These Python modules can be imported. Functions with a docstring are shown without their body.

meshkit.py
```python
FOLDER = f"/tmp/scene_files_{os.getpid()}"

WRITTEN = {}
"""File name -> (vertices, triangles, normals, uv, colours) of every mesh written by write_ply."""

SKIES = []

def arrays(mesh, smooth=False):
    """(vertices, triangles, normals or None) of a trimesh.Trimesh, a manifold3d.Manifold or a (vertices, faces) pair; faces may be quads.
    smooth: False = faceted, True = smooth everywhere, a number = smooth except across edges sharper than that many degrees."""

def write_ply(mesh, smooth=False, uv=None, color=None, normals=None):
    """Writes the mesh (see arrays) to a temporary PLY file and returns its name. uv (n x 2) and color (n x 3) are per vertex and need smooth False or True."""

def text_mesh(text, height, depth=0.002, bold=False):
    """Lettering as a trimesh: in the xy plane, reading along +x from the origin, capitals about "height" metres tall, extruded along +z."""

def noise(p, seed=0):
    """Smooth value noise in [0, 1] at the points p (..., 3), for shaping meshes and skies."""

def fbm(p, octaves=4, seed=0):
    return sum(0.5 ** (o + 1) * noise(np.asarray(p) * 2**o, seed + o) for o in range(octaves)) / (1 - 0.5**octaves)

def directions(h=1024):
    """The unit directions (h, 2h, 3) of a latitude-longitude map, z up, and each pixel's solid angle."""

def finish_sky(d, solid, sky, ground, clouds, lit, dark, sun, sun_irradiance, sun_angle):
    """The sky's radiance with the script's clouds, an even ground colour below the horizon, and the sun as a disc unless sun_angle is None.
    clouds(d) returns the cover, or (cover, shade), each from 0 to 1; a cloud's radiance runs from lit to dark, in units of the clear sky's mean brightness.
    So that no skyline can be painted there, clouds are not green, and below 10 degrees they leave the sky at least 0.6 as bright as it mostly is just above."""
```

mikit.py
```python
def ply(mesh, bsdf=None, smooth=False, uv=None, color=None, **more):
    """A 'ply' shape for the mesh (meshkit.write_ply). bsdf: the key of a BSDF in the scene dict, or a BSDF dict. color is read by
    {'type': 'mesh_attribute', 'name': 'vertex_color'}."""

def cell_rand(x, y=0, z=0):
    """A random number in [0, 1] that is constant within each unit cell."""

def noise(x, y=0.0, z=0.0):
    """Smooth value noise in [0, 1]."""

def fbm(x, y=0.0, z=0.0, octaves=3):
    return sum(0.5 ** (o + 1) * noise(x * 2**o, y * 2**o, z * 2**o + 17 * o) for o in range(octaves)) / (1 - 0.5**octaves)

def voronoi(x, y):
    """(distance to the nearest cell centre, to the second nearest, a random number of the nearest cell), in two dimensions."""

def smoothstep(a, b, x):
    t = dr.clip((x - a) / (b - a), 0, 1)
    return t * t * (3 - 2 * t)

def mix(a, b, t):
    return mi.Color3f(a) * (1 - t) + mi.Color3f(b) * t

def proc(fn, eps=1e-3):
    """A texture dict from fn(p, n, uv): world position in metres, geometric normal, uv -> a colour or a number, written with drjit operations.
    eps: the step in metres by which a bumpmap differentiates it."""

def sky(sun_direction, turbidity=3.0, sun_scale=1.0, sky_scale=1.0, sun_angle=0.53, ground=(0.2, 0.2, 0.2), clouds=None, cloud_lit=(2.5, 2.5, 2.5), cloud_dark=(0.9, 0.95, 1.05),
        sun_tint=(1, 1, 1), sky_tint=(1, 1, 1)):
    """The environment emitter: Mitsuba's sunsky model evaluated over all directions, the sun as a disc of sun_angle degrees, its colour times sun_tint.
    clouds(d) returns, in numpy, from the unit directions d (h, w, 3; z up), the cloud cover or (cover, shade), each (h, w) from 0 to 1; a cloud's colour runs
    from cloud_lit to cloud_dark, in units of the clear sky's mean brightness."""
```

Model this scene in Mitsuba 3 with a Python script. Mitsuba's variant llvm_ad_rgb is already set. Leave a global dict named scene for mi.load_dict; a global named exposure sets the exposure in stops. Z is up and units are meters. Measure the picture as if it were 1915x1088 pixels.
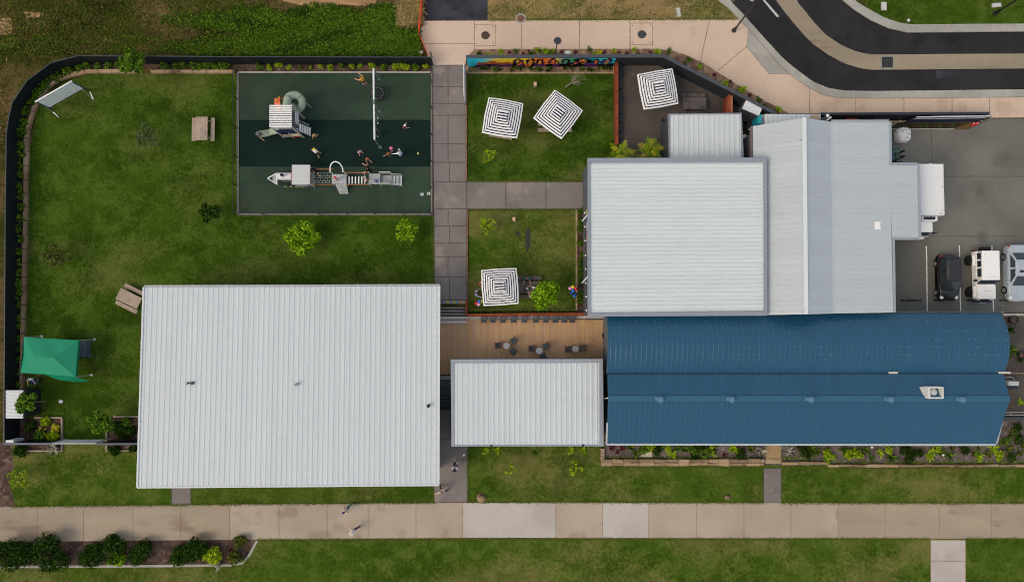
import math, numpy as np, trimesh, shapely, drjit as dr, mitsuba as mi, mikit
from shapely.geometry import Polygon, LineString, box as sbox
from manifold3d import Manifold, OpType
from mikit import noise, fbm, voronoi, cell_rand, smoothstep, mix
T = mi.ScalarTransform4f
scene, labels = {}, {}

# ------------------------------------------------------------------ camera, sky, exposure
CAM_H, FOCAL, TILT = 58.0, 1276.0, math.radians(2.0)      # a drone 58 m up, looking almost straight down
ORIGIN = np.array([0, 0, CAM_H])
FWD = np.array([0, math.sin(TILT), -math.cos(TILT)])
UP = np.array([0, math.cos(TILT), math.sin(TILT)])
scene['camera'] = {'type': 'perspective', 'fov': math.degrees(2 * math.atan(957.5 / FOCAL)), 'fov_axis': 'x',
                   'to_world': T().look_at(origin=ORIGIN.tolist(), target=(ORIGIN + FWD).tolist(), up=UP.tolist()),
                   'near_clip': 0.5, 'far_clip': 2000.0}
scene['sky'] = mikit.sky([-0.62, -0.30, 0.72], turbidity=3, sun_scale=0.22, sun_angle=32, ground=(0.12, 0.13, 0.09),
                         clouds=lambda d: 1.0, cloud_lit=(0.93, 1.0, 1.12))
exposure = 2.62

# ------------------------------------------------------------------ helpers
S = 22.0                                                   # survey scale: plan units (1/22 m) per metre


def G(px, py, z=0.0):
    """Plan reading (px, py) of the survey photograph -> the world point at height z."""
    d = np.array([(px - 957.5) / FOCAL, 0, 0]) + UP * (544 - py) / FOCAL + FWD
    return ORIGIN + d * (z - CAM_H) / d[2]


def XY(pts, z=0.0):
    return [tuple(G(x, y, z)[:2]) for x, y in pts]


def lin(r, g, b, k=0.9):
    return [min(0.85, ((c / 255 / 12.92) if c <= 10 else ((c / 255 + 0.055) / 1.055) ** 2.4) / k) for c in (r, g, b)]


def key_of(name, parent=None):
    base = (parent + '__' if parent else '') + name
    k, n = base, 0
    while k in scene or k in labels or k in USED:
        n += 1
        k = f'{base}_{n:03d}'
    USED.add(k)
    return k


USED = set()


def thing(name, label, cat, group=None):
    k = key_of(name)
    labels[k] = {'label': label, 'category': cat}
    if group:
        labels[k]['group'] = group
    return k


class MB:
    """Collects vertices, faces and colours of one mesh."""
    def __init__(s):
        s.v, s.f, s.c, s.n = [], [], [], 0

    def add(s, v, f, c=None):
        v, f = np.asarray(v, float), np.asarray(f, int)
        if f.ndim == 2 and f.shape[1] == 4:
            f = np.vstack([f[:, [0, 1, 2]], f[:, [0, 2, 3]]])
        s.v.append(v); s.f.append(f + s.n); s.n += len(v)
        s.c.append(np.tile(c if c is not None else (1, 1, 1), (len(v), 1)) if np.ndim(c) < 2 else np.asarray(c))
        return s

    def mesh(s, m, c=None):
        return s.add(m.vertices, m.faces, c)

    def box(s, c, size, rz=0.0, col=None, rot=None):
        v = np.array([[x, y, z] for x in (-.5, .5) for y in (-.5, .5) for z in (-.5, .5)]) * size
        if rot is not None:
            v = v @ np.asarray(rot).T
        if rz:
            a = math.radians(rz); v = v @ np.array([[math.cos(a), math.sin(a), 0], [-math.sin(a), math.cos(a), 0], [0, 0, 1]])
        return s.add(v + np.asarray(c), [[0, 1, 3], [0, 3, 2], [4, 6, 7], [4, 7, 5], [0, 4, 5], [0, 5, 1], [2, 3, 7], [2, 7, 6], [0, 2, 6], [0, 6, 4], [1, 5, 7], [1, 7, 3]], col)

    def bar(s, a, b, w, h=None, col=None):
        """A square bar from a to b, w wide and h high."""
        a, b = np.asarray(a, float), np.asarray(b, float)
        d = b - a; L = np.linalg.norm(d); d = d / L
        u = np.cross([0, 0, 1], d) if abs(d[2]) < .95 else np.cross([0, 1, 0], d)
        u /= np.linalg.norm(u); t = np.cross(d, u)
        return s.box((a + b) / 2, (L, w, h or w), rot=np.stack([d, u, t], 1), col=col)

    def tube(s, a, b, r0, r1=None, n=8, col=None, cap=True):
        return s.path([a, b], [r0, r0 if r1 is None else r1], n, col, cap)

    def path(s, pts, r, n=8, col=None, cap=True, closed=False):
        pts = np.asarray(pts, float); m = len(pts)
        r = np.full(m, r) if np.ndim(r) == 0 else np.asarray(r)
        ang = np.arange(n) * 2 * math.pi / n
        rings, u = [], None
        for i in range(m):
            d = (pts[(i + 1) % m] - pts[i - 1]) if closed else pts[min(i + 1, m - 1)] - pts[max(i - 1, 0)]
            d = d / (np.linalg.norm(d) + 1e-9)
            if u is None:
                u = np.cross(d, [0, 0, 1] if abs(d[2]) < .9 else [1, 0, 0])
            u = u - d * (u @ d); u /= np.linalg.norm(u); w = np.cross(d, u)
            rings.append(pts[i] + r[i] * (np.cos(ang)[:, None] * u + np.sin(ang)[:, None] * w))
        v = np.vstack(rings); f = []
        for i in range(m if closed else m - 1):
            for j in range(n):
                a, b = i * n + j, i * n + (j + 1) % n
                c, e = (i + 1) % m * n + j, (i + 1) % m * n + (j + 1) % n
                f += [[a, b, e], [a, e, c]]
        if cap and not closed:
            for base, k in ((0, -1), ((m - 1) * n, 1)):
                for j in range(1, n - 1):
                    f.append([base, base + j, base + j + 1][::k])
        return s.add(v, f, col)

    def prism(s, poly, z0, z1, col=None):
        p = poly if isinstance(poly, (Polygon, shapely.geometry.MultiPolygon)) else Polygon(poly)
        if not p.is_valid:
            p = p.buffer(0)
        for q in getattr(p, 'geoms', [p]):
            if q.area > 1e-7:
                m = trimesh.creation.extrude_polygon(q, z1 - z0)
                s.add(m.vertices + [0, 0, z0], m.faces, col)
        return s

    def sheet(s, poly, z, col=None):
        p = poly if isinstance(poly, (Polygon, shapely.geometry.MultiPolygon)) else Polygon(poly)
        if not p.is_valid:
            p = p.buffer(0)
        for q in getattr(p, 'geoms', [p]):
            if q.area > 1e-7:
                v, f = trimesh.creation.triangulate_polygon(q)
                f = np.asarray(f)
                cr = np.cross(v[f[:, 1]] - v[f[:, 0]], v[f[:, 2]] - v[f[:, 0]])
                f[cr < 0] = f[cr < 0][:, ::-1]
                s.add(np.c_[v, np.full(len(v), z)], f, col)
        return s

    def lathe(s, prof, c=(0, 0, 0), n=16, col=None):
        """prof: (radius, z) from bottom to top about the vertical through c."""
        prof = np.asarray(prof, float); ang = np.arange(n) * 2 * math.pi / n
        v = np.vstack([np.c_[r * np.cos(ang), r * np.sin(ang), np.full(n, z)] for r, z in prof]) + np.asarray(c)
        f = [[i * n + j, i * n + (j + 1) % n, (i + 1) * n + (j + 1) % n, (i + 1) * n + j] for i in range(len(prof) - 1) for j in range(n)]
        return s.add(v, f, col)

    def ball(s, c, r, sub=2, col=None, jit=0, rng=None):
        m = trimesh.creation.icosphere(subdivisions=sub)
        v = m.vertices * (1 if not jit else 1 + jit * rng.standard_normal((len(m.vertices), 1)))
        return s.add(v * r + np.asarray(c), m.faces, col)

    def done(s):
        return np.vstack(s.v), np.vstack(s.f)

    def cols(s):
        return np.vstack(s.c)

    def shift(s, loc, rz=0.0, k=1.0):
        a = math.radians(rz); R = np.array([[math.cos(a), -math.sin(a), 0], [math.sin(a), math.cos(a), 0], [0, 0, 1]])
        s.v = [v * k @ R.T + np.asarray(loc) for v in s.v]
        return s


def obj(name, mb, mat, parent=None, smooth=False, colored=False, to_world=None, **lab):
    """ONE entry of the scene; lab: label, category, group, kind."""
    k = key_of(name, parent)
    d = mb if isinstance(mb, dict) else dict(mikit.ply(mb.done() if isinstance(mb, MB) else mb, mat, smooth, color=mb.cols() if colored else None))
    if to_world is not None:
        d = {**d, 'to_world': to_world}
    scene[k] = d
    if lab:
        labels[k] = lab
    return k


def struct(name, mb, mat, **kw):
    return obj(name, mb, mat, kind='structure', **kw)


def place(p, rz=0.0, k=1.0):
    return T().translate([float(x) for x in p]).rotate([0, 0, 1], float(rz)).scale(k)


ORDS = 'first second third fourth fifth sixth seventh eighth ninth tenth eleventh twelfth thirteenth fourteenth fifteenth sixteenth seventeenth eighteenth nineteenth'.split()


def nth(i):
    """0 -> first."""
    n = i + 1
    if n < 20:
        return ORDS[i]
    t = ['twenty', 'thirty', 'forty', 'fifty', 'sixty', 'seventy'][n // 10 - 2]
    return {20: 'twentieth', 30: 'thirtieth', 40: 'fortieth', 50: 'fiftieth', 60: 'sixtieth', 70: 'seventieth'}[n] if n % 10 == 0 else t + '-' + ORDS[n % 10 - 1]


# ------------------------------------------------------------------ materials
def mat(name, rgb, rough=0.6, metal=0.0, spec=0.4, coat=0.0, two=True):
    b = {'type': 'principled', 'base_color': rgb if isinstance(rgb, dict) else {'type': 'rgb', 'value': [float(x) for x in rgb]}, 'roughness': rough, 'metallic': metal, 'specular': spec}
    if coat:
        b['clearcoat'] = coat
    scene[name] = {'type': 'twosided', 'b': b} if two else b
    return name


def dif(name, rgb):
    scene[name] = {'type': 'twosided', 'b': {'type': 'diffuse', 'reflectance': rgb if isinstance(rgb, dict) else {'type': 'rgb', 'value': [float(x) for x in rgb]}}}
    return name


def grass_fn(dark, mid, light, yellow, amount, seed):
    dark, mid, light, yellow = (mi.Color3f(lin(*c)) for c in (dark, mid, light, yellow))

    def fn(p, n, uv):
        x, y = p.x + seed * 37.1, p.y - seed * 11.7
        wx = fbm(x * 0.5, y * 0.5, 2.0) * 1.6
        a = fbm(x * 0.42 + wx, y * 0.50, octaves=5)
        b = fbm(x * 0.95 + 9 - wx, y * 1.15, 3.0, octaves=4)
        c = noise(x * 6.0, y * 6.0) * 0.5 + noise(x * 17.0, y * 17.0) * 0.5
        q = mix(dark, mid, smoothstep(0.24, 0.70, a * 0.8 + c * 0.2))
        q = mix(q, light, smoothstep(0.36, 0.78, b * 0.7 + c * 0.3) * 0.8)
        e = fbm(x * 0.21 + 40, y * 0.33 + 12, 7.0, octaves=5)
        return mix(q, yellow, smoothstep(0.50 - amount, 0.80 - amount, e * 0.8 + c * 0.2) * (0.25 + 0.75 * b)) * (0.84 + 0.32 * c)
    return mikit.proc(fn)


def speck(base, alt, scale=1.0, fine=0.18, stain=None, amount=0.5, stretch=(1.0, 1.0)):
    base, alt = mi.Color3f(lin(*base)), mi.Color3f(lin(*alt))
    st = mi.Color3f(lin(*stain)) if stain else None

    def fn(p, n, uv):
        x, y = p.x * scale, p.y * scale
        q = mix(base, alt, smoothstep(0.25, 0.75, fbm(x * 0.6 * stretch[0], y * 0.6 * stretch[1], p.z * 0.6, octaves=4)))
        if st is not None:
            q = mix(q, st, smoothstep(0.62, 0.8, fbm(x * 0.9 * stretch[0] + 31, y * 0.9 * stretch[1] + 7, 5.0, octaves=4)) * amount)
        g = noise(x * 9, y * 9, p.z * 9) * 0.5 + noise(x * 29, y * 29, p.z * 29) * 0.5
        return q * (1 - fine + 2 * fine * g)
    return mikit.proc(fn)


dif('lawn_grass', grass_fn((42, 62, 14), (54, 76, 19), (72, 94, 33), (92, 96, 48), 0.04, 1))
dif('bright_grass', grass_fn((50, 70, 17), (64, 84, 25), (84, 101, 40), (112, 106, 62), 0.06, 2))
dif('dry_grass', grass_fn((66, 74, 34), (98, 98, 52), (128, 114, 72), (150, 124, 88), 0.16, 3))
dif('scrub_ground', grass_fn((40, 42, 18), (56, 60, 22), (72, 72, 34), (110, 90, 62), 0.10, 4))
dif('footpath_concrete', speck((200, 178, 160), (191, 169, 152), 0.5, 0.05, (168, 144, 120), 0.5))
dif('promenade_concrete', speck((164, 150, 132), (150, 138, 122), 0.6, 0.06, (124, 108, 92), 0.6, (0.5, 1.6)))  # outer slab tone, lens edge darkening mixed into its colour
dif('promenade_pale', speck((184, 177, 171), (172, 164, 158), 0.6, 0.05, (150, 138, 128), 0.5))
dif('promenade_tan', speck((174, 161, 146), (163, 150, 135), 0.6, 0.06, (134, 116, 98), 0.5))
dif('kerb_concrete', speck((166, 164, 158), (152, 150, 144), 0.8, 0.08, (128, 122, 112), 0.4))
dif('median_concrete', speck((150, 138, 120), (138, 128, 112), 0.5, 0.07, (112, 90, 64), 0.9, (0.35, 2.2)))
dif('yard_concrete', speck((115, 114, 109), (101, 100, 96), 0.5, 0.07, (80, 76, 68), 0.45))
dif('path_concrete', speck((127, 120, 118), (116, 110, 108), 0.9, 0.08, (146, 136, 130), 0.7))
dif('court_concrete', speck((88, 82, 78), (78, 73, 70), 0.8, 0.08, (98, 92, 86), 0.6))
dif('asphalt', speck((52, 51, 53), (45, 45, 47), 0.7, 0.12, (38, 38, 40), 0.7))
dif('old_asphalt', speck((66, 66, 74), (54, 54, 60), 1.6, 0.14, (34, 34, 38), 0.9))
dif('rubber_green', speck((57, 73, 61), (50, 64, 54), 0.7, 0.09, (64, 72, 56), 0.6))
dif('rubber_dark', speck((28, 44, 40), (25, 39, 36), 0.5, 0.09, (34, 46, 42), 0.5))
dif('mulch', speck((96, 78, 70), (66, 54, 48), 4.0, 0.4, (126, 106, 94), 0.8))
dif('soil', speck((60, 55, 46), (46, 44, 36), 2.0, 0.3, (64, 74, 34), 0.7))
dif('bark_mulch', speck((146, 120, 100), (104, 84, 70), 4.0, 0.4, (170, 146, 124), 0.8))
dif('grey_mulch', speck((116, 104, 102), (86, 77, 74), 4.0, 0.36, (134, 122, 120), 0.8))
dif('sandstone', speck((172, 150, 124), (150, 126, 100), 1.4, 0.14, (112, 86, 66), 0.8))
dif('dark_sandstone', speck((146, 126, 104), (126, 106, 86), 1.4, 0.14, (96, 74, 58), 0.8))
dif('weathered_timber', speck((172, 154, 140), (150, 136, 124), 2.0, 0.14, (122, 106, 94), 0.6))
dif('grey_timber', speck((104, 98, 96), (84, 78, 76), 2.0, 0.14, (70, 64, 60), 0.6))
dif('rust_steel', speck((150, 82, 58), (126, 66, 48), 1.2, 0.12, (100, 52, 40), 0.7))
dif('leaf', {'type': 'mesh_attribute', 'name': 'vertex_color'})
mat('tinted', {'type': 'mesh_attribute', 'name': 'vertex_color'}, 0.5)


def roof_fn(base, ew):
    base = mi.Color3f(lin(*base))

    def fn(p, n, uv):
        a, b = (p.y, p.x) if ew else (p.x, p.y)
        s = noise(a * 2.6, b * 0.05) * 0.5 + noise(a * 9.0, b * 0.22) * 0.3 + fbm(p.x * 0.5, p.y * 0.5) * 0.2
        return base * (0.93 + 0.13 * s)
    return mikit.proc(fn)


mat('white_roof', roof_fn((190, 197, 201), False), 0.45, 0, 0.3)
mat('white_roof_ew', roof_fn((198, 205, 207), True), 0.45, 0, 0.3)
mat('pale_roof', roof_fn((172, 180, 185), True), 0.45, 0, 0.3)
mat('blue_roof', roof_fn((30, 77, 106), False), 0.34, 0, 0.5)
P = {}


def paint(hexa, rough=0.55, metal=0.0, coat=0.0, spec=0.4):
    """A plain paint, plastic or cloth by its sRGB hex tone; one BSDF per tone."""
    k = f'paint_{hexa}_{int(rough*100)}_{int(metal*10)}_{int(coat*10)}'
    if k not in scene:
        mat(k, lin(*(int(hexa[i:i + 2], 16) for i in (0, 2, 4)), k=0.92), rough, metal, spec, coat)
    return k


WHITE, BLACK, CHAR, STEEL = 'dcdedf', '16171a', '2c3036', 'a9adb2'
GLASS = paint('26323a', 0.06, 0, 0.6, 0.6)

# ------------------------------------------------------------------ ground, lawns, roads
from itertools import cycle
m = MB().sheet(sbox(-320, -320, 320, 320), 0.0)
struct('ground', m, 'scrub_ground')


def sheet(name, px, z, m, **kw):
    return struct(name, MB().sheet(XY(px), z), m, **kw)


FENCE_TOP = [(806, 107.4), (640, 107), (480, 106.5), (400, 106.3), (273.5, 105.5), (145.6, 104.8), (95, 118), (50.7, 151), (23, 192), (16.5, 220), (12, 250), (10, 400), (9, 560), (8, 700), (7.5, 829)]
sheet('lawn', [(62, 250), (70, 205), (88, 180), (120, 155), (170, 138), (441, 137), (443, 404), (809, 404), (812, 600), (262, 600), (262, 779), (262, 828), (36, 828), (36, 400)], .012, 'lawn_grass')
sheet('lawn', [(873, 138), (1149, 138), (1149, 300), (1098, 300), (1095, 340), (873, 340)], .012, 'lawn_grass')
sheet('lawn', [(874, 392), (1078, 392), (1080, 582), (874, 582)], .012, 'bright_grass')
sheet('lawn', [(18, 826), (330, 826), (812, 826), (812, 939), (300, 944), (18, 948)], .012, 'bright_grass')
sheet('lawn', [(875, 826), (1430, 826), (2200, 826), (2200, 939), (1600, 940), (875, 938)], .012, 'bright_grass')
sheet('lawn', [(-300, 1013), (500, 1008), (1738, 1006.5), (1806, 1006.5), (2200, 1006), (2200, 1300), (-300, 1300)], .012, 'bright_grass')
sheet('verge', [(912, -120), (1335, -120), (1340, 0), (1363, 17.6), (1381, 37), (912, 39)], .012, 'dry_grass')
sheet('verge', [(1617, 14), (1652, 34), (1682, 44), (1702, 47.5), (1915, 45.6), (2200, 44), (2200, -120), (1621, -120)], .012, 'lawn_grass')
sheet('asphalt_driveway', [(794, 40), (794, -120), (912, -120), (912, 39)], .015, 'old_asphalt')

KO = [(1335, -120), (1340, 0), (1363.5, 17.6), (1381, 37), (1399, 56), (1416, 73.5), (1437, 98), (1457.6, 123.5), (1487, 148.5), (1513.5, 166), (1537.6, 178), (1567, 184), (1637, 184.6), (1915, 182), (2250, 180)]
KI = [(1356, -120), (1362, 0), (1390, 29), (1422, 65), (1444, 89), (1463.5, 110), (1482, 126), (1502, 141), (1520, 154), (1549, 166), (1579, 170.6), (1637.6, 171.5), (1915, 168), (2250, 165)]
MB_ = [(1440, -120), (1450, 0), (1469, 25), (1487, 47), (1505, 67.6), (1522, 84), (1549, 103), (1579, 119), (1608, 128), (1632, 131), (1915, 128.5), (2250, 126)]
MT = [(1472, -120), (1487, 0), (1505, 20.6), (1522, 42), (1543.5, 64.7), (1573, 85), (1602, 97), (1626, 102.4), (1915, 100.6), (2250, 99)]
UI = [(1560, -120), (1573, 0), (1596.5, 19), (1626, 38), (1661, 54), (1696.5, 62), (1915, 60), (2250, 57)]
UO = [(1580, -120), (1593.5, 0), (1617, 14.7), (1652, 34), (1682, 44), (1702, 47), (1915, 45.6), (2250, 43)]
sheet('road', KI + MB_[::-1], .006, 'asphalt')
sheet('road', MT + UI[::-1], .006, 'asphalt')


def strip_pieces(parent, name, a, b, n, z0, z1, m, gap=0.02):
    """Cast pieces of a band between the two plan lines a and b, n of them, joints between them."""
    A, B = LineString(XY(a)), LineString(XY(b))
    for i in range(n):
        t = np.linspace(i / n, (i + 1) / n, 4)
        pts = [A.interpolate(x, normalized=True).coords[0] for x in t] + [B.interpolate(x, normalized=True).coords[0] for x in t[::-1]]
        obj(name, MB().prism(Polygon(pts).buffer(-gap / 2, join_style=2), z0, z1), m, parent)


for nm, a, b, n, z1 in (('kerb', KO, KI, 24, .12), ('kerb', UO, UI, 18, .12), ('spoon_drain', MB_, MT, 16, .012)):
    k = key_of(nm); labels[k] = {'kind': 'structure'}
    scene[k] = dict(mikit.ply(MB().prism(XY(a) + XY(b[::-1]), -.2, z1 - .006).done(), 'kerb_concrete' if nm == 'kerb' else 'median_concrete'))
    strip_pieces(k, 'slab', a, b, n, z1 - .03, z1, 'kerb_concrete' if nm == 'kerb' else 'median_concrete')
sheet('road_marking', [(1425.5, 0), (1429, -1), (1457, 31), (1453, 33)], .011, paint('b9b9b6'))
sheet('road_marking', [(1397, -3), (1402, -4), (1410, 3), (1405, 3)], .011, paint('b9b9b6'))


def slabs(name, cells, m, z=.03, base=None, gap=.06, parent_label=None):
    """A paved surface: a base sheet and one slab per plan polygon (mat may be given per cell)."""
    k = key_of(name); labels[k] = {'kind': 'structure'}
    polys = [(Polygon(XY(c if not isinstance(c, tuple) else c[0])), m if not isinstance(c, tuple) else c[1]) for c in cells]
    u = shapely.union_all([p.buffer(.02, join_style=2) for p, _ in polys])
    scene[k] = dict(mikit.ply(MB().prism(u, -.1, z - .015).done(), base or 'grey_mulch'))
    for p, mm in polys:
        obj('slab', MB().prism(p.buffer(-gap / 2, join_style=2), -.05, z), mm, k)
    return k


def R4(x0, y0, x1, y1):
    return [(x0, y0), (x1, y0), (x1, y1), (x0, y1)]


# the beige footpath along the street
fp = Polygon(XY([(790, 40)] + [(1381, 37.5)] + KO[4:13] + [(1700, 184.2), (1915, 182.4), (2250, 180.5), (2250, 219), (1915, 220), (1850, 220.5), (1850, 212.5), (1475, 212.5), (1434, 191), (1375, 157), (1316, 119), (1281, 103), (1258, 95.6), (1222, 92), (887, 93), (873, 108), (870, 122), (803, 122), (799, 104), (785, 65)]))
cuts = [[(887, 30), (887, 93)], [(975, 30), (975, 93)], [(1178, 30), (1178, 93)], [(1327, 37), (1309, 118)], [(1396, 88), (1344, 131)], [(1514, 166), (1514, 214)], [(1600, 183), (1600, 214)], [(1690, 183), (1690, 214)], [(1780, 182), (1780, 214)], [(1850, 181), (1850, 222)], [(1940, 181), (1940, 222)], [(2060, 181), (2060, 222)], [(780, 82), (888, 82)], [(1084, 30), (1084, 93)]]
ramp = Polygon(XY([(1399, 56), (1396, 88), (1437, 139), (1476, 139.5)] + KO[7:3:-1]))
pits = [R4(886.5, 47, 927, 87), R4(1178, 43.5, 1220.5, 85)]
k = key_of('footpath'); labels[k] = {'kind': 'structure'}
scene[k] = dict(mikit.ply(MB().prism(fp, -.1, .022).done(), 'dark_sandstone'))
rest = fp.difference(ramp.buffer(.01))
for q in pits:
    rest = rest.difference(Polygon(XY(q)))
rest = rest.difference(shapely.union_all([LineString(XY(c)).buffer(.03) for c in cuts]))
for q in rest.geoms:
    if q.area > .05:
        obj('slab', MB().prism(q, -.05, .04), 'footpath_concrete', k)
obj('kerb_ramp', MB().prism(ramp.buffer(-.02), -.05, .046), 'kerb_concrete', k, label='pale grey concrete kerb ramp panel')
for q, c in zip(pits, ('47382f', '3b3b3d')):
    pk = thing('utility_pit', 'square concrete pit with round brown cover in the beige footpath' if c == '47382f' else 'square concrete pit with round charcoal cover in the beige footpath', 'utility pit')
    p = Polygon(XY(q)).buffer(-.05, join_style=2)
    obj('surround', MB().prism(p, -.04, .042), 'footpath_concrete', pk)
    cx, cy = np.mean(q, 0); cx += 1; cy += 1 if c != '47382f' else 0
    g = G(cx, cy)
    obj('cover', MB().lathe([(0, .04), (.34, .04), (.36, .055), (.34, .06), (0, .06)], g, 20), paint(c), pk)
    obj('lifting_tab', MB().box(g + [.36, 0, .05], (.14, .1, .03)), paint(c), pk)
    for x, y in ((q[0][0] + 5, q[0][1] + 5), (q[1][0] - 5, q[1][1] + 5), (q[2][0] - 5, q[2][1] - 5), (q[3][0] + 5, q[3][1] - 5)):
        obj('lifting_eye', MB().lathe([(0, .042), (.05, .042), (.05, .048), (0, .048)], G(x, y), 8), paint('6b6258'), pk)
g = G(974, 35.5)
pk = thing('manhole_cover', 'round rust brown cover with pale concrete ring at the edge of the dry verge', 'manhole cover')
obj('ring', MB().lathe([(.3, .03), (.3, .05), (.43, .05), (.47, .02)], g, 24), 'kerb_concrete', pk)
obj('cover', MB().lathe([(0, .03), (.3, .03), (.3, .056), (0, .056)], g, 24), paint('6d4a3c'), pk)

# the paved path between the lawns
rows = [122.5, 163, 194, 216, 269, 304, 340, 391, 423, 455, 480, 518, 561]
cells = []
for i in range(len(rows) - 1):
    y0, y1 = rows[i], rows[i + 1]
    x0, x1 = 809 + (y0 - 122) * .009, 872 + (y0 - 122) * .004
    xm = 838 + (3 if i % 3 == 2 else 0)
    if i in (2, 6, 9):
        cells.append(R4(x0, y0, x1, y1))
    else:
        cells += [R4(x0, y0, xm, y1), R4(xm, y0, x1, y1)]
cells += [R4(873, 340, 946, 391), R4(946, 340, 1021, 391), R4(1021, 340, 1096, 391)]
slabs('paved_path', cells, 'path_concrete', base='court_concrete', gap=.06)
slabs('front_path', [[(812, 820), (875, 820), (875, 938), (812, 939)], R4(812, 765, 843, 820)], 'path_concrete', base='court_concrete')
slabs('side_path', [[(321, 905), (357, 905), (357, 943), (321, 943.4)]], 'path_concrete', base='court_concrete')
slabs('side_path', [[(1428, 875), (1460.5, 875), (1460.5, 939.5), (1428, 939.5)]], 'path_concrete', base='court_concrete')


def top_y(x):
    return np.interp(x, [-300, 0, 500, 1000, 1915, 2250], [949, 947, 941.5, 938.5, 940.5, 941])


def bot_y(x):
    return np.interp(x, [-300, 0, 500, 870, 1915, 2250], [1015, 1013, 1008, 1005, 1006.5, 1007])


xs = [-300, -180, -60, 70, 157, 249, 338, 430, 522, 612, 690, 778, 865, 1039, 1127, 1213, 1303, 1391, 1479, 1567, 1655, 1757, 1853, 1945, 2080, 2250]
mats = {12: 'promenade_pale', 14: 'promenade_pale', 13: 'promenade_tan', 9: 'promenade_tan', 10: 'promenade_tan', 11: 'promenade_tan', 8: 'promenade_tan', 7: 'promenade_tan'}  # slab tones vary, and outer slabs carry painted lens falloff in their colour
slabs('promenade', [([(a, top_y(a)), (b, top_y(b)), (b, bot_y(b)), (a, bot_y(a))], mats.get(i, 'promenade_tan' if 14 < i < 19 else 'promenade_concrete')) for i, (a, b) in enumerate(zip(xs[:-1], xs[1:]))], 'promenade_concrete', base='dark_sandstone', gap=.04)
slabs('cross_path', [R4(1740, 1009, 1805.5, 1048), R4(1740, 1048, 1805.5, 1090), R4(1740, 1090, 1805.5, 1180)], 'promenade_pale', base='dark_sandstone')

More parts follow.
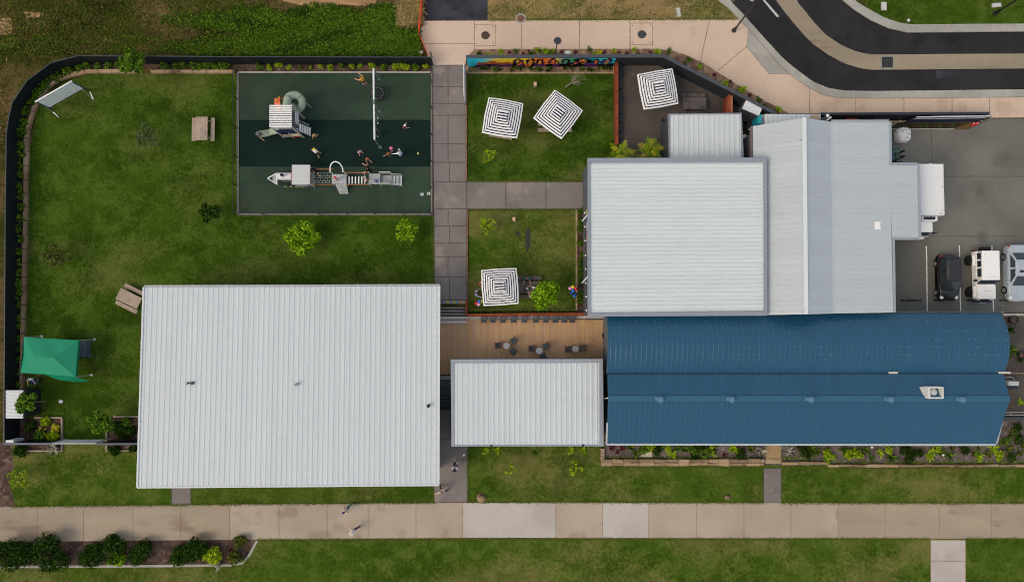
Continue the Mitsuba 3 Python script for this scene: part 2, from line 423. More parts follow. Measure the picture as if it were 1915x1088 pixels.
# the parking yard
slabs('parking_yard', [R4(1500, 242, 1742, 330), [(1742, 242), (1810, 242), (1850, 222), (1942, 222), (1942, 330), (1742, 330)], R4(1942, 222, 2250, 330), R4(1500, 330, 1742, 442), R4(1742, 330, 1942, 442), R4(1942, 330, 2250, 442),
                       R4(1500, 442, 1733, 584), R4(1733, 442, 1942, 584), R4(1942, 442, 2250, 584)], 'yard_concrete', base='court_concrete', gap=.05)
for xa, xb, y0, y1 in ((1670, 1672.5, 460, 582), (1732, 1733.7, 460, 582), (1793.6, 1796, 459, 582), (1854.5, 1857.5, 459, 582), (1917, 1920, 459, 582)):
    sheet('parking_line', [(xa - 1.1, y0), (xa + 1.1, y0), (xb + 1.1, y1), (xb - 1.1, y1)], .035, paint('cfd0cc'))
for px, lb in ((1703, 'in the empty bay'), (1764, 'under the black hatchback'), (1826, 'under the white four-wheel drive'), (1887, 'under the silver sedan')):
    wk = thing('wheel_stop', f'low black rubber wheel stop {lb}', 'wheel stop')
    g = G(px, 561.5)
    obj('block', MB().prism(Polygon([(g[0] - .85, g[1] - .075), (g[0] + .85, g[1] - .075), (g[0] + .85, g[1] + .075), (g[0] - .85, g[1] + .075)]), .03, .13), paint('1b1b1c'), wk)
    for s in (-1, 1):
        obj('reflector', MB().box(g + [s * .55, 0, .133], (.2, .1, .01)), paint('4a4836'), wk)

# playground floor
k = struct('playground_floor', MB().prism(XY(R4(444, 121, 809, 403)), -.1, .01), 'kerb_concrete')
for y0, y1, m in ((137.5, 224.5, 'rubber_green'), (224.5, 312, 'rubber_dark'), (312, 399.5, 'rubber_green')):
    obj('rubber_band', MB().prism(XY([(447, y0), (806, y0), (806.3, y1), (447, y1)]), 0, .03 if m == 'rubber_green' else .028), m, k)
obj('edging', MB().prism(Polygon(XY(R4(443.5, 134, 809, 403))).difference(Polygon(XY(R4(447, 137.5, 806, 399.5)))), -.05, .06), 'kerb_concrete', k)
sheet('mulch_bed', R4(444, 121, 808, 134), .03, 'mulch')
sheet('mulch_bed', [(436, 129)] + [(x, y) for x, y in ((400, 129), (273, 129), (165, 130), (112, 150), (75, 182), (55, 210), (48, 240), (42, 400), (40, 560), (39, 730))] + [(14, 730), (14, 250), (24, 192), (52, 151), (95, 118), (146, 105), (440, 106), (443, 137)], .03, 'mulch')
sheet('mulch_bed', R4(873, 119, 1150, 138), .03, 'bark_mulch')
sheet('mulch_bed', R4(1079, 392, 1100, 592), .03, 'mulch')
sheet('mulch_bed', [(887, 93), (1222, 92), (1258, 95.6), (1281, 103), (1316, 119), (1375, 157), (1434, 191), (1475, 212.5), (1440, 212), (1360, 175), (1241, 112), (873, 112), (873, 108)], .03, 'bark_mulch')
sheet('mulch_bed', [(1130, 826), (2200, 826), (2200, 872), (1130, 868)], .034, 'grey_mulch')
sheet('mulch_bed', [(1872, 785), (2200, 785), (2200, 826), (1860, 826)], .034, 'grey_mulch')
sheet('mulch_bed', [(-200, 1014), (0, 1012), (480, 1008.5), (478, 1014), (462, 1040), (450, 1053), (430, 1056), (0, 1060), (-200, 1062)], .034, 'mulch')
sheet('mulch_bed', R4(32, 780, 118, 842), .034, 'mulch')
sheet('mulch_bed', R4(201, 779, 266, 842), .034, 'mulch')
sheet('soil_strip', [(1640, 231), (1813, 230), (1783, 241), (1640, 241)], .034, 'soil')
sheet('courtyard', [(1157, 112), (1240, 112), (1368, 180), (1440, 216), (1440, 320), (1097, 320), (1097, 300), (1157, 298)], .04, 'court_concrete')
sheet('service_yard', R4(1876, 588, 2200, 786), .03, 'court_concrete')
dif('dry_earth', speck((176, 138, 104), (138, 112, 80), 1.2, 0.2, (96, 92, 50), 0.9))
sheet('bare_earth', [(520, -60), (700, -60), (704, 6), (680, 12), (640, 9), (600, 15), (560, 10), (528, 2)], .012, 'dry_earth')
sheet('bare_earth', [(-60, 36), (20, 34), (24, 50), (20, 66), (-60, 68)], .012, 'dry_earth')
sheet('bare_earth', [(44, 22), (76, 24), (74, 34), (50, 34)], .012, 'dry_earth')
sheet('road_patch', [(1750, 133), (1782, 132.6), (1782, 146), (1751, 146.5)], .010, 'old_asphalt')
sheet('bare_earth', [(-200, 826), (22, 826), (26, 880), (18, 905), (30, 948), (-200, 950)], .016, 'mulch')
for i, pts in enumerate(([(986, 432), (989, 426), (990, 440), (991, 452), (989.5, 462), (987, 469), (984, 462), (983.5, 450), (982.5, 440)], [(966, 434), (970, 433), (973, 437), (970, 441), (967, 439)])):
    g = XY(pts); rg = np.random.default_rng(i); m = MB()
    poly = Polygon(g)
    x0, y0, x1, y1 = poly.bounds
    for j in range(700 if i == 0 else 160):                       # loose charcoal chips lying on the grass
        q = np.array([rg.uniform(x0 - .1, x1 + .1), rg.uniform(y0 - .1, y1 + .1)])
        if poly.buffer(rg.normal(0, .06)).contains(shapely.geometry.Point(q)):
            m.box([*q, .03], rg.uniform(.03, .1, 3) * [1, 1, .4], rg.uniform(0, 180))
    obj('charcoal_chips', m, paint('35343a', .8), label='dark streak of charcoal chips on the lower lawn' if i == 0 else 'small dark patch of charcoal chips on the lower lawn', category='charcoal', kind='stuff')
import shapely.ops
# ------------------------------------------------------------------ buildings
def ribbed(parent, Pf, length, sheet_w, pitch, h, m, nu=1, name='sheet', wob=None):
    """Roof sheets side by side: Pf(s, u) is the surface, s in 0..1 across (length metres), u along the ribs."""
    n = max(1, round(length / sheet_w))
    us = np.linspace(0, 1, nu + 1)
    for i in range(n):
        a, b = i * length / n, (i + 1) * length / n
        k = max(1, round((b - a) / pitch)); prof = [(a + .004, 0)]
        for j in range(k):
            c = a + (j + .5) * (b - a) / k
            prof += [(c - pitch * .21, 0), (c - pitch * .06, h), (c + pitch * .06, h), (c + pitch * .21, 0)]
        prof.append((b + .004, 0)); prof = np.array(prof); w = len(prof); V = []
        for u in us:
            p = np.array([Pf(s / length, u) for s, _ in prof])
            d = Pf((a + b) / 2 / length, min(1, u + .01)) - Pf((a + b) / 2 / length, max(0, u - .01))
            c = Pf(min(1, b / length), u) - Pf(max(0, a / length), u)
            nrm = np.cross(c, d); nrm /= np.linalg.norm(nrm); nrm *= np.sign(nrm[2])
            V.append(p + nrm * prof[:, 1:2])
        F = [[r * w + j, r * w + j + 1, (r + 1) * w + j + 1, (r + 1) * w + j] for r in range(nu) for j in range(w - 1)]
        F = np.array(F); F = np.vstack([F[:, [0, 1, 2]], F[:, [0, 2, 3]]]); V = np.vstack(V)
        t = V[F]
        if np.cross(t[:, 1] - t[:, 0], t[:, 2] - t[:, 0])[:, 2].sum() < 0:
            F = F[:, ::-1]
        obj(name, MB().add(V, F), m, parent)


def bil(A, B, C, D):
    """Corner points A, B (across) and D, C (the far end)."""
    return lambda s, u: (A * (1 - s) + B * s) * (1 - u) + (D * (1 - s) + C * s) * u


def slab3(pts, t):
    """A solid plate under the 3D polygon (fan), t thick downwards."""
    p = np.array(pts); n = len(p)
    v = np.vstack([p, p - [0, 0, t]])
    f = [[0, i, i + 1] for i in range(1, n - 1)] + [[n, n + i + 1, n + i] for i in range(1, n - 1)]
    for i in range(n):
        j = (i + 1) % n
        f += [[i, n + i, n + j], [i, n + j, j]]
    return MB().add(v, f)


def inset(poly, d):
    return poly.buffer(-d, join_style=2)


# the large hall
k = thing('hall_building', 'large hall with a broad white ribbed metal roof left of the wooden deck', 'building')
zn, zs = 4.0, 4.4
A, B, C, D = G(269, 537, zn), G(822, 535, zn), G(820.5, 906, zs), G(257, 910.5, zs)
plan = Polygon([A[:2], B[:2], C[:2], D[:2]])
obj('wall', MB().prism(inset(plan, .35), 0, 3.75), paint('80848a'), k)
r = obj('roof', slab3([A - [0, 0, .04], D - [0, 0, .04], C - [0, 0, .04], B - [0, 0, .04]], .2), paint('8d9298'), k)
ribbed(r, bil(A + [.06, 0, 0], B - [.06, 0, 0], C - [.06, 0, 0], D + [.06, 0, 0]), np.linalg.norm(B - A) - .12, .8, .4, .034, 'white_roof')
for a, b in ((A, D), (B, C)):
    obj('barge_capping', MB().bar(a + [0, 0, .03], b + [0, 0, .03], .12, .1), paint('c9cdd0'), k)
obj('gutter', MB().bar(A + [0, .09, -.06], B + [0, .09, -.06], .15, .12), paint('9aa0a6'), k)
for i in range(9):
    obj('gutter_bracket', MB().box(A * (1 - (i + .5) / 9) + B * ((i + .5) / 9) + [0, .1, .01], (.03, .18, .02)), paint('d8dadc'), k)
obj('fascia', MB().bar(D + [0, -.03, -.02], C + [0, -.03, -.02], .1, .16), paint('c6cacd'), k)
for px, py, lb in ((556, 718, 'small grey vent pipe'), (802, 758, 'black ringed vent pipe')):
    g = G(px, py, 4.25)
    obj('vent_pipe', MB().lathe([(.13, -.05), (.13, .02), (.09, .05), (.09, .3), (.13, .3), (.13, .34), (.05, .34), (.05, .26), (0, .26)], g, 12), paint('26282b' if px == 802 else '8b9096'), k, label=lb)
g = G(356, 716, 4.2)
obj('vent_bracket', MB().tube(g + [-.2, 0, .1], g + [.25, 0, .12], .05).tube(g + [-.2, .12, 0], g + [-.2, -.12, .2], .03).lathe([(.12, -.05), (.12, .22), (0, .24)], g + [.2, 0, 0], 12), paint('3f444a'), k, label='dark horizontal pipe fitting')
for px in (425, 676):
    obj('rainwater_head', MB().box(G(px, 533, 3.9), (.32, .2, .16)), paint('1a1d2a'), k)
for x in range(5):
    f = .12 + .19 * x
    w = A * (1 - f) + B * f
    obj('window', MB().box([w[0], w[1] - .35, 1.7], (1.8, .08, 1.1)), GLASS, k)

# the white ribbed annex by the deck
k = thing('annex_building', 'small flat annex with white ribbed roof and grey gutter surround below the wooden deck', 'building')
z = 3.7
out = Polygon(XY([(843, 672), (1127.5, 671), (1129, 834), (844, 834.5)], z)); inn = Polygon(XY([(849, 678.5), (1121, 677.5), (1121.5, 831.5), (849, 832)], z))
obj('wall', MB().prism(inset(out, .12), 0, z - .3), paint('6f757c'), k)
obj('parapet', MB().prism(out.difference(inn), z - .35, z + .02), paint('8f959f'), k)
r = obj('roof', MB().prism(inset(inn, -.01), z - .25, z - .08), paint('9ca1a8'), k)
A, B, C, D = (G(x, y, z - .05) for x, y in ((849.5, 679), (1120.5, 678), (1121, 831), (849.5, 831.5)))
ribbed(r, bil(A, B, C, D), np.linalg.norm(B - A), .8, .4, .034, 'white_roof')
for px, py in ((1090, 832.5), (919, 833)):
    obj('rainwater_head', MB().box(G(px, py, z) + [0, 0, .02], (.16, .14, .08)), paint('23262c'), k)
obj('bracket', MB().tube(G(1129, 744.5, z - .3), G(1138, 744.5, z), .04).tube(G(1136, 741.5, z), G(1139, 748, z), .03), paint('c8c3bb'), k)

# the main building, ribs east-west
k = thing('main_building', 'main building with square white roof ribbed across and grey parapet, above the curved blue roof', 'building')
z = 5.1
out = Polygon(XY([(1099.5, 296), (1434, 295), (1434.5, 590), (1101, 592)], z)); inn = Polygon(XY([(1103, 304.5), (1427.5, 303.5), (1428.5, 581.5), (1104.5, 585)], z))
obj('wall', MB().prism(inset(out, .1), 0, z - .4), paint('4a4f57'), k)
obj('parapet', MB().prism(out.difference(inn), z - .45, z + .05), paint('868d98'), k)
r = obj('roof', MB().prism(inset(inn, -.01), z - .3, z - .12), paint('9ca1a8'), k)
A, B, C, D = (G(x, y, z - .08) for x, y in ((1103.5, 305), (1104.5, 584.5), (1428, 581), (1427, 304)))
ribbed(r, bil(A, B, C, D), np.linalg.norm(B - A), .64, .32, .055, 'white_roof_ew')
for py in (398.5, 514):
    obj('strut', MB().bar(G(1102, py, 4.2), G(1088.5, py + 15, 3.0), .12, .06), paint('b9bdc0'), k)
obj('side_gutter', MB().bar(G(1100, 400, 4.5), G(1101, 590, 4.5), .14), paint('aeb4bb'), k)
obj('base_strip', MB().prism(XY(R4(1093.5, 392, 1101, 590)), 0, .12), paint('2f343c'), k)

# the small kitchen wing
k = thing('kitchen_wing', 'small wing with white ribbed roof beside the dark courtyard', 'building')
z = 3.4
out = Polygon(XY([(1250, 213), (1387, 211.5), (1391, 300), (1252, 300)], z)); inn = Polygon(XY([(1252.5, 214.5), (1385.5, 213.5), (1386.5, 303), (1253, 303)], z))
obj('wall', MB().prism(inset(out, .06), 0, z - .3), paint('3a3e45'), k)
obj('parapet', MB().prism(out.difference(inn), z - .3, z + .02), paint('7d838d'), k)
r = obj('roof', MB().prism(inset(inn, -.01), z - .2, z - .08), paint('9ca1a8'), k)
A, B, C, D = (G(x, y, z - .05) for x, y in ((1253, 215), (1385.5, 214), (1386.5, 303), (1253.5, 303)))
ribbed(r, bil(A, B, C, D), np.linalg.norm(B - A), .8, .4, .034, 'white_roof')
for py in (224, 285):
    obj('wall_lamp', MB().box(G(1240, py, 2.2), (.18, .25, .3)), paint('1d1f22'), k)

# the gabled cold-store building with the folded roof
k = thing('gabled_building', 'pale grey folded metal roof with a raised ridge beside the parking yard', 'building')
W0, W1 = G(1408, 236, 4.0), G(1411, 589, 4.0)
R0, R1 = G(1503.5, 220.5, 6.2), G(1507, 587.5, 6.2)
V0, V1 = G(1554.5, 228, 4.9), G(1558.5, 586, 4.9)
E0, E1, E2, E3 = G(1662, 228, 4.7), G(1662.5, 309, 4.7), G(1715, 309, 4.55), G(1717.5, 444, 4.55)
E4, E5 = G(1668, 444, 4.7), G(1670, 584, 4.7)
foot = Polygon([p[:2] for p in (W0, R0, V0, E0, E1, E2, E3, E4, E5, V1, R1, W1)]).buffer(0)
obj('wall', MB().prism(inset(foot, .25), 0, 3.7), paint('7c8085'), k)
obj('gable_wall', slab3([W0 - [0, .3, .3], W0 + [0, -.3, -1], V0 + [0, -.3, -1.3], V0 + [0, -.3, -.3], R0 - [0, .3, .3]], .05), paint('7c8085'), k)
r = obj('roof', slab3([W0, W1, R1, R0], .12), paint('8d9298'), k)
obj('roof_slope', slab3([R0, R1, V1, V0], .12), paint('8d9298'), k)
obj('roof_slope', slab3([V0, V1, E5, E0], .12), paint('8d9298'), k)
obj('roof_slope', slab3([E1, E4, E3, E2], .12), paint('8d9298'), k)
up = np.array([0, 0, .03])
for a, b, c, d, m in ((W0, W1, R1, R0, 'pale_roof'), (R0, R1, V1, V0, 'pale_roof'), (V0, V1, E5, E0, 'pale_roof'), (E1, E4, E3, E2, 'pale_roof')):
    ribbed(r, bil(a + up, b + up, c + up, d + up), np.linalg.norm(b - a), .8, .4, .007, m)
obj('ridge_capping', MB().bar(R0 + [0, 0, .06], R1 + [0, 0, .06], .3, .05), paint('cfd6d6'), k)
obj('valley_flashing', MB().bar(V0 + [0, 0, .045], V1 + [0, 0, .045], .16, .03), paint('a7b1b7'), k)
for a, b, o in ((E0, E1, (.1, 0, 0)), (E1, E2, (0, .1, 0)), (E2, E3, (.1, 0, 0)), (E3, E4, (0, -.1, 0)), (E4, E5, (.1, 0, 0)), (E0, V0, (0, .06, 0))):
    obj('gutter', MB().bar(a + o, b + o, .18, .14), paint('8e98a2'), k)
for q in (.35, .7):
    obj('gutter_bracket', MB().box(E1 * (1 - q) + E2 * q + [0, .05, .05], (.06, .16, .03)), paint('4b5057'), k)
obj('skylight', MB().box((G(1641, 422, 4.8)), (.42, .6, .1)), paint('e8ecf0', .2), k, label='small pale skylight panel')
obj('west_gutter', MB().bar(W0 + [-.1, 0, -.1], W1 + [-.1, 0, -.1], .14, .12), paint('6a5a58'), k)
obj('ridge_clip', MB().bar(G(1495, 262, 6.05), G(1507, 262, 6.27), .04), paint('6f777c'), k)

# the curved and the gabled blue roofs
k = thing('vaulted_building', 'long building with curved blue corrugated barrel roof', 'building')
N0, N1, S0, S1 = G(1136, 586, 4.1), G(1871, 586, 4.1), G(1136, 697, 4.35), G(1876, 697, 4.35)
f0 = bil(N0, N1, S1, S0)


def vault(s, u):
    return f0(s, u) + [0, 0, 0.8 * 4 * u * (1 - u)]


prof = [(u, f0(0, u)[2] + 0.8 * 4 * u * (1 - u)) for u in np.linspace(0, 1, 13)]
va = np.array([vault(0, u) for u in np.linspace(0, 1, 13)]); vb = np.array([vault(1, u) for u in np.linspace(0, 1, 13)])
v = np.vstack([va + [.15, 0, -.08], vb + [-.15, 0, -.08], va * [1, 1, 0] + [.15, 0, 0], vb * [1, 1, 0] - [.15, 0, 0]])
f = []
for i in range(12):
    f += [[i, i + 1, 14 + i], [i, 14 + i, 13 + i], [26 + i, 27 + i, i + 1], [26 + i, i + 1, i], [39 + i, 13 + i, 14 + i], [39 + i, 14 + i, 40 + i]]
f += [[26, 0, 13], [26, 13, 39], [38, 25, 12], [38, 51, 25]]
obj('wall', MB().add(v, f), paint('565c62'), k)
r = obj('roof', MB().path(va + [-.02, 0, -.04], .07, 6), paint('2b5068'), k)
obj('barge_roll', MB().path(vb + [.02, 0, -.04], .07, 6), paint('2b5068'), k)
ribbed(r, vault, np.linalg.norm(N1 - N0), .8, .4, .016, 'blue_roof', nu=14)
rg = np.random.default_rng(5)
m = MB()
for py, x0, dens in ((600, 1150, .5), (618, 1740, .8), (634, 1720, .9), (648.5, 1305, 1), (662, 1305, .9), (682, 1790, .3)):
    u = (py - 586) / 111
    for px in np.arange(x0, 1868, 18.1):
        for dx in (0, 5.2):
            if rg.random() < dens * .8:
                m.ball(vault(min(1, (px + dx - 1136) / 737), u) + [0, 0, .03], .022, 1)
obj('roof_screw', m, paint('b9c2c8', .3), k, kind='stuff')
obj('eave_flashing', MB().bar(N0 + [0, .1, -.02], N1 + [0, .1, -.02], .14), paint('3a4752'), k)

k = thing('gabled_blue_building', 'long building with low gabled blue metal roof and ridge vents', 'building')
a0, a1, b0, b1, c0, c1 = G(1136, 699.5, 4.4), G(1876, 699, 4.4), G(1137.5, 745, 5.15), G(1888, 745, 5.15), G(1134.5, 829, 3.7), G(1862, 829.5, 3.7)
e0, e1 = (b0 * .47 + c0 * .53), G(1872, 790, 4.3)
ins = np.array([.3, 0, 0])
obj('wall', MB().prism(Polygon([(a0 + ins)[:2], (a1 - ins * 2)[:2], (c1 - ins * 2 + [0, .4, 0])[:2], (c0 + ins + [0, .4, 0])[:2]]), 0, 3.6), paint('5d6368'), k)
obj('gable_wall', slab3([a1 + [-.5, .1, -.12], b1 + [-.7, 0, -.12], c1 + [-.4, .4, -.2]], .9), paint('5d6368'), k)
obj('gable_wall', slab3([a0 + [.3, .1, -.12], c0 + [.3, .4, -.2], b0 + [.3, 0, -.12]], .9), paint('5d6368'), k)
r = obj('roof', slab3([a0, b0, b1, a1], .1), paint('2b5068'), k)
obj('roof_slope', slab3([b0, c0, c1, b1], .1), paint('2b5068'), k)
ribbed(r, bil(a0 + up, a1 + up, b1 + up, b0 + up), np.linalg.norm(a1 - a0), .8, .4, .016, 'blue_roof')
ribbed(r, bil(b0 + up, b1 + up, c1 + up, c0 + up), np.linalg.norm(a1 - a0), .8, .4, .016, 'blue_roof')
obj('ridge_capping', MB().bar(b0 + [0, .1, .03], b1 + [0, .1, .03], .24, .03).bar(b0 + [0, -.11, .025], b1 + [0, -.11, .025], .22, .03), paint('2d5a76', .35), k)
obj('box_gutter', MB().bar((a0 + S0) / 2 - [0, 0, .1], (a1 + S1) / 2 - [0, 0, .1], .2, .1), paint('26313a'), k)
obj('gutter', MB().bar(c0 + [0, -.07, -.03], c1 + [0, -.07, -.03], .16, .14), paint('aab0b6'), k)
obj('barge_flashing', MB().bar(e1 + [.05, 0, 0], c1 + [.05, 0, 0], .12, .1), paint('9aa3ab'), k)
obj('barge_flashing', MB().bar(e0 + [-.02, 0, .02], c0 + [-.02, 0, .02], .12, .1), paint('a9adb1'), k)
for px, w in ((1878, .9), (1670, .7)):
    obj('rainwater_head', MB().box(G(px, 696.5, 4.4), (w, .16, .12)), paint('b9b4ad'), k)
for i, px in enumerate((1233, 1366, 1513, 1661.5, 1795)):
    g = b0 + (b1 - b0) * ((px - 1137) / 750.5) + [0, -.04, .02]
    vk = obj('ridge_vent', MB().lathe([(.2, -.05), (.2, .1), (.13, .12), (.13, .25), (.24, .27), (.26, .33), (.2, .42), (0, .46)], g, 14), paint('4f7892', .35), k)
    obj('base_flashing', MB().box(g + [-.22, .02, .06], (.26, .3, .05)), paint('5c8099', .35), k)
g = G(1743, 733, 4.95)
vk = obj('exhaust_box', MB().prism(Polygon([(g[0] + x, g[1] + y) for x, y in ((-.62, -.45), (.62, -.45), (.62, .45), (-.62, .45))]).difference(Polygon([(g[0] + x, g[1] + y) for x, y in ((-.4, -.34), (.5, -.34), (.5, .34), (-.4, .34))])), g[2] - .35, g[2] + .45), paint('c8c8c4'), k, label='pale square exhaust fan box')
obj('fan_cowl', MB().lathe([(.3, 0), (.32, .15), (.22, .3), (0, .33)], g + [.05, 0, -.1], 14), paint('b5b8ba'), k)
obj('side_flashing', slab3([g + [-.62, -.45, .4], g + [-.62, .45, .4], g + [-.95, .4, -.2], g + [-.95, -.4, -.2]], .05), paint('b4b5b2'), k)
for px, y0, y1 in ((1655, 580, 582),):
    pass

# carport strip, turquoise cabinet, cabinet blocks between the gabled roof and the fence
k = thing('lean_to_shed', 'narrow lean-to with white ribbed roof behind the gabled roof', 'shed')
z = 2.7
A, B, C, D = G(1430, 213.7, z), G(1535, 213.7, z), G(1535, 240, z + .1), G(1430, 240, z + .1)
obj('wall', MB().prism(Polygon([A[:2], B[:2], C[:2], D[:2]]).buffer(-.1), 0, 2.5), paint('6d7278'), k)
r = obj('roof', slab3([A - up, D - up, C - up, B - up], .1), paint('9ca1a8'), k)
ribbed(r, bil(A, B, C, D), np.linalg.norm(B - A), .8, .4, .034, 'white_roof')
k = thing('cool_box', 'turquoise cabinet standing beside the white lean-to roof', 'cabinet')
obj('body', MB().prism(XY([(1418.5, 216), (1424.5, 213.5), (1424.5, 231), (1417, 231)], 1.7), 0.04, 1.7), paint('2aa8b8'), k)
obj('side_panel', MB().prism(XY([(1424.6, 214), (1430, 214), (1430, 231), (1424.6, 231)], 1.7), .04, 1.66), paint('8a9398'), k)
k = thing('timber_crate', 'plain tan wooden crate on the lean-to roof edge beside the floodlight', 'crate')
g = G(1524, 220, 2.9)
obj('body', MB().box(g, (.62, .34, .24)), paint('a58a72'), k)
obj('lid', MB().box(g + [0, 0, .14], (.64, .36, .03)), paint('b0957c'), k)

# the storage shed by the lower-left fence
k = thing('garden_shed', 'small shed with white ribbed roof against the left fence', 'shed')
A, B, C, D = G(11, 729.5, 2.2), G(11, 782, 2.2), G(43, 782, 2.2), G(43.5, 729.5, 2.2)
obj('wall', MB().prism(Polygon([p[:2] for p in (A, B, C, D)]).buffer(-.06), 0, 2.05), paint('22282f'), k)
r = obj('roof', slab3([p - up for p in (A, B, C, D)], .1), paint('83888f'), k)
ribbed(r, bil(A, B, C, D), np.linalg.norm(B - A), .6, .3, .04, paint('c4c8ca'))
obj('leanto_screen', MB().prism(XY(R4(60, 729, 66.5, 768), 0), 0, 1.0), paint('1d242a'), k)

# ------------------------------------------------------------------ deck and stairs
DZ = .5
k = struct('deck', MB().prism(XY(R4(815, 597, 1145, 700), DZ), 0, DZ - .014), paint('a08060'))
m = MB(); rg = np.random.default_rng(3)
y0, y1 = G(900, 700, DZ)[1], G(900, 597, DZ)[1]
x0, x1 = G(815, 640, DZ)[0], G(1145, 640, DZ)[0]
n = int((x1 - x0) / .138)
base = np.array(lin(180, 146, 114))
for i in range(n):
    cut = y0 + (y1 - y0) * (.25 + .5 * rg.random())
    for ya, yb in ((y0, cut - .006), (cut + .006, y1)):
        m.box([x0 + (i + .5) * .138, (ya + yb) / 2, DZ - .012], (.1365, yb - ya, .024), col=base * (.92 + .16 * rg.random()) * np.array([1, 1 + .05 * rg.standard_normal(), 1 + .07 * rg.standard_normal()]))
obj('board', m, 'leaf', k, colored=True, kind='stuff')
k = thing('deck_kerb', 'long pale concrete kerb along the top edge of the wooden deck', 'kerb')
obj('beam', MB().prism(XY([(822, 592), (1140, 590), (1140, 595.5), (822, 597)], DZ + .1), .3, DZ + .1), 'promenade_pale', k)
obj('rust_trim', MB().prism(XY([(822, 597.2), (873, 597.2), (873, 598.4), (822, 598.4)], DZ), .3, DZ + .03), 'rust_steel', k)
obj('dark_trim', MB().prism(XY([(1093, 596), (1140, 595.8), (1140, 598), (1093, 598.2)], DZ), .3, DZ + .04), paint('3b4149'), k)
k = thing('deck_step', 'pale concrete step on the deck beside the hall', 'step')
obj('tread', MB().prism(XY(R4(822, 598.6, 872, 605), DZ + .12), .3, DZ + .12), 'promenade_pale', k)
k = thing('entry_stairs', 'dark stair treads leading from the paved path up to the deck', 'stairs')
for i in range(3):
    z = .16 + .12 * i
    obj('tread', MB().prism(XY(R4(821, 574.5 + 6 * i, 870.5, 592), z), 0, z), paint('4a4348'), k)
    obj('nosing', MB().prism(XY(R4(821, 574.4 + 6 * i, 870.5, 576.1 + 6 * i), z), z + .002, z + .014), paint('9b8f8c'), k)
k = thing('mosaic_strip', 'row of blue and yellow mosaic tiles at the head of the entry stairs', 'tiles')
for i, c in enumerate(('746c70', '7f7f8c', 'a99458', '74899a', 'a99a58', '75839a', 'b08b5c', 'a99a8a')):
    obj('tile', MB().prism(XY(R4(822.5 + 6 * i, 561.7, 828.2 + 6 * i, 568)), .02, .045), paint(c), k)
k = thing('lower_stairs', 'dark stair flight in the gap between the hall and the annex', 'stairs')
obj('landing', MB().prism(XY(R4(815, 702, 850, 709.5), .5), 0, .5), 'kerb_concrete', k)
for i, (ya, yb, c, z) in enumerate(((709.5, 725, '4f565e', .42), (725, 739.5, '474d55', .34), (739.5, 746.5, '3f454c', .26), (746.5, 753, '3a4047', .2), (753, 759.5, '363b42', .13))):
    obj('tread', MB().prism(XY(R4(815, ya, 850, yb), z), 0, z), paint(c), k)
    obj('nosing', MB().prism(XY(R4(815, yb - 1.3, 850, yb), z), z + .002, z + .012), paint('23272d'), k)
k = thing('mat_strip', 'black door mat at the foot of the stairs beside the annex', 'mat')
obj('pile', MB().prism(XY(R4(822, 759.5, 842, 765.5)), .03, .05), paint('1c2026'), k)
obj('edge', MB().prism(Polygon(XY(R4(821.4, 759, 842.6, 766))).difference(Polygon(XY(R4(822, 759.5, 842, 765.5)))), .03, .055), paint('2a2e34'), k)

# ------------------------------------------------------------------ walls, edgings, fences
def bolts(parent, px, ys, z, r=.035):
    for y in ys:
        obj('bolt', MB().lathe([(r, 0), (r, .03), (0, .035)], G(px, y, z), 8), paint('3a2a26'), parent)


k = thing('steel_planter', 'rust coloured steel planter wall along the low hedge above the deck chairs', 'planter')
obj('front_wall', MB().prism(XY([(871, 586.5), (1097, 584.5), (1097, 590), (871, 592)], .75), 0, .75), 'rust_steel', k)
obj('side_wall', MB().prism(XY([(870.5, 562), (874, 562), (874, 586.4), (870.5, 586.4)], .75), 0, .75), 'rust_steel', k)
k = thing('steel_edging', 'thin rusty edging between the paved path and the lower lawn', 'edging')
obj('strip', MB().prism(XY(R4(873.2, 392, 874.8, 561.5), .15), 0, .15), paint('85583f'), k)
for y in (421, 444, 476.5, 505, 530, 550):
    obj('peg', MB().lathe([(.06, 0), (.06, .2), (0, .21)], G(874, y), 8), paint('4a2c24'), k)
k = thing('steel_edging', 'thin rusty edging between the paved path and the upper lawn', 'edging')
obj('strip', MB().prism(XY(R4(871.8, 123, 873.4, 338), .15), 0, .15), paint('85583f'), k)
for y in (138, 170, 197, 225, 248, 276, 310):
    obj('peg', MB().lathe([(.06, 0), (.06, .2), (0, .21)], G(872.6, y), 8), paint('4a2c24'), k)
k = thing('stone_edging', 'pale sandstone edging along the right side of the lower lawn', 'edging')
for i in range(6):
    obj('stone', MB().prism(Polygon(XY(R4(1076.3, 393 + 31.5 * i, 1079.8, 424 + 31.5 * i))).buffer(-.01), 0, .14), 'sandstone', k)
k = thing('stone_edging', 'pale stone edging below the lower lawn beside the low hedge', 'edging')
for i in range(4):
    obj('stone', MB().prism(Polygon(XY(R4(874 + 51 * i, 578, 924.5 + 51 * i, 580))).buffer(-.01), 0, .12), 'sandstone', k)
k = thing('stone_edging', 'pale timber edging under the mural bed', 'edging')
for i in range(5):
    obj('stone', MB().prism(Polygon(XY(R4(873.5 + 55 * i, 136, 928 + 55 * i, 138.8))).buffer(-.008), 0, .16), 'sandstone', k)
for px in (873.3, 1146.5):
    obj('return', MB().prism(XY(R4(px, 124, px + 2.4, 136), .1), 0, .16), 'sandstone', k)
k = thing('timber_beam_wall', 'long rust orange steel beam wall along the right side of the upper lawn', 'wall')
obj('beam', MB().prism(XY([(1150.5, 116), (1156.5, 116), (1156.5, 270), (1151.5, 270)], 1.0), 0, 1.0), 'rust_steel', k)
bolts(k, 1153.7, (138, 170.5, 191.5, 221, 251), 1.0, .07)
for y in (126, 160, 205, 240):
    obj('side_bolt', MB().box(G(1150, y, .6), (.06, .06, .06)), paint('2c2624'), k)
k = thing('timber_gate_wall', 'short rust orange screen wall at the right end of the courtyard', 'wall')
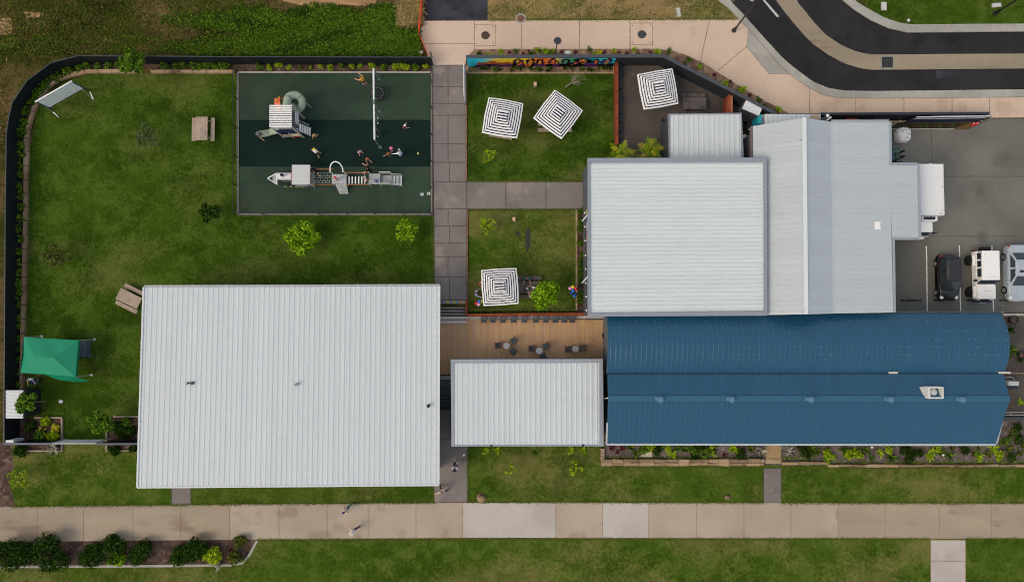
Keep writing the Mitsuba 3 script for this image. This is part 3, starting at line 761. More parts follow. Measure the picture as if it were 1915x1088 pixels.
obj('panel', MB().prism(XY([(1362.5, 176), (1369.5, 172), (1370, 211), (1358, 211)], 1.3), 0.04, 1.3), 'rust_steel', k)
obj('capping', MB().prism(XY([(1366, 174), (1370, 172), (1370.3, 211), (1366.5, 211)], 1.32), 1.302, 1.34), paint('a46a50'), k)

k = thing('stone_edging', 'long sandstone block edging along the shrub bed inside the left fence', 'edging')
line = [(40.5, 728), (42, 640), (44, 560), (46, 480), (47.5, 400), (48.5, 300), (50, 250), (56, 225), (64, 200), (74, 180), (90, 162), (108, 148), (128, 141), (165, 134), (200, 133.5), (262, 133.5)]
L = LineString(XY(line, .2))
n = int(L.length / 1.17); rg = np.random.default_rng(8)
for i in range(n):
    seg = shapely.ops.substring(L, (i + .02) * L.length / n, (i + .98) * L.length / n)
    obj('block', MB().prism(seg.buffer(.155 + .012 * rg.standard_normal(), cap_style=2), 0, .27 + .03 * rg.random()), 'sandstone' if 14 < i and rg.random() < .8 else 'dark_sandstone', k)
k = thing('stone_edging', 'sandstone block edging left of the playground along the top bed', 'edging')
for i in range(6):
    obj('block', MB().prism(Polygon(XY(R4(282.5 + 26 * i, 131, 308 + 26 * i, 137.2), .2)).buffer(-.012), 0, .27 + .02 * rg.random()), 'sandstone', k)


def fence(name, label, pts, h, m, seg=2.36, off=.0, thick=.035, rib=.1, post=.07, rail=True, cat='fence'):
    """A solid sheet fence: pts are its top line in the survey; posts and one ribbed sheet per bay."""
    k = thing(name, label, cat)
    top = np.array([G(x, y, h)[:2] for x, y in pts])
    for a, b in zip(top[:-1], top[1:]):
        Ls = np.linalg.norm(b - a); n = max(1, round(Ls / seg)); d = (b - a) / Ls; nr = np.array([-d[1], d[0]])
        for i in range(n):
            p, q = a + d * Ls * i / n, a + d * Ls * (i + 1) / n
            w = np.linalg.norm(q - p); nn = max(2, int(w / rib / 2) * 2)
            zz = [p + d * (w * j / nn) + nr * (.018 if j % 2 else -.018) for j in range(nn + 1)]
            obj('panel', MB().prism(LineString(zz).buffer(thick / 2 - .01, cap_style=2, join_style=2), .03, h - .03), m, k)
            obj('post', MB().box([*p, h / 2], (post, post, h + .03), math.degrees(math.atan2(d[1], d[0]))), m, k)
            if rail:
                obj('top_rail', MB().bar([*p, h], [*q, h], .06, .05), paint('3f4750', .4), k)
    return k



DARKF = paint('161c24', .5)
fence('boundary_fence', 'tall black sheet fence curving round the left lawn and behind the playground', FENCE_TOP[::-1], 1.8, DARKF)
k = fence('boundary_fence', 'black sheet fence at the lower left beside the small shed', [(7.5, 829), (60, 829.5), (98, 829)], 1.8, DARKF, rib=.3)
obj('capping', MB().bar(G(7.5, 829.5, 1.84), G(98, 829.5, 1.84), .16, .04), paint('565e69'), k)
k = fence('boundary_fence', 'short grey capped fence from the white gate to the hall', [(186, 830), (258, 829.5)], 1.8, DARKF, rib=.3)
obj('capping', MB().bar(G(180, 830, 1.84), G(258, 829.5, 1.84), .16, .04), paint('4a515b'), k)
k = thing('sliding_gate', 'pale grey slatted gate in the lower fence line', 'gate')
a, b = G(97, 829, 1.8), G(180, 829, 1.8)
for i in range(7):
    obj('slat', MB().bar(a * [1, 1, 0] + [0, 0, .25 + .25 * i], b * [1, 1, 0] + [0, 0, .25 + .25 * i], .05, .2), paint('c4c8cc'), k)
for p in (a, b):
    obj('post', MB().box([p[0], p[1] + .05, .92], (.08, .08, 1.84)), paint('8d9299'), k)

# masonry wall along the footpath, its south face painted
MZ = 2.0
k = thing('street_wall', 'long dark grey wall along the street footpath, painted with a mural beside the lawn', 'wall')
wt = [(871.5, 106.3), (1241, 104.8), (1371, 171), (1449, 211.5)]
cl = LineString([G(x, y, MZ)[:2] for x, y in wt])
body = cl.buffer(.1, cap_style=2, join_style=2)
obj('wall_body', MB().prism(body, 0, MZ - .06), paint('2a2e34'), k)
obj('capping', MB().prism(cl.buffer(.13, cap_style=2, join_style=2), MZ - .06, MZ), paint('434850'), k)
p0, p1 = G(872.5, 107, MZ), G(1152, 107, MZ)
MX0, MX1 = p0[0], p1[0]
cy = G(1010, 106.6, MZ)[1] - .1


def mural_fn(p, n, uv):
    u = (p.x - MX0) / (MX1 - MX0); v = p.z / MZ
    cyan, yel, ora, vio, teal = (mi.Color3f(lin(*c)) for c in ((56, 190, 214), (240, 196, 60), (226, 120, 52), (84, 44, 100), (30, 150, 160)))
    dark, brown, green, skin = (mi.Color3f(lin(*c)) for c in ((24, 18, 28), (120, 62, 44), (70, 160, 110), (226, 160, 70)))
    w = noise(u * 26, v * 3.0) * .5 + noise(u * 70, v * 7.0) * .5
    c = mix(cyan, yel, smoothstep(.10, .26, u + .06 * w))
    c = mix(c, ora, smoothstep(.40, .50, u + .05 * w) * (1 - smoothstep(.56, .62, u)))
    c = mix(c, teal, smoothstep(.62, .68, u + .04 * w))
    c = mix(c, green, smoothstep(.66, .7, u) * (1 - smoothstep(.72, .76, u)))
    c = mix(c, cyan, smoothstep(.84, .92, u))
    hill = .62 - .10 * dr.abs(u - .17) / .12 + .16 * (noise(u * 60, 1.0) - .5)
    c = dr.select((v < hill) & (u > .07) & (u < .40), mix(brown, ora, w * .6), c)
    c = dr.select((v < .24 + .1 * noise(u * 33, 5.0)) & (u > .05) & (u < .9), mix(vio, dark, smoothstep(.3, .7, w)), c)
    for i, (cu, vc, r, tall, face, hx, hy, open_) in enumerate(((.345, .66, .020, .24, yel, 1.75, 1.15, 0), (.365, .5, .014, .16, ora, 1.5, 1.3, 0), (.43, .6, .022, .26, yel, 1.35, 1.25, 1), (.495, .56, .018, .26, ora, 1.5, 1.35, 0), (.58, .6, .022, .30, ora, 1.25, 1.4, 0), (.61, .5, .012, .18, yel, 1.4, 1.3, 0), (.665, .62, .021, .26, green, 1.6, 1.2, 1), (.785, .66, .036, .30, skin, 1.85, 1.05, 1), (.735, .45, .03, .14, vio, 2.0, 1.0, 0), (.875, .6, .019, .24, ora, 1.2, 1.3, 1), (.945, .6, .028, .3, teal, 1.45, 1.2, 0))):
        tilt = (u - cu) * (4.0 if i % 2 else -5.0)
        x, y = (u - cu) / r, (v - vc + tilt * .3) / tall
        wob = .5 * (noise(u * 120 + i * 7, v * 9.0) - .5) + .25 * (noise(u * 300 + i, v * 22.0) - .5)
        hairq = dr.sqrt((x / hx) * (x / hx) + (y / hy) * (y / hy)) + wob
        body = dr.abs(x + wob) < (1.5 - y * .35)
        c = dr.select(body & (y < -.75), mix(vio if i % 2 else dark, teal if i > 8 else ora, smoothstep(.62, .7, w)), c)
        c = dr.select((hairq < 1) & ((y > -.6) | (dr.abs(x) > .75)), mix(dark, vio, smoothstep(.55, .8, w)), c)
        fq = dr.sqrt(x * x * 1.4 + (y + .1) * (y + .1)) + wob * .35
        c = dr.select(fq < .86, mix(face, ora if i != 3 else yel, smoothstep(.35, .6, noise(u * 170 + i * 3, v * 12.0))), c)
        c = dr.select((fq < .86) & (x * (1 if i % 2 else -1) > .25 + wob), mix(face, vio, .55), c)
        c = dr.select((dr.abs(dr.abs(x) - .34) < .16) & (dr.abs(y - .1) < .09 + wob * .1), dark, c)
        c = dr.select((dr.abs(x + wob * .3) < .3) & (dr.abs(y + .5) < .06), dark, c)
    return c


dif('mural_paint', mikit.proc(mural_fn))
obj('mural', MB().box([(MX0 + MX1) / 2, cy - .012, MZ / 2 - .03], (MX1 - MX0, .02, MZ - .08)), 'mural_paint', k, label='colourful mural of faces and a landscape on the wall')

# white board gate by the path
k = thing('picket_gate', 'narrow white panel gate standing open beside the paved path near the mural', 'gate')
obj('panel', MB().bar(G(868, 125.5, 1.1), G(869, 186, 1.1), .05, 1.9), paint('d6dbdf'), k)
obj('post', MB().tube(G(868.6, 188, .9) * [1, 1, 0], G(868.6, 188, 1.9), .05), paint('9aa0a6'), k)
# orange barrier mesh
k = thing('barrier_mesh', 'bright orange plastic barrier mesh along the left end of the street footpath', 'barrier')
bp = [(792, -30), (791, 0), (787.5, 40), (785, 62), (786.5, 72), (798, 100), (801, 107)]
for a, b in zip(bp[:-1], bp[1:]):
    pa, pb = G(*a, 0), G(*b, 0)
    for z in np.arange(.12, 1.05, .13):
        obj('strand', MB().bar(pa + [0, 0, z], pb + [0, 0, z], .012, .06), paint('d9512c'), k)
    n = max(2, int(np.linalg.norm(pb - pa) / .35))
    m = MB()
    for i in range(n):
        q = pa + (pb - pa) * i / n
        m.box(q + [0, 0, .58], (.05, .05, 1.0))
    obj('web', m, paint('cf4a28'), k, kind='stuff')
    obj('stake', MB().tube(pa, pa + [0, 0, 1.15], .03), paint('4a4038'), k)

# playground fence
k = thing('playground_fence', 'black railing fence with thin posts around the green playground', 'fence')
loop = [(445.5, 134), (445.5, 402), (808, 402), (808, 107)]
gl = [G(x, y, 0) for x, y in loop]
for a, b in zip(gl[:-1], gl[1:]):
    Ls = np.linalg.norm(b - a); n = round(Ls / 2.4); d = (b - a) / Ls
    for i in range(n + 1):
        obj('post', MB().tube(a + d * Ls * i / n, a + d * Ls * i / n + [0, 0, 1.25], .035), paint(BLACK), k)
    for z in (.12, 1.18):
        obj('rail', MB().bar(a + [0, 0, z], b + [0, 0, z], .04), paint('22262b'), k)
    m = MB()
    for t in np.arange(.12, Ls, .12):
        m.bar(a + d * t + [0, 0, .12], a + d * t + [0, 0, 1.18], .008)
    obj('picket', m, paint(BLACK), k, kind='stuff')
# ------------------------------------------------------------------ vegetation
PAL = {'green': [(58, 84, 22), (74, 104, 26), (46, 70, 18), (92, 122, 34)], 'lime': [(120, 148, 22), (142, 166, 30), (96, 126, 18), (160, 178, 48)],
       'dark': [(32, 54, 16), (42, 66, 20), (26, 44, 16), (58, 82, 28)], 'olive': [(76, 86, 34), (94, 98, 42), (60, 70, 28)], 'grey': [(98, 112, 78), (122, 132, 96), (78, 92, 60)],
       'yellow': [(186, 172, 40), (160, 160, 36), (206, 190, 70)], 'plum': [(86, 34, 52), (112, 44, 62), (64, 26, 40)], 'straw': [(150, 132, 86), (120, 104, 66), (172, 152, 104)],
       'mid': [(64, 94, 26), (86, 116, 30), (50, 78, 22), (104, 134, 40)], 'silver': [(178, 178, 160), (140, 140, 124), (60, 56, 56)], 'sage': [(78, 94, 52), (96, 108, 66), (62, 78, 40)], 'brown': [(96, 84, 46), (112, 98, 58), (80, 70, 36)], 'vivid': [(96, 134, 18), (118, 156, 26), (72, 108, 14), (140, 172, 46)]}


def leaves(clumps, n, size, pal, rng, asp=.5, up=.35, shell=.55, mb=None):
    """n leaf faces spread through the given clumps (x, y, z, r), each a bent diamond."""
    mb = mb or MB()
    cl = np.asarray(clumps, float); w = cl[:, 3] ** 2
    idx = rng.choice(len(cl), n, p=w / w.sum())
    d = rng.standard_normal((n, 3)); d /= np.linalg.norm(d, axis=1, keepdims=True)
    rad = (shell + (1 - shell) * rng.random(n)) ** .7
    p = cl[idx, :3] + d * (cl[idx, 3] * rad)[:, None] * [1, 1, .85]
    nr = d + rng.standard_normal((n, 3)) * .5 + [0, 0, up]; nr /= np.linalg.norm(nr, axis=1, keepdims=True)
    t = np.cross(nr, rng.standard_normal((n, 3))); t /= np.linalg.norm(t, axis=1, keepdims=True); b = np.cross(nr, t)
    s = (size * (.6 + .8 * rng.random(n)))[:, None]
    V = np.stack([p - t * s, p + b * s * asp, p + t * s - nr * s * .25, p - b * s * asp], 1).reshape(-1, 3)
    V[:, 2] = np.maximum(V[:, 2], .02)
    i = np.arange(n)[:, None] * 4
    F = np.vstack([i + [0, 1, 3], i + [1, 2, 3]])
    col = np.array([lin(*c) for c in PAL[pal]])[rng.integers(0, len(PAL[pal]), n)] * (.75 + .5 * rng.random((n, 1)))
    return mb.add(V, F, np.repeat(col, 4, 0))


def blades(n, L, w, pal, rng, spread=.9, mb=None, bend=.5):
    """A rosette of n arching strap leaves."""
    mb = mb or MB()
    for i in range(n):
        a = rng.random() * 6.283; e = spread * (.35 + .65 * rng.random()); l = L * (.7 + .5 * rng.random())
        h = np.array([math.cos(a), math.sin(a), 0]); s = np.array([-math.sin(a), math.cos(a), 0])
        pts = [h * l * math.sin(e) * t + [0, 0, l * math.cos(e) * t * (1 - bend * t)] for t in (0, .4, .75, 1)]
        ws = (w * .5, w, w * .7, .004)
        V = np.vstack([[q - s * k, q + s * k] for q, k in zip(pts, ws)])
        V[:, 2] += .03
        F = [[2 * j, 2 * j + 1, 2 * j + 3, 2 * j + 2] for j in range(3)]
        c = np.array(lin(*PAL[pal][i % len(PAL[pal])])) * (.75 + .5 * rng.random())
        mb.add(V, F, c)
    return mb


def blob(r, k, rng, z=None, flat=.7):
    """Clumps that make up an uneven round bush of radius r."""
    out = [(0, 0, r * .7, r * .75)]
    for i in range(k):
        a = rng.random() * 6.283; q = r * (.45 + .3 * rng.random())
        out.append((q * math.cos(a), q * math.sin(a), r * (.4 + .6 * rng.random() * flat), r * (.32 + .2 * rng.random())))
    return out


rng = np.random.default_rng(21)
SHRUB = {}
for kind in ('green', 'lime', 'dark', 'mid', 'olive'):
    SHRUB[kind] = []
    for v in range(4):
        mb = leaves(blob(.5, 6, rng), 420, .075, kind, rng)
        SHRUB[kind].append(dict(mikit.ply(mb.done(), 'leaf', False, color=mb.cols())))
STEM = dict(mikit.ply(MB().tube((0, 0, 0), (0, 0, .4), .03, .015, 6).tube((0, 0, .2), (.14, .08, .5), .015, .008, 5).tube((0, 0, .22), (-.12, -.1, .5), .015, .008, 5).done(), paint('4a3a2c')))


def shrub(px, py, r, kind, label, group=None, z=.03, i=0):
    k = thing('shrub', label, 'shrub', group)
    g = G(px, py, r * .7)
    t = place([g[0], g[1], z], 37 * i + px, r / .5)
    obj('foliage', SHRUB[kind][(i + int(px)) % 4], None, k, to_world=t)
    obj('stem', STEM, None, k, to_world=t)
    return k


# the shrub rows along the boundary fence
row = [(178.5, 120.5, 7), (190, 122, 6.5), (203, 121, 7.5), (218, 121.5, 7), (226, 122, 6)]
lefts = [(147, 128, 7), (162, 121.5, 7.5), (183, 122, 6), (204, 121, 7.5), (222, 121.5, 7)]
upper = [(308, 122, 8), (329, 122.5, 7.5), (344, 122, 7.5), (362, 122.5, 8), (374, 123, 7), (388, 122, 8), (401, 122, 7.5), (414, 121, 7.5), (424, 121, 7)]
for i, (x, y, r) in enumerate(lefts + upper):
    shrub(x, y, r / S * 1.3, 'mid', f'{nth(i)} shrub from the left along the top boundary fence left of the playground', 'shrubs along the top boundary fence', i=i)
left = [(123, 134, 9.5), (103, 143.5, 10), (83, 157, 10), (70, 171, 10.5), (60, 188, 9), (47, 206, 10), (42, 229, 9), (38, 247, 9.5), (36, 271, 9), (35, 291, 9), (36, 310, 7.5), (34, 326, 8.5), (34, 348, 8), (35, 367, 8.5), (37, 388, 8), (36, 408, 8.5), (32, 427, 8.5), (33, 447, 9), (32, 470, 8.5), (31, 491, 8), (31, 511, 8), (33, 530, 9), (31, 550, 8.5), (34, 570, 6), (33, 594, 6.5), (32, 609, 6.5), (33, 632, 6), (32, 653, 6), (33, 673, 6), (32, 695, 6), (29, 716, 8)]
for i, (x, y, r) in enumerate(left):
    shrub(x, y, r / S * 1.3, 'green' if i % 3 else 'mid', f'{nth(i)} dark green shrub from the top along the left boundary fence', 'shrubs along the left boundary fence', i=i)
pg = [(484.5, 124.5, 6.5), (503.5, 126, 5.5), (521, 122.5, 6.5), (541, 126, 4.5), (562, 127, 3.5), (581, 126.5, 3), (600.5, 124, 4.5), (618, 125.5, 5.5), (639, 123.5, 6), (657.5, 123.5, 5), (674, 121.5, 5), (696.5, 121, 6.5), (718, 124, 6.5), (738, 123.5, 6.5), (747, 122.5, 5.5), (757, 124.5, 7.5), (777, 125.5, 6.5), (796.5, 124, 5.5)]
for i, (x, y, r) in enumerate(pg):
    shrub(x, y, r / S * 1.3, 'lime' if i % 4 else 'mid', f'{nth(i)} bright green shrub from the left in the mulch bed above the playground', 'shrubs above the playground', i=i)
pb = [(1086, 396, 6), (1085.5, 414, 5.5), (1085, 427, 6.5), (1086, 453.5, 6.5), (1089, 476, 5.5), (1086, 488, 5.5), (1086.5, 500, 6), (1085.5, 510, 6), (1086, 525, 6), (1085.5, 550, 6), (1085.5, 560, 7)]
for i, (x, y, r) in enumerate(pb):
    shrub(x, y, r / S * 1.25, 'green', f'{nth(i)} green shrub from the top in the narrow bed left of the main building', 'shrubs beside the main building', i=i)

# strap-leaf plants in three kinds
ROS = {}
for kind, n, L, w, pal in (('green', 26, .5, .028, 'green'), ('lime', 26, .45, .03, 'lime'), ('dark', 24, .5, .035, 'dark'), ('plum', 22, .4, .03, 'plum'), ('silver', 46, .75, .03, 'silver'), ('yellow', 24, .55, .05, 'yellow'), ('olive', 26, .45, .028, 'olive')):
    ROS[kind] = []
    for v in range(3):
        mb = blades(n, L, w, pal, rng)
        ROS[kind].append(dict(mikit.ply(mb.done(), 'leaf', False, color=mb.cols())))


def tuft(px, py, k, kind, label, group=None, i=0):
    t = thing('strappy_plant', label, 'plant', group)
    g = G(px, py, .15)
    obj('leaves', ROS[kind][i % 3], None, t, to_world=place([g[0], g[1], .02], 71 * i + px, k))
    return t


for i, (x, y, kd, s) in enumerate(((896, 100, 'dark', .9), (912, 103, 'lime', .9), (921, 104, 'yellow', .6), (936, 97, 'lime', 1), (945, 104, 'yellow', .5), (953, 98, 'plum', .8), (965, 95, 'green', .8), (978, 100, 'plum', .7), (988, 96, 'plum', .7), (994, 101, 'green', 1), (1004, 93, 'lime', 1), (1010, 96, 'green', .9), (1020, 95, 'lime', 1.1), (1028, 99, 'green', .9), (1035, 95, 'lime', .8), (1050, 97, 'plum', .7), (1076, 98, 'plum', .9), (1101, 92, 'green', .9), (1113, 102, 'lime', 1), (1122, 98, 'yellow', .8), (1130, 97, 'plum', .6), (1148, 95, 'lime', .9), (1158, 98, 'plum', .6), (1172, 99, 'plum', .7), (1186, 93, 'lime', .9), (1192, 101, 'olive', .9), (1216, 98, 'plum', .7), (1230, 98, 'lime', 1.2), (1251, 96, 'green', 1), (1258, 112, 'lime', .7), (1281, 119, 'olive', .8), (1289, 112, 'green', .9), (1309, 125, 'lime', 1), (1336, 140, 'plum', .8), (1357, 156, 'lime', 1.2), (1367, 152, 'plum', .7), (1389, 168, 'lime', 1.3), (1402, 178, 'plum', .8), (1418, 187, 'green', 1), (1456, 205, 'lime', 1.1), (1430, 196, 'olive', .7))):
    tuft(x, y, s, kd, f'{nth(i)} strappy plant from left between the street wall and footpath', 'plants along the footpath wall', i)
for i, x in enumerate((884, 901, 909, 925, 935, 957, 965, 974, 992, 1003, 1010, 1026, 1031, 1057, 1068, 1088, 1100, 1107, 1121, 1132, 1142)):
    tuft(x, 126 + (i * 7) % 6, .75 + .1 * (i % 4), 'dark' if i % 3 else 'green', f'{nth(i)} dark strappy plant from the left in the bed below the mural', 'plants below the mural', i)

# low hedge
mb = MB(); r2 = np.random.default_rng(4)
cl = [(*G(x, 582.6, .2)[:2], .2 + .05 * r2.random(), .16) for x in np.arange(876, 1076, 2.4)]
leaves(cl, 3600, .05, 'green', r2, mb=mb)
k = thing('low_hedge', 'long low clipped hedge behind the rust steel planter wall', 'hedge')
obj('foliage', mb, 'leaf', k, colored=True)
m = MB()
for x in np.arange(878, 1076, 9):
    m.tube(G(x, 582.6, 0), G(x, 582.6, .25), .02, .01, 5)
obj('stem', m, paint('4a3a2c'), k, kind='stuff')


def tree(px, py, h, cr, pal, label, n=1200, leaf=.12, clumps=14, seed=0, trunk='7a6c58', lean=(0, 0), name='tree', cat='tree', asp=.55, sparse=False, base=None, open_=.0, flat=.55):
    """px, py: where the crown's middle shows; the trunk stands under it."""
    k = thing(name, label, cat); r = np.random.default_rng(seed + 50)
    zc = h - cr * .55
    c = G(px, py, zc); b = np.array([c[0] - lean[0], c[1] - lean[1], 0]) if base is None else G(*base, 0)
    cl, br = [], MB()
    for i in range(clumps):
        a = i * 2.39996 + .5 * r.random(); q = cr * (.74 * math.sqrt(i / clumps) + .1 * r.random())
        cl.append((c[0] + q * math.cos(a), c[1] + q * math.sin(a), zc + cr * flat * (r.random() - .4), cr * (.22 + .16 * r.random())))
    fork = b + (c - b) * .45
    br.path([b, b + (c - b) * .25 + [.03, .02, 0], fork], [.03 + h * .015, .03 + h * .012, .02 + h * .008], 7)
    for x, y, z, q in cl:
        mid = fork * .5 + np.array([x, y, z]) * .5 + [0, 0, .1 * cr]
        br.path([fork, mid, (x, y, z)], [.015 + h * .005, .012 + h * .003, .006], 5)
        if sparse:
            for _ in range(4):
                e = np.array([x, y, z]) + r.standard_normal(3) * q * .8
                br.tube((x, y, z), e, .009, .004, 4)
    obj('trunk', br, paint(trunk), k, smooth=40)
    if n:
        obj('crown', leaves(cl, n, leaf, pal, r, asp, shell=.3 if sparse else .5), 'leaf', k, colored=True)
    return k


tree(275, 255, 2.4, 1.2, 'sage', 'sparse grey-leaved young tree with pale trunk in the left lawn', 620, .085, 13, 1, '7c766a', base=(294, 271), sparse=True)
tree(391, 397, 1.9, 1.0, 'dark', 'dark green young tree on the left lawn below the corner of the playground', 700, .11, 10, 2, base=(400, 403), sparse=True)
tree(566, 444, 2.6, 1.5, 'vivid', 'bright lime green tree on the lawn below the playground, the larger one', 2800, .11, 18, 3, base=(585, 452))
tree(760.5, 431, 2.2, 1.02, 'vivid', 'round lime green tree on the lawn near the paved path', 1800, .105, 14, 4, base=(768, 437))
tree(101, 481, 2.2, 1.05, 'olive', 'dark sparse tree at the left of the lawn', 560, .1, 12, 5, base=(125, 486), sparse=True)
tree(246, 115, 3.6, 1.15, 'mid', 'leafy green tree growing against the top boundary fence', 1300, .13, 14, 6, base=(290, 132))
tree(1082, 146, 2.2, .9, 'grey', 'bare leafless tree with pale branches on the upper lawn', 0, .1, 12, 7, '8f8778', base=(1058, 163), sparse=True)
tree(913, 292, 2.0, .7, 'lime', 'thin yellow-green sapling in the upper lawn', 260, .09, 9, 8, base=(915, 300), sparse=True)
tree(910, 420, 2.0, .8, 'lime', 'thin yellow-green sapling in the lower lawn', 300, .1, 9, 9, base=(912, 430), sparse=True)
tree(1021, 551, 3.0, 1.22, 'vivid', 'dense bright green tree shading the picnic table on the lower lawn', 3600, .1, 22, 10, flat=.7)
tree(189, 790, 2.6, 1.05, 'mid', 'dense green tree in the bed beside the white gate', 1300, .12, 15, 11, base=(205, 786))
tree(48, 752, 2.6, .95, 'mid', 'green tree leaning over the roof of the small garden shed', 800, .13, 11, 12, base=(85, 751))
tree(35, 893, 1.8, .95, 'lime', 'sparse yellow-green sapling at the lower left corner of the lawn', 360, .09, 11, 13, base=(44, 886), sparse=True)
tree(955, 878, 1.6, .6, 'lime', 'thin sapling on the dry patch of the lawn below the annex', 110, .1, 6, 14, base=(953, 871), sparse=True)
tree(1076, 873, 1.9, .75, 'lime', 'sparse sapling at the right of the lawn below the annex', 230, .09, 8, 15, base=(1074, 866), sparse=True)

for i, (px, py) in enumerate(((1164, 280), (1217, 277))):
    k = thing('potted_palm', ('potted palm at the end of the rust orange beam wall', 'potted palm in front of the kitchen wing')[i], 'potted plant')
    r = np.random.default_rng(70 + i)
    g = G(px - 5, py + (13 if i == 0 else 9), 0)
    obj('pot', MB().lathe([(.22, .04), (.32, .5), (.36, .52), (.36, .58), (.29, .58), (.27, .5), (0, .5)], g, 18), paint('2a2d33'), k, smooth=40)
    c = np.array([g[0], g[1], 1.0]); obj('stem', MB().tube([g[0], g[1], .5], c, .07, .04), paint('6a5a3c'), k)
    mb = MB()
    for j in range(15):
        a = 6.283 * j / 15 + r.random() * .4; e = .5 + .7 * r.random(); l = 1.15 + .4 * r.random()
        h = np.array([math.cos(a), math.sin(a), 0]); s = np.array([-math.sin(a), math.cos(a), 0]); pal = 'lime' if j % 3 else 'yellow'
        sp = [c + h * l * math.sin(e) * t + [0, 0, l * (.75 * t - .55 * t * t) * math.cos(e * .5)] for t in np.linspace(0, 1, 9)]
        for t in range(1, 9):
            for sd in (-1, 1):
                d = s * sd * .8 + h * .6 + [0, 0, -.15]; q = sp[t]; L2 = .34 * math.sin(math.pi * (.15 + .8 * t / 9))
                col = np.array(lin(*PAL[pal][(j + t) % 3])) * (.8 + .4 * r.random())
                mb.add([q - h * .035, q + h * .035, q + d * L2 * .7 + h * .03, q + d * L2], [[0, 1, 2], [0, 2, 3]], col)
    obj('fronds', mb, 'leaf', k, colored=True)

# beds: bottom-left border
for i, (x, y, r, kd, lb) in enumerate(((18, 1031, 26, 'dark', 'large dark green shrub at the left end of the bottom bed'), (50, 1033, 20, 'dark', 'dark shrub between two larger ones in the bottom bed'), (92, 1032, 27, 'dark', 'large round dark shrub in the bottom-left bed, right of a pair'),
        (30, 1044, 11, 'mid', 'small bright shrub below the leftmost dark shrub'), (175, 1043, 20, 'dark', 'low dark shrub beside the lime plant in the bottom bed'), (213, 1027, 20, 'dark', 'dark shrub in the bottom bed touching the promenade'), (217, 1045, 13, 'vivid', 'small lime green shrub in the middle of the bottom bed'), (265, 1033, 19, 'dark', 'round dark green shrub in the bottom bed beside bare mulch'),
        (337, 1038, 16, 'dark', 'low dark shrub in the right half of the bottom bed'), (362, 1028, 19, 'dark', 'taller dark green shrub in the right half of the bottom bed'), (401, 1039, 15, 'lime', 'lime green shrub near the right end of the bottom bed'), (450, 1013, 10, 'olive', 'olive shrub by the promenade at the right end of the bottom bed'), (440, 1041, 12, 'olive', 'olive brown shrub at the right end of the bottom bed'))):
    k = thing('shrub', lb, 'shrub'); rr = np.random.default_rng(300 + i); R = r / S * 1.28
    g = G(x, y, R * .6)
    pal = kd
    obj('foliage', leaves([(g[0] + a, g[1] + b, c * .9 + .05, d) for a, b, c, d in blob(R, 10, rr)], int(350 + 900 * R * R), .1, pal, rr), 'leaf', k, colored=True)
    obj('stem', STEM, None, k, to_world=place([g[0], g[1], .02], 0, R * 1.6))
for i, (x, y) in enumerate(((383, 1027), (432, 1028), (384, 1042), (166, 1024), (408, 1052))):
    tuft(x, y, 1.1, ('plum', 'plum', 'plum', 'olive', 'silver')[i], ('plum red plant behind the lime shrub', 'dark plum plant near the right end of the bottom bed', 'small plum plant left of the lime shrub in the bottom bed', 'dry olive tuft beside the low dark shrub', 'pale tuft at the lower rim of the bottom bed')[i], None, i)

# the long bed below the blue building, and the beds by the gate
r2 = np.random.default_rng(33)
bed = [(1144, 838, 'plum', .8), (1163, 837, 'plum', .9), (1155, 845, 'plum', .7), (1180, 836, 'green', 1), (1205, 838, 'mid', 1.3), (1217, 837, 'lime', 1.2), (1190, 848, 'green', 1), (1228, 842, 'dark', 1), (1236, 834, 'green', .8), (1251, 837, 'lime', 1.1), (1258, 849, 'lime', 1), (1267, 838, 'green', .9), (1280, 839, 'green', 1), (1297, 842, 'mid', 1.3), (1308, 837, 'dark', 1.4), (1318, 848, 'mid', 1.6), (1327, 842, 'lime', 1.3), (1336, 838, 'olive', 1.2), (1298, 853, 'dark', 1), (1355, 850, 'plum', .8), (1371, 838, 'lime', 1.4), (1386, 848, 'dark', 1.4), (1403, 838, 'olive', 1.1), (1500, 840, 'dark', 1.5), (1508, 848, 'dark', 1.3), (1516, 838, 'green', 1.2), (1526, 843, 'olive', 1.2), (1547, 848, 'lime', 1), (1546, 860, 'lime', .8), (1557, 853, 'lime', .7), (1576, 840, 'green', 1.1), (1586, 849, 'lime', 1.3), (1597, 843, 'lime', .9), (1605, 850, 'lime', 1.3), (1619, 840, 'green', .9), (1628, 855, 'green', .8), (1645, 847, 'lime', .9), (1663, 838, 'lime', 1.2), (1666, 854, 'green', 1.3), (1693, 842, 'dark', 1.6), (1700, 858, 'dark', 1.2), (1717, 849, 'dark', 1.0), (1737, 850, 'lime', 1.2), (1752, 837, 'lime', 1.3), (1760, 849, 'green', 1), (1775, 851, 'green', 1.1), (1780, 836, 'olive', 1), (1803, 841, 'dark', 1.4), (1823, 848, 'green', 1), (1830, 836, 'olive', 1), (1830, 853, 'lime', 1.1), (1846, 848, 'olive', 1), (1857, 838, 'lime', 1.2), (1869, 851, 'lime', 1.1), (1884, 838, 'olive', 1.2), (1890, 855, 'dark', 1.2), (1905, 845, 'olive', 1.2), (1890, 812, 'olive', 1.3), (1908, 820, 'dark', 1.2), (1880, 825, 'mid', 1.1), (1904, 798, 'dark', 1.1), (1912, 834, 'olive', 1)]
for i, (x, y, kd, s) in enumerate(bed):
    lb = f'{nth(i)} plant from left in the mulch bed below the gabled blue roof'
    if kd in ('mid', 'dark') or (kd == 'lime' and i % 2):
        shrub(x, y, .26 + .18 * s, kd, lb, 'plants in the bed below the blue roof', i=i)
    else:
        tuft(x, y, s * 1.4, kd, lb, 'plants in the bed below the blue roof', i)
tuft(1422, 842, 1.15, 'silver', 'spiky silver and dark plant left of the small tan path', None, 1)
tuft(1473, 841, 1.1, 'silver', 'spiky silver and dark plant right of the small tan path', None, 2)
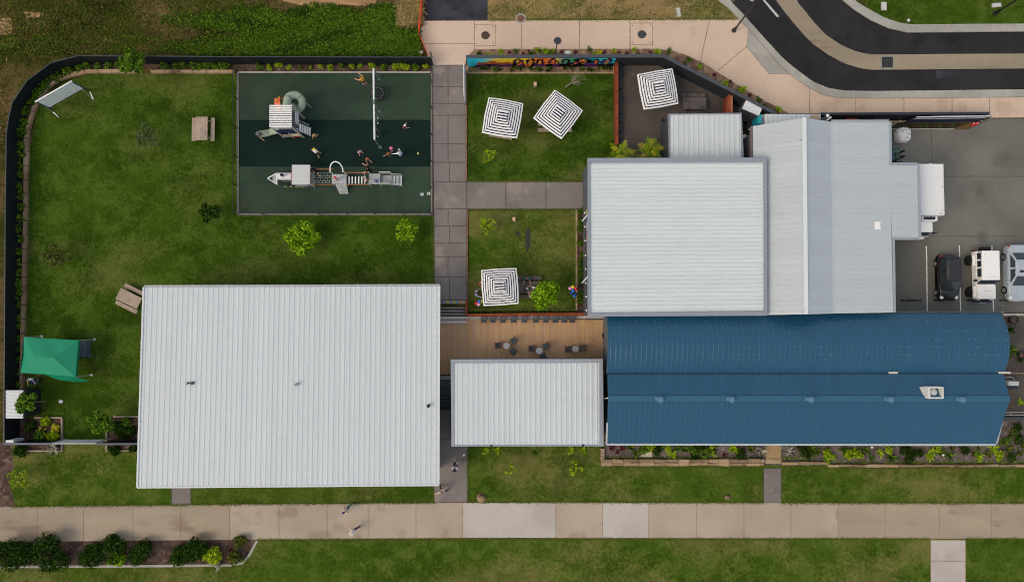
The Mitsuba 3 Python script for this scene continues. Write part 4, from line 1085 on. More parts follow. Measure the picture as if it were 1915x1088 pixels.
mb = MB(); xsn = r2.random(1500)
for x in np.arange(1131, 2050, 2.2):
    if 1427 < x < 1463:
        continue
    y = 856 + (x > 1520) * 9 + 1.6 * r2.standard_normal()
    g = G(x, y, 0)
    for j in range(5):
        a = r2.random() * 6.28; l = .16 + .16 * r2.random(); h = np.array([math.cos(a), math.sin(a), 0]); s = np.array([-h[1], h[0], 0])
        mb.add([g - s * .02, g + s * .02, g + h * l + [0, 0, l]], [[0, 1, 2]], np.array(lin(*PAL['lime' if j % 2 else 'green'][j % 3])) * (.8 + .4 * r2.random()))
struct_k = obj('border_grass', mb, 'leaf', colored=True, label='low grassy border along the sandstone edging', category='grass', kind='stuff')
for i, (x, y, r, kd, lb) in enumerate(((85, 788, 9, 'lime', 'lime green shrub at the top of the corner bed'), (98, 813, 12, 'lime', 'lime leafy shrub at the right of the corner bed'), (74, 815, 11, 'mid', 'green leafy shrub at the bottom of the corner bed'), (58, 797, 10, 'dark', 'dark shrub at the left of the corner bed'), (104, 801, 8, 'yellow', 'yellow croton shrub in the corner bed'), (222, 798, 13, 'dark', 'dark leafy shrub beside the dense tree in the gate bed'), (236, 790, 10, 'mid', 'leafy green shrub in the gate bed nearest the hall'), (230, 813, 12, 'dark', 'dark shrub at the lower end of the gate bed'), (246, 806, 10, 'dark', 'low dark shrub touching the hall wall'), (40, 842, 13, 'dark', 'dark shrub outside the lower left fence'), (214, 841, 10, 'dark', 'dark shrub outside the fence right of the gate'), (248, 838, 8, 'dark', 'small dark shrub outside the fence against the hall'))):
    k = thing('shrub', lb, 'shrub'); rr = np.random.default_rng(400 + i); R = r / S; g = G(x, y, R * .6)
    obj('foliage', leaves([(g[0] + a, g[1] + b, c + .05, d) for a, b, c, d in blob(R, 8, rr)], int(260 + 900 * R * R), .12, kd, rr, .45), 'leaf', k, colored=True)
    obj('stem', STEM, None, k, to_world=place([g[0], g[1], .02], 0, R * 1.6))
tuft(80, 805, 1.1, 'yellow', 'bright yellow star shaped plant in the corner bed', None, 0)
tuft(103, 838, 1.2, 'silver', 'dark spiky plant outside the lower left fence', None, 2)
for i, (x, y, kd, lb) in enumerate(((908, 843, 'lime', 'broad lime leaf plant by the annex wall, leftmost'), (929, 841, 'lime', 'lime leaf plant by the annex wall, second from left'), (1002, 843, 'green', 'spreading palm-like plant by the annex wall'), (1067, 842, 'lime', 'lime leaf plant by the annex wall, second from right'), (1090, 841, 'lime', 'lime leaf plant by the annex wall, rightmost'), (1893, 600, 'dark', 'dark plant in a pot at the top right of the service yard'), (1889, 617, 'dark', 'dark plant beside the curved blue roof'), (1892, 655, 'green', 'leafy green plant near the middle of the service yard'), (1886, 668, 'green', 'green plant under the end of the curved blue roof'), (1908, 672, 'dark', 'dark plant at the right edge of the service yard'), (1908, 752, 'lime', 'thin lime plant in the service yard'))):
    tuft(x, y, 1.5 if i in (2, 7) else 1.15, kd, lb, None, i)

# sandstone walls of that bed
k = thing('stone_wall', 'low wide sandstone wall along the bed below the blue roof', 'wall')
rs = np.random.default_rng(12); x = 1123.0
while x < 1426:
    w = 16 + 20 * rs.random(); w = min(w, 1427 - x)
    for y0, y1, z in ((856.5, 863.5, .34), (863.9, 870, .2)):
        a = rs.normal(0, .5, 4)
        obj('block', MB().prism(Polygon(XY([(x, y0 + a[0]), (x + w, y0 + a[1]), (x + w, y1 + a[2]), (x, y1 + a[3])])).buffer(-.02), 0, z + .05 * rs.random()), 'sandstone' if rs.random() < .6 else 'dark_sandstone', k)
    x += w
for i in range(5):
    obj('block', MB().prism(Polygon(XY(R4(1122.5, 837 + 4.6 * i, 1129.5, 841.2 + 4.6 * i))).buffer(-.01), 0, .32), 'sandstone', k)
x = 1461.0
while x < 2100:
    w = 14 + 22 * rs.random(); y0 = 866.5 if x > 1525 else 862
    obj('block', MB().prism(Polygon(XY([(x, y0 + rs.normal(0, .4)), (x + w, y0 + rs.normal(0, .4)), (x + w, y0 + 5.5 + rs.normal(0, .5)), (x, y0 + 5.5 + rs.normal(0, .5))])).buffer(-.015), 0, .25 + .08 * rs.random()), 'sandstone' if rs.random() < .5 else 'dark_sandstone', k)
    x += w
k = thing('tan_path', 'short tan paved path through the bed below the blue roof', 'path')
obj('slab', MB().prism(Polygon(XY(R4(1431, 832, 1460, 857))), 0, .05), paint('a08560'), k)
obj('step', MB().prism(Polygon(XY(R4(1431, 857.4, 1460, 866))), 0, .12), 'sandstone', k)
k = thing('stepping_stone', 'pale angular stone slab in the grey mulch bed', 'stone')
obj('slab', MB().prism(Polygon(XY([(1194, 853), (1207, 845), (1219, 843), (1219.5, 854)])), 0, .1), paint('bcb29c'), k)
for nm, pts, lb in (('bed_edging', [(66, 779, 118, 782), (116, 782, 118.6, 843), (52, 841, 118, 843.5)], 'pale timber edging of the corner bed at the lower left'), ('bed_edging', [(214, 777, 262, 779.6), (199.5, 808, 202, 842), (201, 840.5, 264, 843)], 'pale timber edging of the bed beside the hall')):
    k = thing(nm, lb, 'edging')
    for q in pts:
        obj('board', MB().prism(Polygon(XY(R4(*q))), 0, .16), 'weathered_timber', k)
k = thing('bed_edging', 'pale concrete edging along the lower rim of the bottom-left bed', 'edging')
obj('strip', MB().prism(LineString(XY([(-200, 1062), (0, 1059), (200, 1058), (430, 1056), (452, 1052), (466, 1038), (481, 1010)])).buffer(.1, cap_style=2), 0, .06), 'kerb_concrete', k)

# rough scrub beyond the fence
rs = np.random.default_rng(99)


def scrub(n, x0, x1, y0, y1, dens, pals, L):
    """Grass and weed blades scattered over a survey rectangle, thicker where dens says so."""
    px, py = x0 + (x1 - x0) * rs.random(n), y0 + (y1 - y0) * rs.random(n)
    g0, gx, gy = G(0, 0), G(1000, 0), G(0, 1000)
    keep = rs.random(n) < dens(px, py)
    px, py = px[keep], py[keep]; n = len(px)
    P3 = np.array([G(a, b) for a, b in zip(px, py)])
    a = rs.random(n) * 6.283; l = L * (.5 + rs.random(n)); h = np.c_[np.cos(a), np.sin(a), np.zeros(n)]; s = np.c_[-h[:, 1], h[:, 0], np.zeros(n)]
    e = .5 + rs.random(n); w = .022 + .034 * rs.random(n)
    mid = P3 + h * (l * e * .35)[:, None] + np.c_[np.zeros((n, 2)), l * .5]; tip = P3 + h * (l * e * .8)[:, None] + np.c_[np.zeros((n, 2)), l * .75]
    V = np.stack([P3 - s * .01, mid - s * w[:, None], mid + s * w[:, None], tip], 1).reshape(-1, 3)
    i = np.arange(n)[:, None] * 4
    noise2 = np.sin(px * .045 + 2 * np.sin(py * .08)) + np.sin(py * .11 + px * .02) + .8 * rs.standard_normal(n)
    cols = np.zeros((n, 3))
    for j in range(n):
        p = PAL[pals[0] if noise2[j] < .2 else (pals[1] if noise2[j] < 1.3 else pals[2])]
        cols[j] = lin(*p[rs.integers(len(p))])
    cols *= (.7 + .55 * rs.random((n, 1)))
    return MB().add(V, np.vstack([i + [0, 1, 2], i + [1, 3, 2]]), np.repeat(cols, 4, 0))


def clump(px, py):
    return .5 + .5 * np.sin(px * .09 + 3 * np.sin(py * .05)) * np.sin(py * .13 + 2 * np.sin(px * .031))


fy = lambda px: np.interp(px, [-200, 10, 16, 23, 50, 95, 146, 273, 800], [900, 260, 218, 190, 149, 116, 103, 104, 105])
m1 = scrub(80000, 300, 786, 8, 104, lambda x, y: (y < fy(x)) * np.clip((y - 8 - 8 * np.sin(x * .05)) / 22, 0, 1) * np.clip((x - 320 - 60 * np.sin(y * .12)) / 260, 0, 1) * (.35 + .65 * clump(x, y)) * np.clip((798 - x) / 14, 0, 1), ('green', 'mid', 'dark'), .26)
obj('tall_weeds', m1, 'leaf', colored=True, label='thick green weeds beyond the boundary fence above the playground', category='weeds', kind='stuff')
m2 = scrub(80000, -60, 500, -20, 104, lambda x, y: (y < fy(x)) * (.12 + .88 * np.clip((y - 66 + 10 * np.sin(x * .03)) / 14, 0, 1) * clump(x * .7, y)) * .9, ('olive', 'green', 'brown'), .17)
obj('rough_grass', m2, 'leaf', colored=True, label='rough dry grass and weeds beyond the curved left end of the fence', category='grass', kind='stuff')
m3 = scrub(6000, -60, 14, 100, 830, lambda x, y: (y < fy(x)) * (.2 + .6 * clump(x, y)), ('olive', 'dark', 'straw'), .3)
obj('rough_grass', m3, 'leaf', colored=True, label='rough grass strip outside the left boundary fence', category='grass', kind='stuff')
m4 = scrub(2600, 745, 797, 0, 50, lambda x, y: np.clip((797 - x - .1 * y) / 10, 0, 1), ('straw', 'straw', 'straw'), .4)
obj('dry_grass', m4, 'leaf', colored=True, label='pale dry grass behind the orange barrier mesh', category='grass', kind='stuff')
m5 = scrub(5000, 912, 1375, -20, 38, lambda x, y: .25 + .5 * clump(x, y), ('straw', 'olive', 'straw'), .12)
obj('dry_grass', m5, 'leaf', colored=True, label='short dry grass of the verge above the footpath', category='grass', kind='stuff')
# ragged lawn margins
mb = MB()
edges = [[(809, 404), (811, 535)], [(875, 938), (1428, 939.5)], [(300, 944), (812, 939)], [(1461, 940), (1915, 940.5)], [(0, 1013), (0, 1013)], [(481, 1008.5), (1738, 1006.5)], [(1806, 1006.5), (1915, 1006.5)], [(875, 840), (875, 938)], [(874, 393), (1076, 393)], [(874, 139), (874, 338)], [(873, 339), (1095, 339)], [(912, 38.5), (1380, 37)], [(20, 947), (300, 944)], [(52, 200), (52, 200)], [(446, 404), (808, 404)], [(50, 260), (46, 620)], [(1130, 872), (1428, 872)], [(1463, 874), (1915, 874)]]
for a, b in edges:
    a, b = np.array(a, float), np.array(b, float); n = int(np.linalg.norm(b - a) * 5)
    for j in range(n):
        q = a + (b - a) * rs.random(); g = G(*q, .01) + np.r_[rs.normal(0, .05, 2), .01]
        an = rs.random() * 6.28; h = np.array([math.cos(an), math.sin(an), .35]); s = np.array([-h[1], h[0], 0]); l = .08 + .12 * rs.random()
        mb.add([g - s * .015, g + s * .015, g + h * l], [[0, 1, 2]], np.array(lin(*((60, 84, 22), (80, 98, 34), (104, 104, 52))[rs.integers(3)])) * (.8 + .4 * rs.random()))
obj('lawn_fringe', mb, 'leaf', colored=True, label='uncut grass fringe along the lawn margins', category='grass', kind='stuff')
# ------------------------------------------------------------------ umbrellas, tables, chairs
def umbrella(cor, label, seed):
    k = thing('striped_umbrella', label, 'umbrella', 'navy and white striped umbrellas')
    z = 2.25
    c4 = np.array([G(x, y, z)[:2] for x, y in cor]); c = c4.mean(0); apex = .62
    out = []
    for i in range(4):
        a, b = c4[i], c4[(i + 1) % 4]
        out += [a, c + ((a + b) / 2 - c) * 1.035]
    out = np.array(out); Wc, Nc = lin(236, 234, 240), lin(38, 36, 62)
    m = MB(); ts = [.24]; cols = []
    for i in range(6):
        p = (1 - .24) / 6
        ts += [.24 + p * (i + .40), .24 + p * (i + 1)]; cols += [Nc, Wc]
    rr = np.random.default_rng(seed); sag = rr.normal(0, .015, 8)

    def pt(j, t):
        q = c + (out[j] - c) * t
        return np.array([q[0], q[1], z + apex * (1 - t) ** .92 * (1 if j % 2 == 0 else .97) + sag[j] * t])
    for i in range(len(ts) - 1):
        for j in range(8):
            j2 = (j + 1) % 8; A, B, C, D = pt(j, ts[i]), pt(j, ts[i + 1]), pt(j2, ts[i + 1]), pt(j2, ts[i])
            dip = np.array([0, 0, -.035])
            m.add([A, B, (B + C) / 2 + dip, C, D, (A + D) / 2 + dip], [[0, 1, 2], [0, 2, 5], [5, 2, 3], [5, 3, 4]], cols[i])
    for j in range(8):                                                # the hanging hem
        A, C = pt(j, 1), pt((j + 1) % 8, 1)
        m.add([A, C, C - [0, 0, .1], A - [0, 0, .1]], [[0, 1, 2], [0, 2, 3]], Wc)
    obj('canopy', m, 'leaf', k, colored=True)
    m = MB(); q = [c + (out[j] - c) * .27 for j in (0, 2, 4, 6)]; n = 7
    for i in range(n):
        for s in range(2):
            def P2(u, v):
                xy = (q[0] * (1 - u) + q[1] * u) * (1 - v) + (q[3] * (1 - u) + q[2] * u) * v
                return np.array([*xy, z + apex + .07 - .14 * max(abs(u - .5), abs(v - .5))])
            v0, v1 = i / n, (i + 1) / n
            m.add([P2(s * .5, v0), P2(s * .5 + .5, v0), P2(s * .5 + .5, v1), P2(s * .5, v1)], [[0, 1, 2], [0, 2, 3]], Wc if i % 2 == 0 else Nc)
    obj('vent_cap', m, 'leaf', k, colored=True)
    m = MB()
    for j in range(8):
        obj('rib', MB().tube([*c, z + apex - .06], pt(j, .98) - [0, 0, .03], .013, n=5), paint('b8b2a8'), k)
    obj('pole', MB().tube([*c, .05], [*c, z + apex], .027), paint('c9c4bc'), k)
    obj('base', MB().lathe([(0, .02), (.33, .02), (.33, .09), (.06, .12), (.05, .3), (0, .3)], [*c, 0], 20), paint('3a3c40'), k)
    return c


umbrella([(913.7, 182), (978.7, 193.7), (967, 259), (901, 248.4)], 'striped umbrella at the left of the upper lawn', 1)
umbrella([(1037.5, 168), (1090.3, 207), (1050, 260.6), (997, 221)], 'striped umbrella turned like a diamond on the upper lawn', 2)
umbrella([(1191.5, 139.7), (1257.6, 128.2), (1268.8, 194), (1204, 205)], 'striped umbrella in the dark courtyard', 3)
umbrella([(899.7, 505), (966, 501.3), (970, 567.7), (903.8, 572)], 'striped umbrella on the lower lawn beside the deck planter', 4)


def picnic(px, py, rz, m, label, ln=2.0, holes=1, group=None):
    k = thing('picnic_table', label, 'picnic table', group)
    g = G(px, py, .75); t = lambda mb: mb.shift([g[0], g[1], 0], rz)
    for i in range(5):
        obj('top_plank', t(MB().box([0, -.4 + .2 * i, .735], (ln, .19, .04))), m, k)
    for s in (-1, 1):
        for i in (0, 1):
            obj('seat_plank', t(MB().box([0, s * (.72 + .165 * i), .44], (ln, .155, .04))), m, k)
        x = s * ln * .36
        obj('leg', t(MB().bar([x, -.28, .7], [x, -.62, .02], .05, .1)), m, k)
        obj('leg', t(MB().bar([x, .28, .7], [x, .62, .02], .05, .1)), m, k)
        obj('crossbeam', t(MB().box([x + .06, 0, .38], (.05, 1.75, .09))), m, k)
        obj('crossbeam', t(MB().box([x + .06, 0, .68], (.05, .95, .07))), m, k)
    for i in range(holes):
        obj('umbrella_hole', t(MB().lathe([(0, .757), (.035, .757), (.045, .762)], [(i - (holes - 1) / 2) * .8, 0, 0], 10)), paint('2a2624'), k)
    return k


picnic(377, 240.5, 90, 'weathered_timber', 'pale weathered picnic table standing alone on the left lawn near the playground fence')
picnic(240.8, 558, -26, 'weathered_timber', 'pale picnic table set askew beside the corner of the large hall')
picnic(1298.8, 193.5, 0, 'grey_timber', 'dark grey picnic table with two holes in the courtyard', holes=2)
picnic(990, 537, 0, 'grey_timber', 'dark picnic table between the umbrella and the bright tree on the lower lawn')
picnic(1038, 224, 0, 'weathered_timber', 'picnic table under the diamond-turned umbrella', ln=2.9)
picnic(939, 236, -9, 'weathered_timber', 'picnic table under the left umbrella of the upper lawn')


def chair_parts(k, g, rz, z, tone):
    t = lambda mb: mb.shift([g[0], g[1], z], rz)
    obj('seat', t(MB().box([0, 0, .44], (.42, .42, .03)).box([0, .205, .43], (.42, .03, .04))), paint(tone, .5), k)
    obj('backrest', t(MB().box([0, -.25, .72], (.42, .025, .3), rot=[[1, 0, 0], [0, .97, .22], [0, -.22, .97]])), paint(tone, .5), k)
    for sx in (-1, 1):
        obj('leg', t(MB().tube([sx * .2, .18, .43], [sx * .24, .23, 0], .014, n=6)), paint(BLACK), k)
        obj('leg', t(MB().tube([sx * .2, -.2, .43], [sx * .25, -.29, 0], .014, n=6).tube([sx * .2, -.2, .43], [sx * .2, -.29, .87], .014, n=6)), paint(BLACK), k)
        obj('armrest', t(MB().path([[sx * .2, -.26, .66], [sx * .235, .1, .66], [sx * .22, .2, .45]], .013, 6)), paint(BLACK), k)


for i, px in enumerate((904.6, 922, 940.5, 960.5, 980.7, 1002, 1020.7, 1038.4, 1055, 1069.7)):
    k = thing('deck_chair', f'{nth(i)} dark grey chair from the left in the row below the steel planter', 'chair', 'row of chairs along the planter')
    chair_parts(k, G(px, 596.8, DZ + .45), 0, DZ, ('4f5157', '4c4e55', '50525a', '4a5158', '53555c', '4b565d', '52555e', '4b545c', '49525b', '584d58')[i])
for i, (px, py, ch) in enumerate(((947.3, 646.8, ((932, 645.7, -88, 'left'), (960.5, 637, 128, 'upper right'), (959.5, 656, 42, 'lower right'))), (1008.5, 656, ((995, 651.5, -95, 'left'), (1021, 646.5, 120, 'upper right'), (1016, 667, 25, 'lower'))), (1076.5, 652.5, ((1063, 653, -90, 'left'), (1090, 651, 92, 'right'))))):
    where = ('left', 'middle', 'right')[i]
    k = thing('cafe_table', f'small round grey cafe table on the deck, the {where} one', 'table', 'round tables on the deck')
    g = G(px, py, DZ + .74)
    obj('tabletop', MB().lathe([(0, .715), (.27, .715), (.285, .73), (.27, .745), (0, .745)], [g[0], g[1], DZ], 24), paint(('a9a6a8', 'b4b1b0', 'a79a98')[i], .45), k, smooth=30)
    obj('rim', MB().lathe([(.28, .66), (.34, .66), (.34, .70), (.28, .70), (.28, .66)], [g[0], g[1], DZ], 24), paint(('6a3434', '4a484c', '3e3434')[i]), k)
    obj('column', MB().lathe([(.24, 0), (.24, .03), (.04, .06), (.035, .66), (.1, .7)], [g[0], g[1], DZ], 14), paint('2b2d31'), k)
    for x, y, rz, w in ch:
        k = thing('cafe_chair', f'dark chair on the {w} side of the {where} round deck table', 'chair', 'chairs at the round deck tables')
        chair_parts(k, G(x, y, DZ + .45), rz, DZ, '4a4548' if w in ('left', 'right') else '3f4a4c')
k = thing('planter_pot', 'dark teal round pot at the right end of the deck by the blue roof', 'pot')
g = G(1132.3, 627, DZ + .6)
obj('pot', MB().lathe([(.2, 0), (.27, .5), (.3, .6), (.25, .6), (.22, .5), (0, .5)], [g[0], g[1], DZ], 18), paint('1f4a50', .35), k, smooth=40)
obj('soil', MB().lathe([(.23, .5), (.1, .54), (0, .55)], [g[0], g[1], DZ], 12), 'mulch', k)

# dark louvre benches beside the beam wall, seen as a ragged dark row
for i, (y0, y1) in enumerate(((119, 142), (142, 166), (173, 193), (193, 212), (215, 228), (232, 246), (251, 260))):
    k = thing('bench_seat', f'{nth(i)} dark slatted seat from the top along the rust orange beam wall', 'bench', 'dark seats along the beam wall')
    for q in range(4):
        ya, yb = y0 + (y1 - y0) * q / 4, y0 + (y1 - y0) * (q + .86) / 4
        obj('slat', MB().prism(XY(R4(1157.5, ya, 1162.8 + (q % 2) * .9, yb), .45), .4, .45), paint('2b3036'), k)
    for y in (y0 + 1.5, y1 - 2.5):
        obj('leg', MB().prism(XY(R4(1158, y, 1163, y + 1.2), .4), .04, .4), paint('1d2126'), k)

# ------------------------------------------------------------------ gazebo, screen
k = thing('pop_up_gazebo', 'green pop-up gazebo standing by the left boundary fence', 'gazebo')
z = 2.15
TL, TR, BR, BL = G(44.5, 630, z), G(147, 636, z), G(141, 705, z), G(38, 697, z)
P1, P2 = G(64.5, 666, 2.95), G(98.5, 668.5, 2.98)
NM, NM2 = G(78, 631.5, z - .03), G(110, 634, z - .02)
V = [TL, NM, NM2, TR, BR, (BR + BL) / 2 + [0, 0, -.06], BL, P1, P2, (TL + BL) / 2 + [.08, 0, -.05], (TR + BR) / 2 + [-.05, 0, -.05], (NM + P1) / 2 - [0, 0, .08], (NM2 + P2) / 2 - [0, 0, .07]]
F = [[0, 7, 1], [1, 7, 8], [1, 8, 2], [2, 8, 3], [3, 8, 10], [10, 8, 4], [4, 8, 5], [5, 8, 7], [5, 7, 6], [6, 7, 9], [9, 7, 0]]
tm = trimesh.Trimesh(np.array(V), np.array(F), process=False).subdivide().subdivide()
vv = np.array(tm.vertices); rg = np.random.default_rng(2)
vv[:, 2] += .05 * np.sin(vv[:, 0] * 3.1 + vv[:, 1] * 2.2) * (vv[:, 2] > z + .02) - .03 * np.abs(np.sin(vv[:, 0] * 5 + 1))
obj('canopy', MB().add(vv, tm.faces), paint('1a8a66', .35), k, smooth=25)
m = MB()
for a, b in ((TL, TR), (TR, BR), (BR, BL), (BL, TL)):
    n = 10
    for i in range(n):
        p, q = a + (b - a) * i / n, a + (b - a) * (i + 1) / n
        m.add([p, q, q - [0, 0, .24], p - [0, 0, .24 + .02 * (i % 2)]], [[0, 1, 2], [0, 2, 3]])
obj('valance', m, paint('15775a', .45), k)
A = BL * .55 + BR * .45
fl = [A, BR, G(166, 711, 1.15), G(163, 713, .95), G(140, 714, 1.2), G(112, 710.5, 1.6)]
obj('side_curtain', MB().add(fl, [[0, 1, 5], [1, 4, 5], [1, 2, 4], [2, 3, 4]]), paint('128060', .4), k)
for p in (TL, TR, BR, BL):
    obj('leg', MB().bar([p[0], p[1], 0], p - [0, 0, .05], .04), paint('c8ccce', .4), k)
    obj('foot', MB().box([p[0], p[1], .02], (.16, .16, .03)), paint('c8ccce'), k)
    obj('truss', MB().bar(p - [0, 0, .1], (P1 + P2) / 2 - [0, 0, .35], .025), paint('a8acb0'), k)
k = thing('folding_table', 'dark grey folding table under the right side of the green gazebo', 'table')
for x0, x1, z in ((149, 162.5, .74), (163, 169.5, .73)):
    obj('top', MB().prism(XY([(x0, 636.5), (x1, 637), (x1 - 1, 668), (x0, 668)], z), z - .04, z), paint('4c565f' if x0 < 160 else '37444f'), k)
for x, y in ((151, 639), (167, 639), (151, 665), (167, 665)):
    obj('leg', MB().tube(G(x, y, .7) * [1, 1, 0], G(x, y, .7), .016), paint('8a8e92'), k)
k = thing('camp_chair', 'dark green folding camp chair in front of the gazebo', 'chair')
g = G(66, 713, .4)
obj('seat', MB().box(g, (.48, .46, .03)), paint('0f5a48', .7), k)
obj('backrest', MB().box(g + [0, -.24, .28], (.48, .04, .5)), paint('0d5142', .7), k)
for sx in (-1, 1):
    for sy in (-1, 1):
        obj('leg', MB().tube(g + [sx * .22, sy * .22, 0], [g[0] - sx * .2, g[1] + sy * .24, .01], .013, n=6), paint('22262a'), k)
    obj('armrest', MB().bar(g + [sx * .26, -.24, .2], g + [sx * .26, .22, .2], .05, .02), paint('1a1d20'), k)
k = thing('toy_bag', 'small black bag on the grass beside the green camp chair', 'bag')
g = G(74, 707.5, .1)
obj('body', trimesh.creation.icosphere(subdivisions=2, radius=.2).apply_transform(np.diag([1, .7, .8, 1])).apply_translation([g[0], g[1], .15]), paint('1a1c20'), k, smooth=True)
obj('handle', MB().path([[g[0] - .1, g[1], .26], [g[0], g[1], .38], [g[0] + .1, g[1], .26]], .014, 6), paint('d8cfc4'), k)

k = thing('outdoor_screen', 'freestanding pale grey screen panel with white top bar at the upper left of the lawn', 'screen')
a, b, c, d = G(68.5, 190, 2.1), G(133, 153.5, 2.1), G(156, 169, .52), G(91, 203, .52)
dr_ = (b - a) / np.linalg.norm(b - a)
b2, c2 = np.array([b[0], b[1], .52]), None
pn = np.array([dr_[1], -dr_[0], 0])
obj('panel', MB().bar((a + [0, 0, -.8]), (b + [0, 0, -.8]), .05, 1.56), paint('dfe8ee', .5), k)
obj('top_bar', MB().bar(a - dr_ * .1 + [0, 0, .03], b + dr_ * .1 + [0, 0, .03], .1, .1), paint('eceef0', .35), k)
obj('bottom_bar', MB().bar(a - [0, 0, 1.6], b - [0, 0, 1.6], .07, .07), paint('1d2a4a'), k)
for s, p, ft in ((-1, a, (109, 219)), (1, b, (174.5, 186))):
    obj('post', MB().bar(np.array([p[0], p[1], 0]) + dr_ * s * .06, p + dr_ * s * .06, .07), paint('24304a'), k)
    f = G(*ft, .05); q = np.array([p[0], p[1], .05]) + dr_ * s * .2
    obj('foot', MB().bar(q + (f - q) * .3, f, .08, .05), paint('e4e6e4'), k)
    obj('stay', MB().tube(p - [0, 0, .9] + dr_ * s * .06, f + (f - q) * .2 - [0, 0, .04], .012, n=5), paint('8f949a'), k)

# ------------------------------------------------------------------ playground
GM = 'a9aaaa'
k = thing('play_tower', 'play tower with white slatted roof and grey-green tube slide', 'play tower')
rc = G(525, 217.5, 3.5); cx, cy = rc[0], rc[1]; hs = .84
off = lambda x, y, z: np.array([cx + x, cy + y, z])
for i in range(10):
    obj('roof_slat', MB().box(off(0, -.83 + .185 * i, 3.5 + .012 * (5 - abs(i - 5))), (1.82, .12, .05)), paint('eceef2', .4), k)
for x in (-.8, .8):
    obj('roof_frame', MB().box(off(x, 0, 3.44), (.06, 1.8, .06)), paint('4a4468'), k)
obj('roof_fascia', MB().box(off(0, -.89, 3.25), (1.6, .03, .32)), paint('b6bcc2'), k)
for x in (-1, 1):
    for y in (-1, 1):
        obj('post', MB().bar(off(x * hs, y * hs, 0), off(x * hs, y * hs, 3.42), .1), paint(GM), k)
obj('post', MB().bar(off(0, -hs, 0), off(0, -hs, 1.5), .08), paint(GM), k)
obj('deck', MB().box(off(0, 0, 1.5), (1.66, 1.66, .06)), paint('3c4046'), k)
for y, c, z0, z1, x0, x1 in ((-hs, '252a48', 1.6, 2.4, -.78, .78), (-hs, 'a39a86', .3, .95, -.78, -.06), (-hs, 'a8442c', .3, .68, .06, .78)):
    obj('side_panel', MB().box(off((x0 + x1) / 2, y, (z0 + z1) / 2), (x1 - x0, .04, z1 - z0)), paint(c), k)
for i in range(4):
    obj('counting_bar', MB().box(off(.42, -hs - .02, .78 + .15 * i), (.66, .05, .07)), paint('c9c2a8'), k)
obj('side_panel', MB().box(off(hs, .25, 2.0), (.04, .95, .8)), paint('c3c9cf'), k)
obj('side_panel', MB().box(off(-hs, .35, 2.0), (.04, .9, .8)), paint('8d949a'), k)
for s in (-1, 1):
    obj('ladder_stringer', MB().bar(off(.86, -.35 + .33 * s, 1.55), off(1.42, -.35 + .33 * s, .03), .05, .1), paint(GM), k)
    obj('ladder_handrail', MB().path([off(.86, -.35 + .36 * s, 2.3), off(1.1, -.35 + .36 * s, 2.1), off(1.5, -.35 + .36 * s, .9)], .025, 7), paint('c4c9cc'), k)
for i in range(5):
    q = (i + .5) / 5
    obj('ladder_step', MB().box(off(.86 + .56 * q, -.35, 1.55 - 1.5 * q), (.16, .6, .04)), paint('dfe2e6'), k)
cc = off(.5, 1.85, 0); R_ = .5
pts = [off(-.03, .82, 2.0), off(-.03, 1.3, 1.97), off(-.03, 1.6, 1.93)]
for t in np.linspace(0, 1, 22):
    a = math.pi - t * math.radians(345)
    pts.append([cc[0] + R_ * math.cos(a), cc[1] + R_ * math.sin(a), 1.9 - 1.35 * t])
sl = obj('tube_slide', MB().path(pts, .33, 18, cap=False), paint('93a490', .38), k, smooth=60)
for i in (4, 11, 17):
    p = np.array(pts[i]); d = np.array(pts[i + 1]) - np.array(pts[i - 1]); d /= np.linalg.norm(d)
    obj('joint_band', MB().path([p - d * .03, p + d * .03], .345, 18, cap=False), paint('5e6d5f'), sl)
obj('support', MB().tube([cc[0] + .1, cc[1] + .75, 0], [cc[0] + .1, cc[1] + .75, 1.7], .04), paint(GM), k)
obj('support', MB().tube([cc[0] + .9, cc[1] - .1, 0], [cc[0] + .9, cc[1] - .1, 1.1], .04), paint(GM), k)
w = [off(-hs, -.6, 1.5), off(-1.5, -.6, 1.05), off(-2.15, -.6, .5), off(-2.55, -.62, .36), off(-2.9, -.64, .34)]
m = MB(); ww = np.array(w); prof = [(-.28, .16), (-.27, 0), (0, -.02), (.27, 0), (.28, .16)]
V = np.vstack([[p + [0, y, z] for y, z in prof] for p in ww]); V = np.vstack([V, V - [0, 0, .03]])
F = [[i * 5 + j, (i + 1) * 5 + j, (i + 1) * 5 + j + 1, i * 5 + j + 1] for i in range(4) for j in range(4)]
obj('open_slide', m.add(V, F + [[25 + a for a in f] for f in F]), paint('98a893', .38), k)
obj('slide_leg', MB().tube(off(-2.4, -.6, 0), off(-2.4, -.6, .36), .04), paint(GM), k)
ow = [off(-1.0, .9, 1.55), off(-1.15, 1.6, 1.8), off(-1.2, 2.05, 1.6), off(-1.1, 2.35, .9), off(-1.0, 2.45, .05)]
V = np.vstack([[p, p + [.5, .06, .05], p + [.5, .06, 0], p - [0, 0, .04]] for p in ow])
F = [[i * 4 + j, (i + 1) * 4 + j, (i + 1) * 4 + (j + 1) % 4, i * 4 + (j + 1) % 4] for i in range(4) for j in range(4)]
obj('climbing_wall', MB().add(V, F), paint('d0643a', .4), k, smooth=40)
for i in range(5):
    obj('climbing_hold', MB().ball(np.array(ow[min(i, 3)]) * .5 + np.array(ow[min(i, 3) + 1]) * .5 + [.12 + .06 * (i % 3), .05, .05], .06, 1), paint('e8c23a'), k)
m = MB()
for i in range(6):
    m.tube(off(-.62 + .09 * i, .86, 2.0), off(-.62 + .09 * i, 2.3, .2), .02, n=5).tube(off(-.62, 1.0 + .25 * i, 1.85 - .3 * i), off(-.17, 1.0 + .25 * i, 1.85 - .3 * i), .02, n=5)
obj('climbing_net', m, paint('15181c'), k)

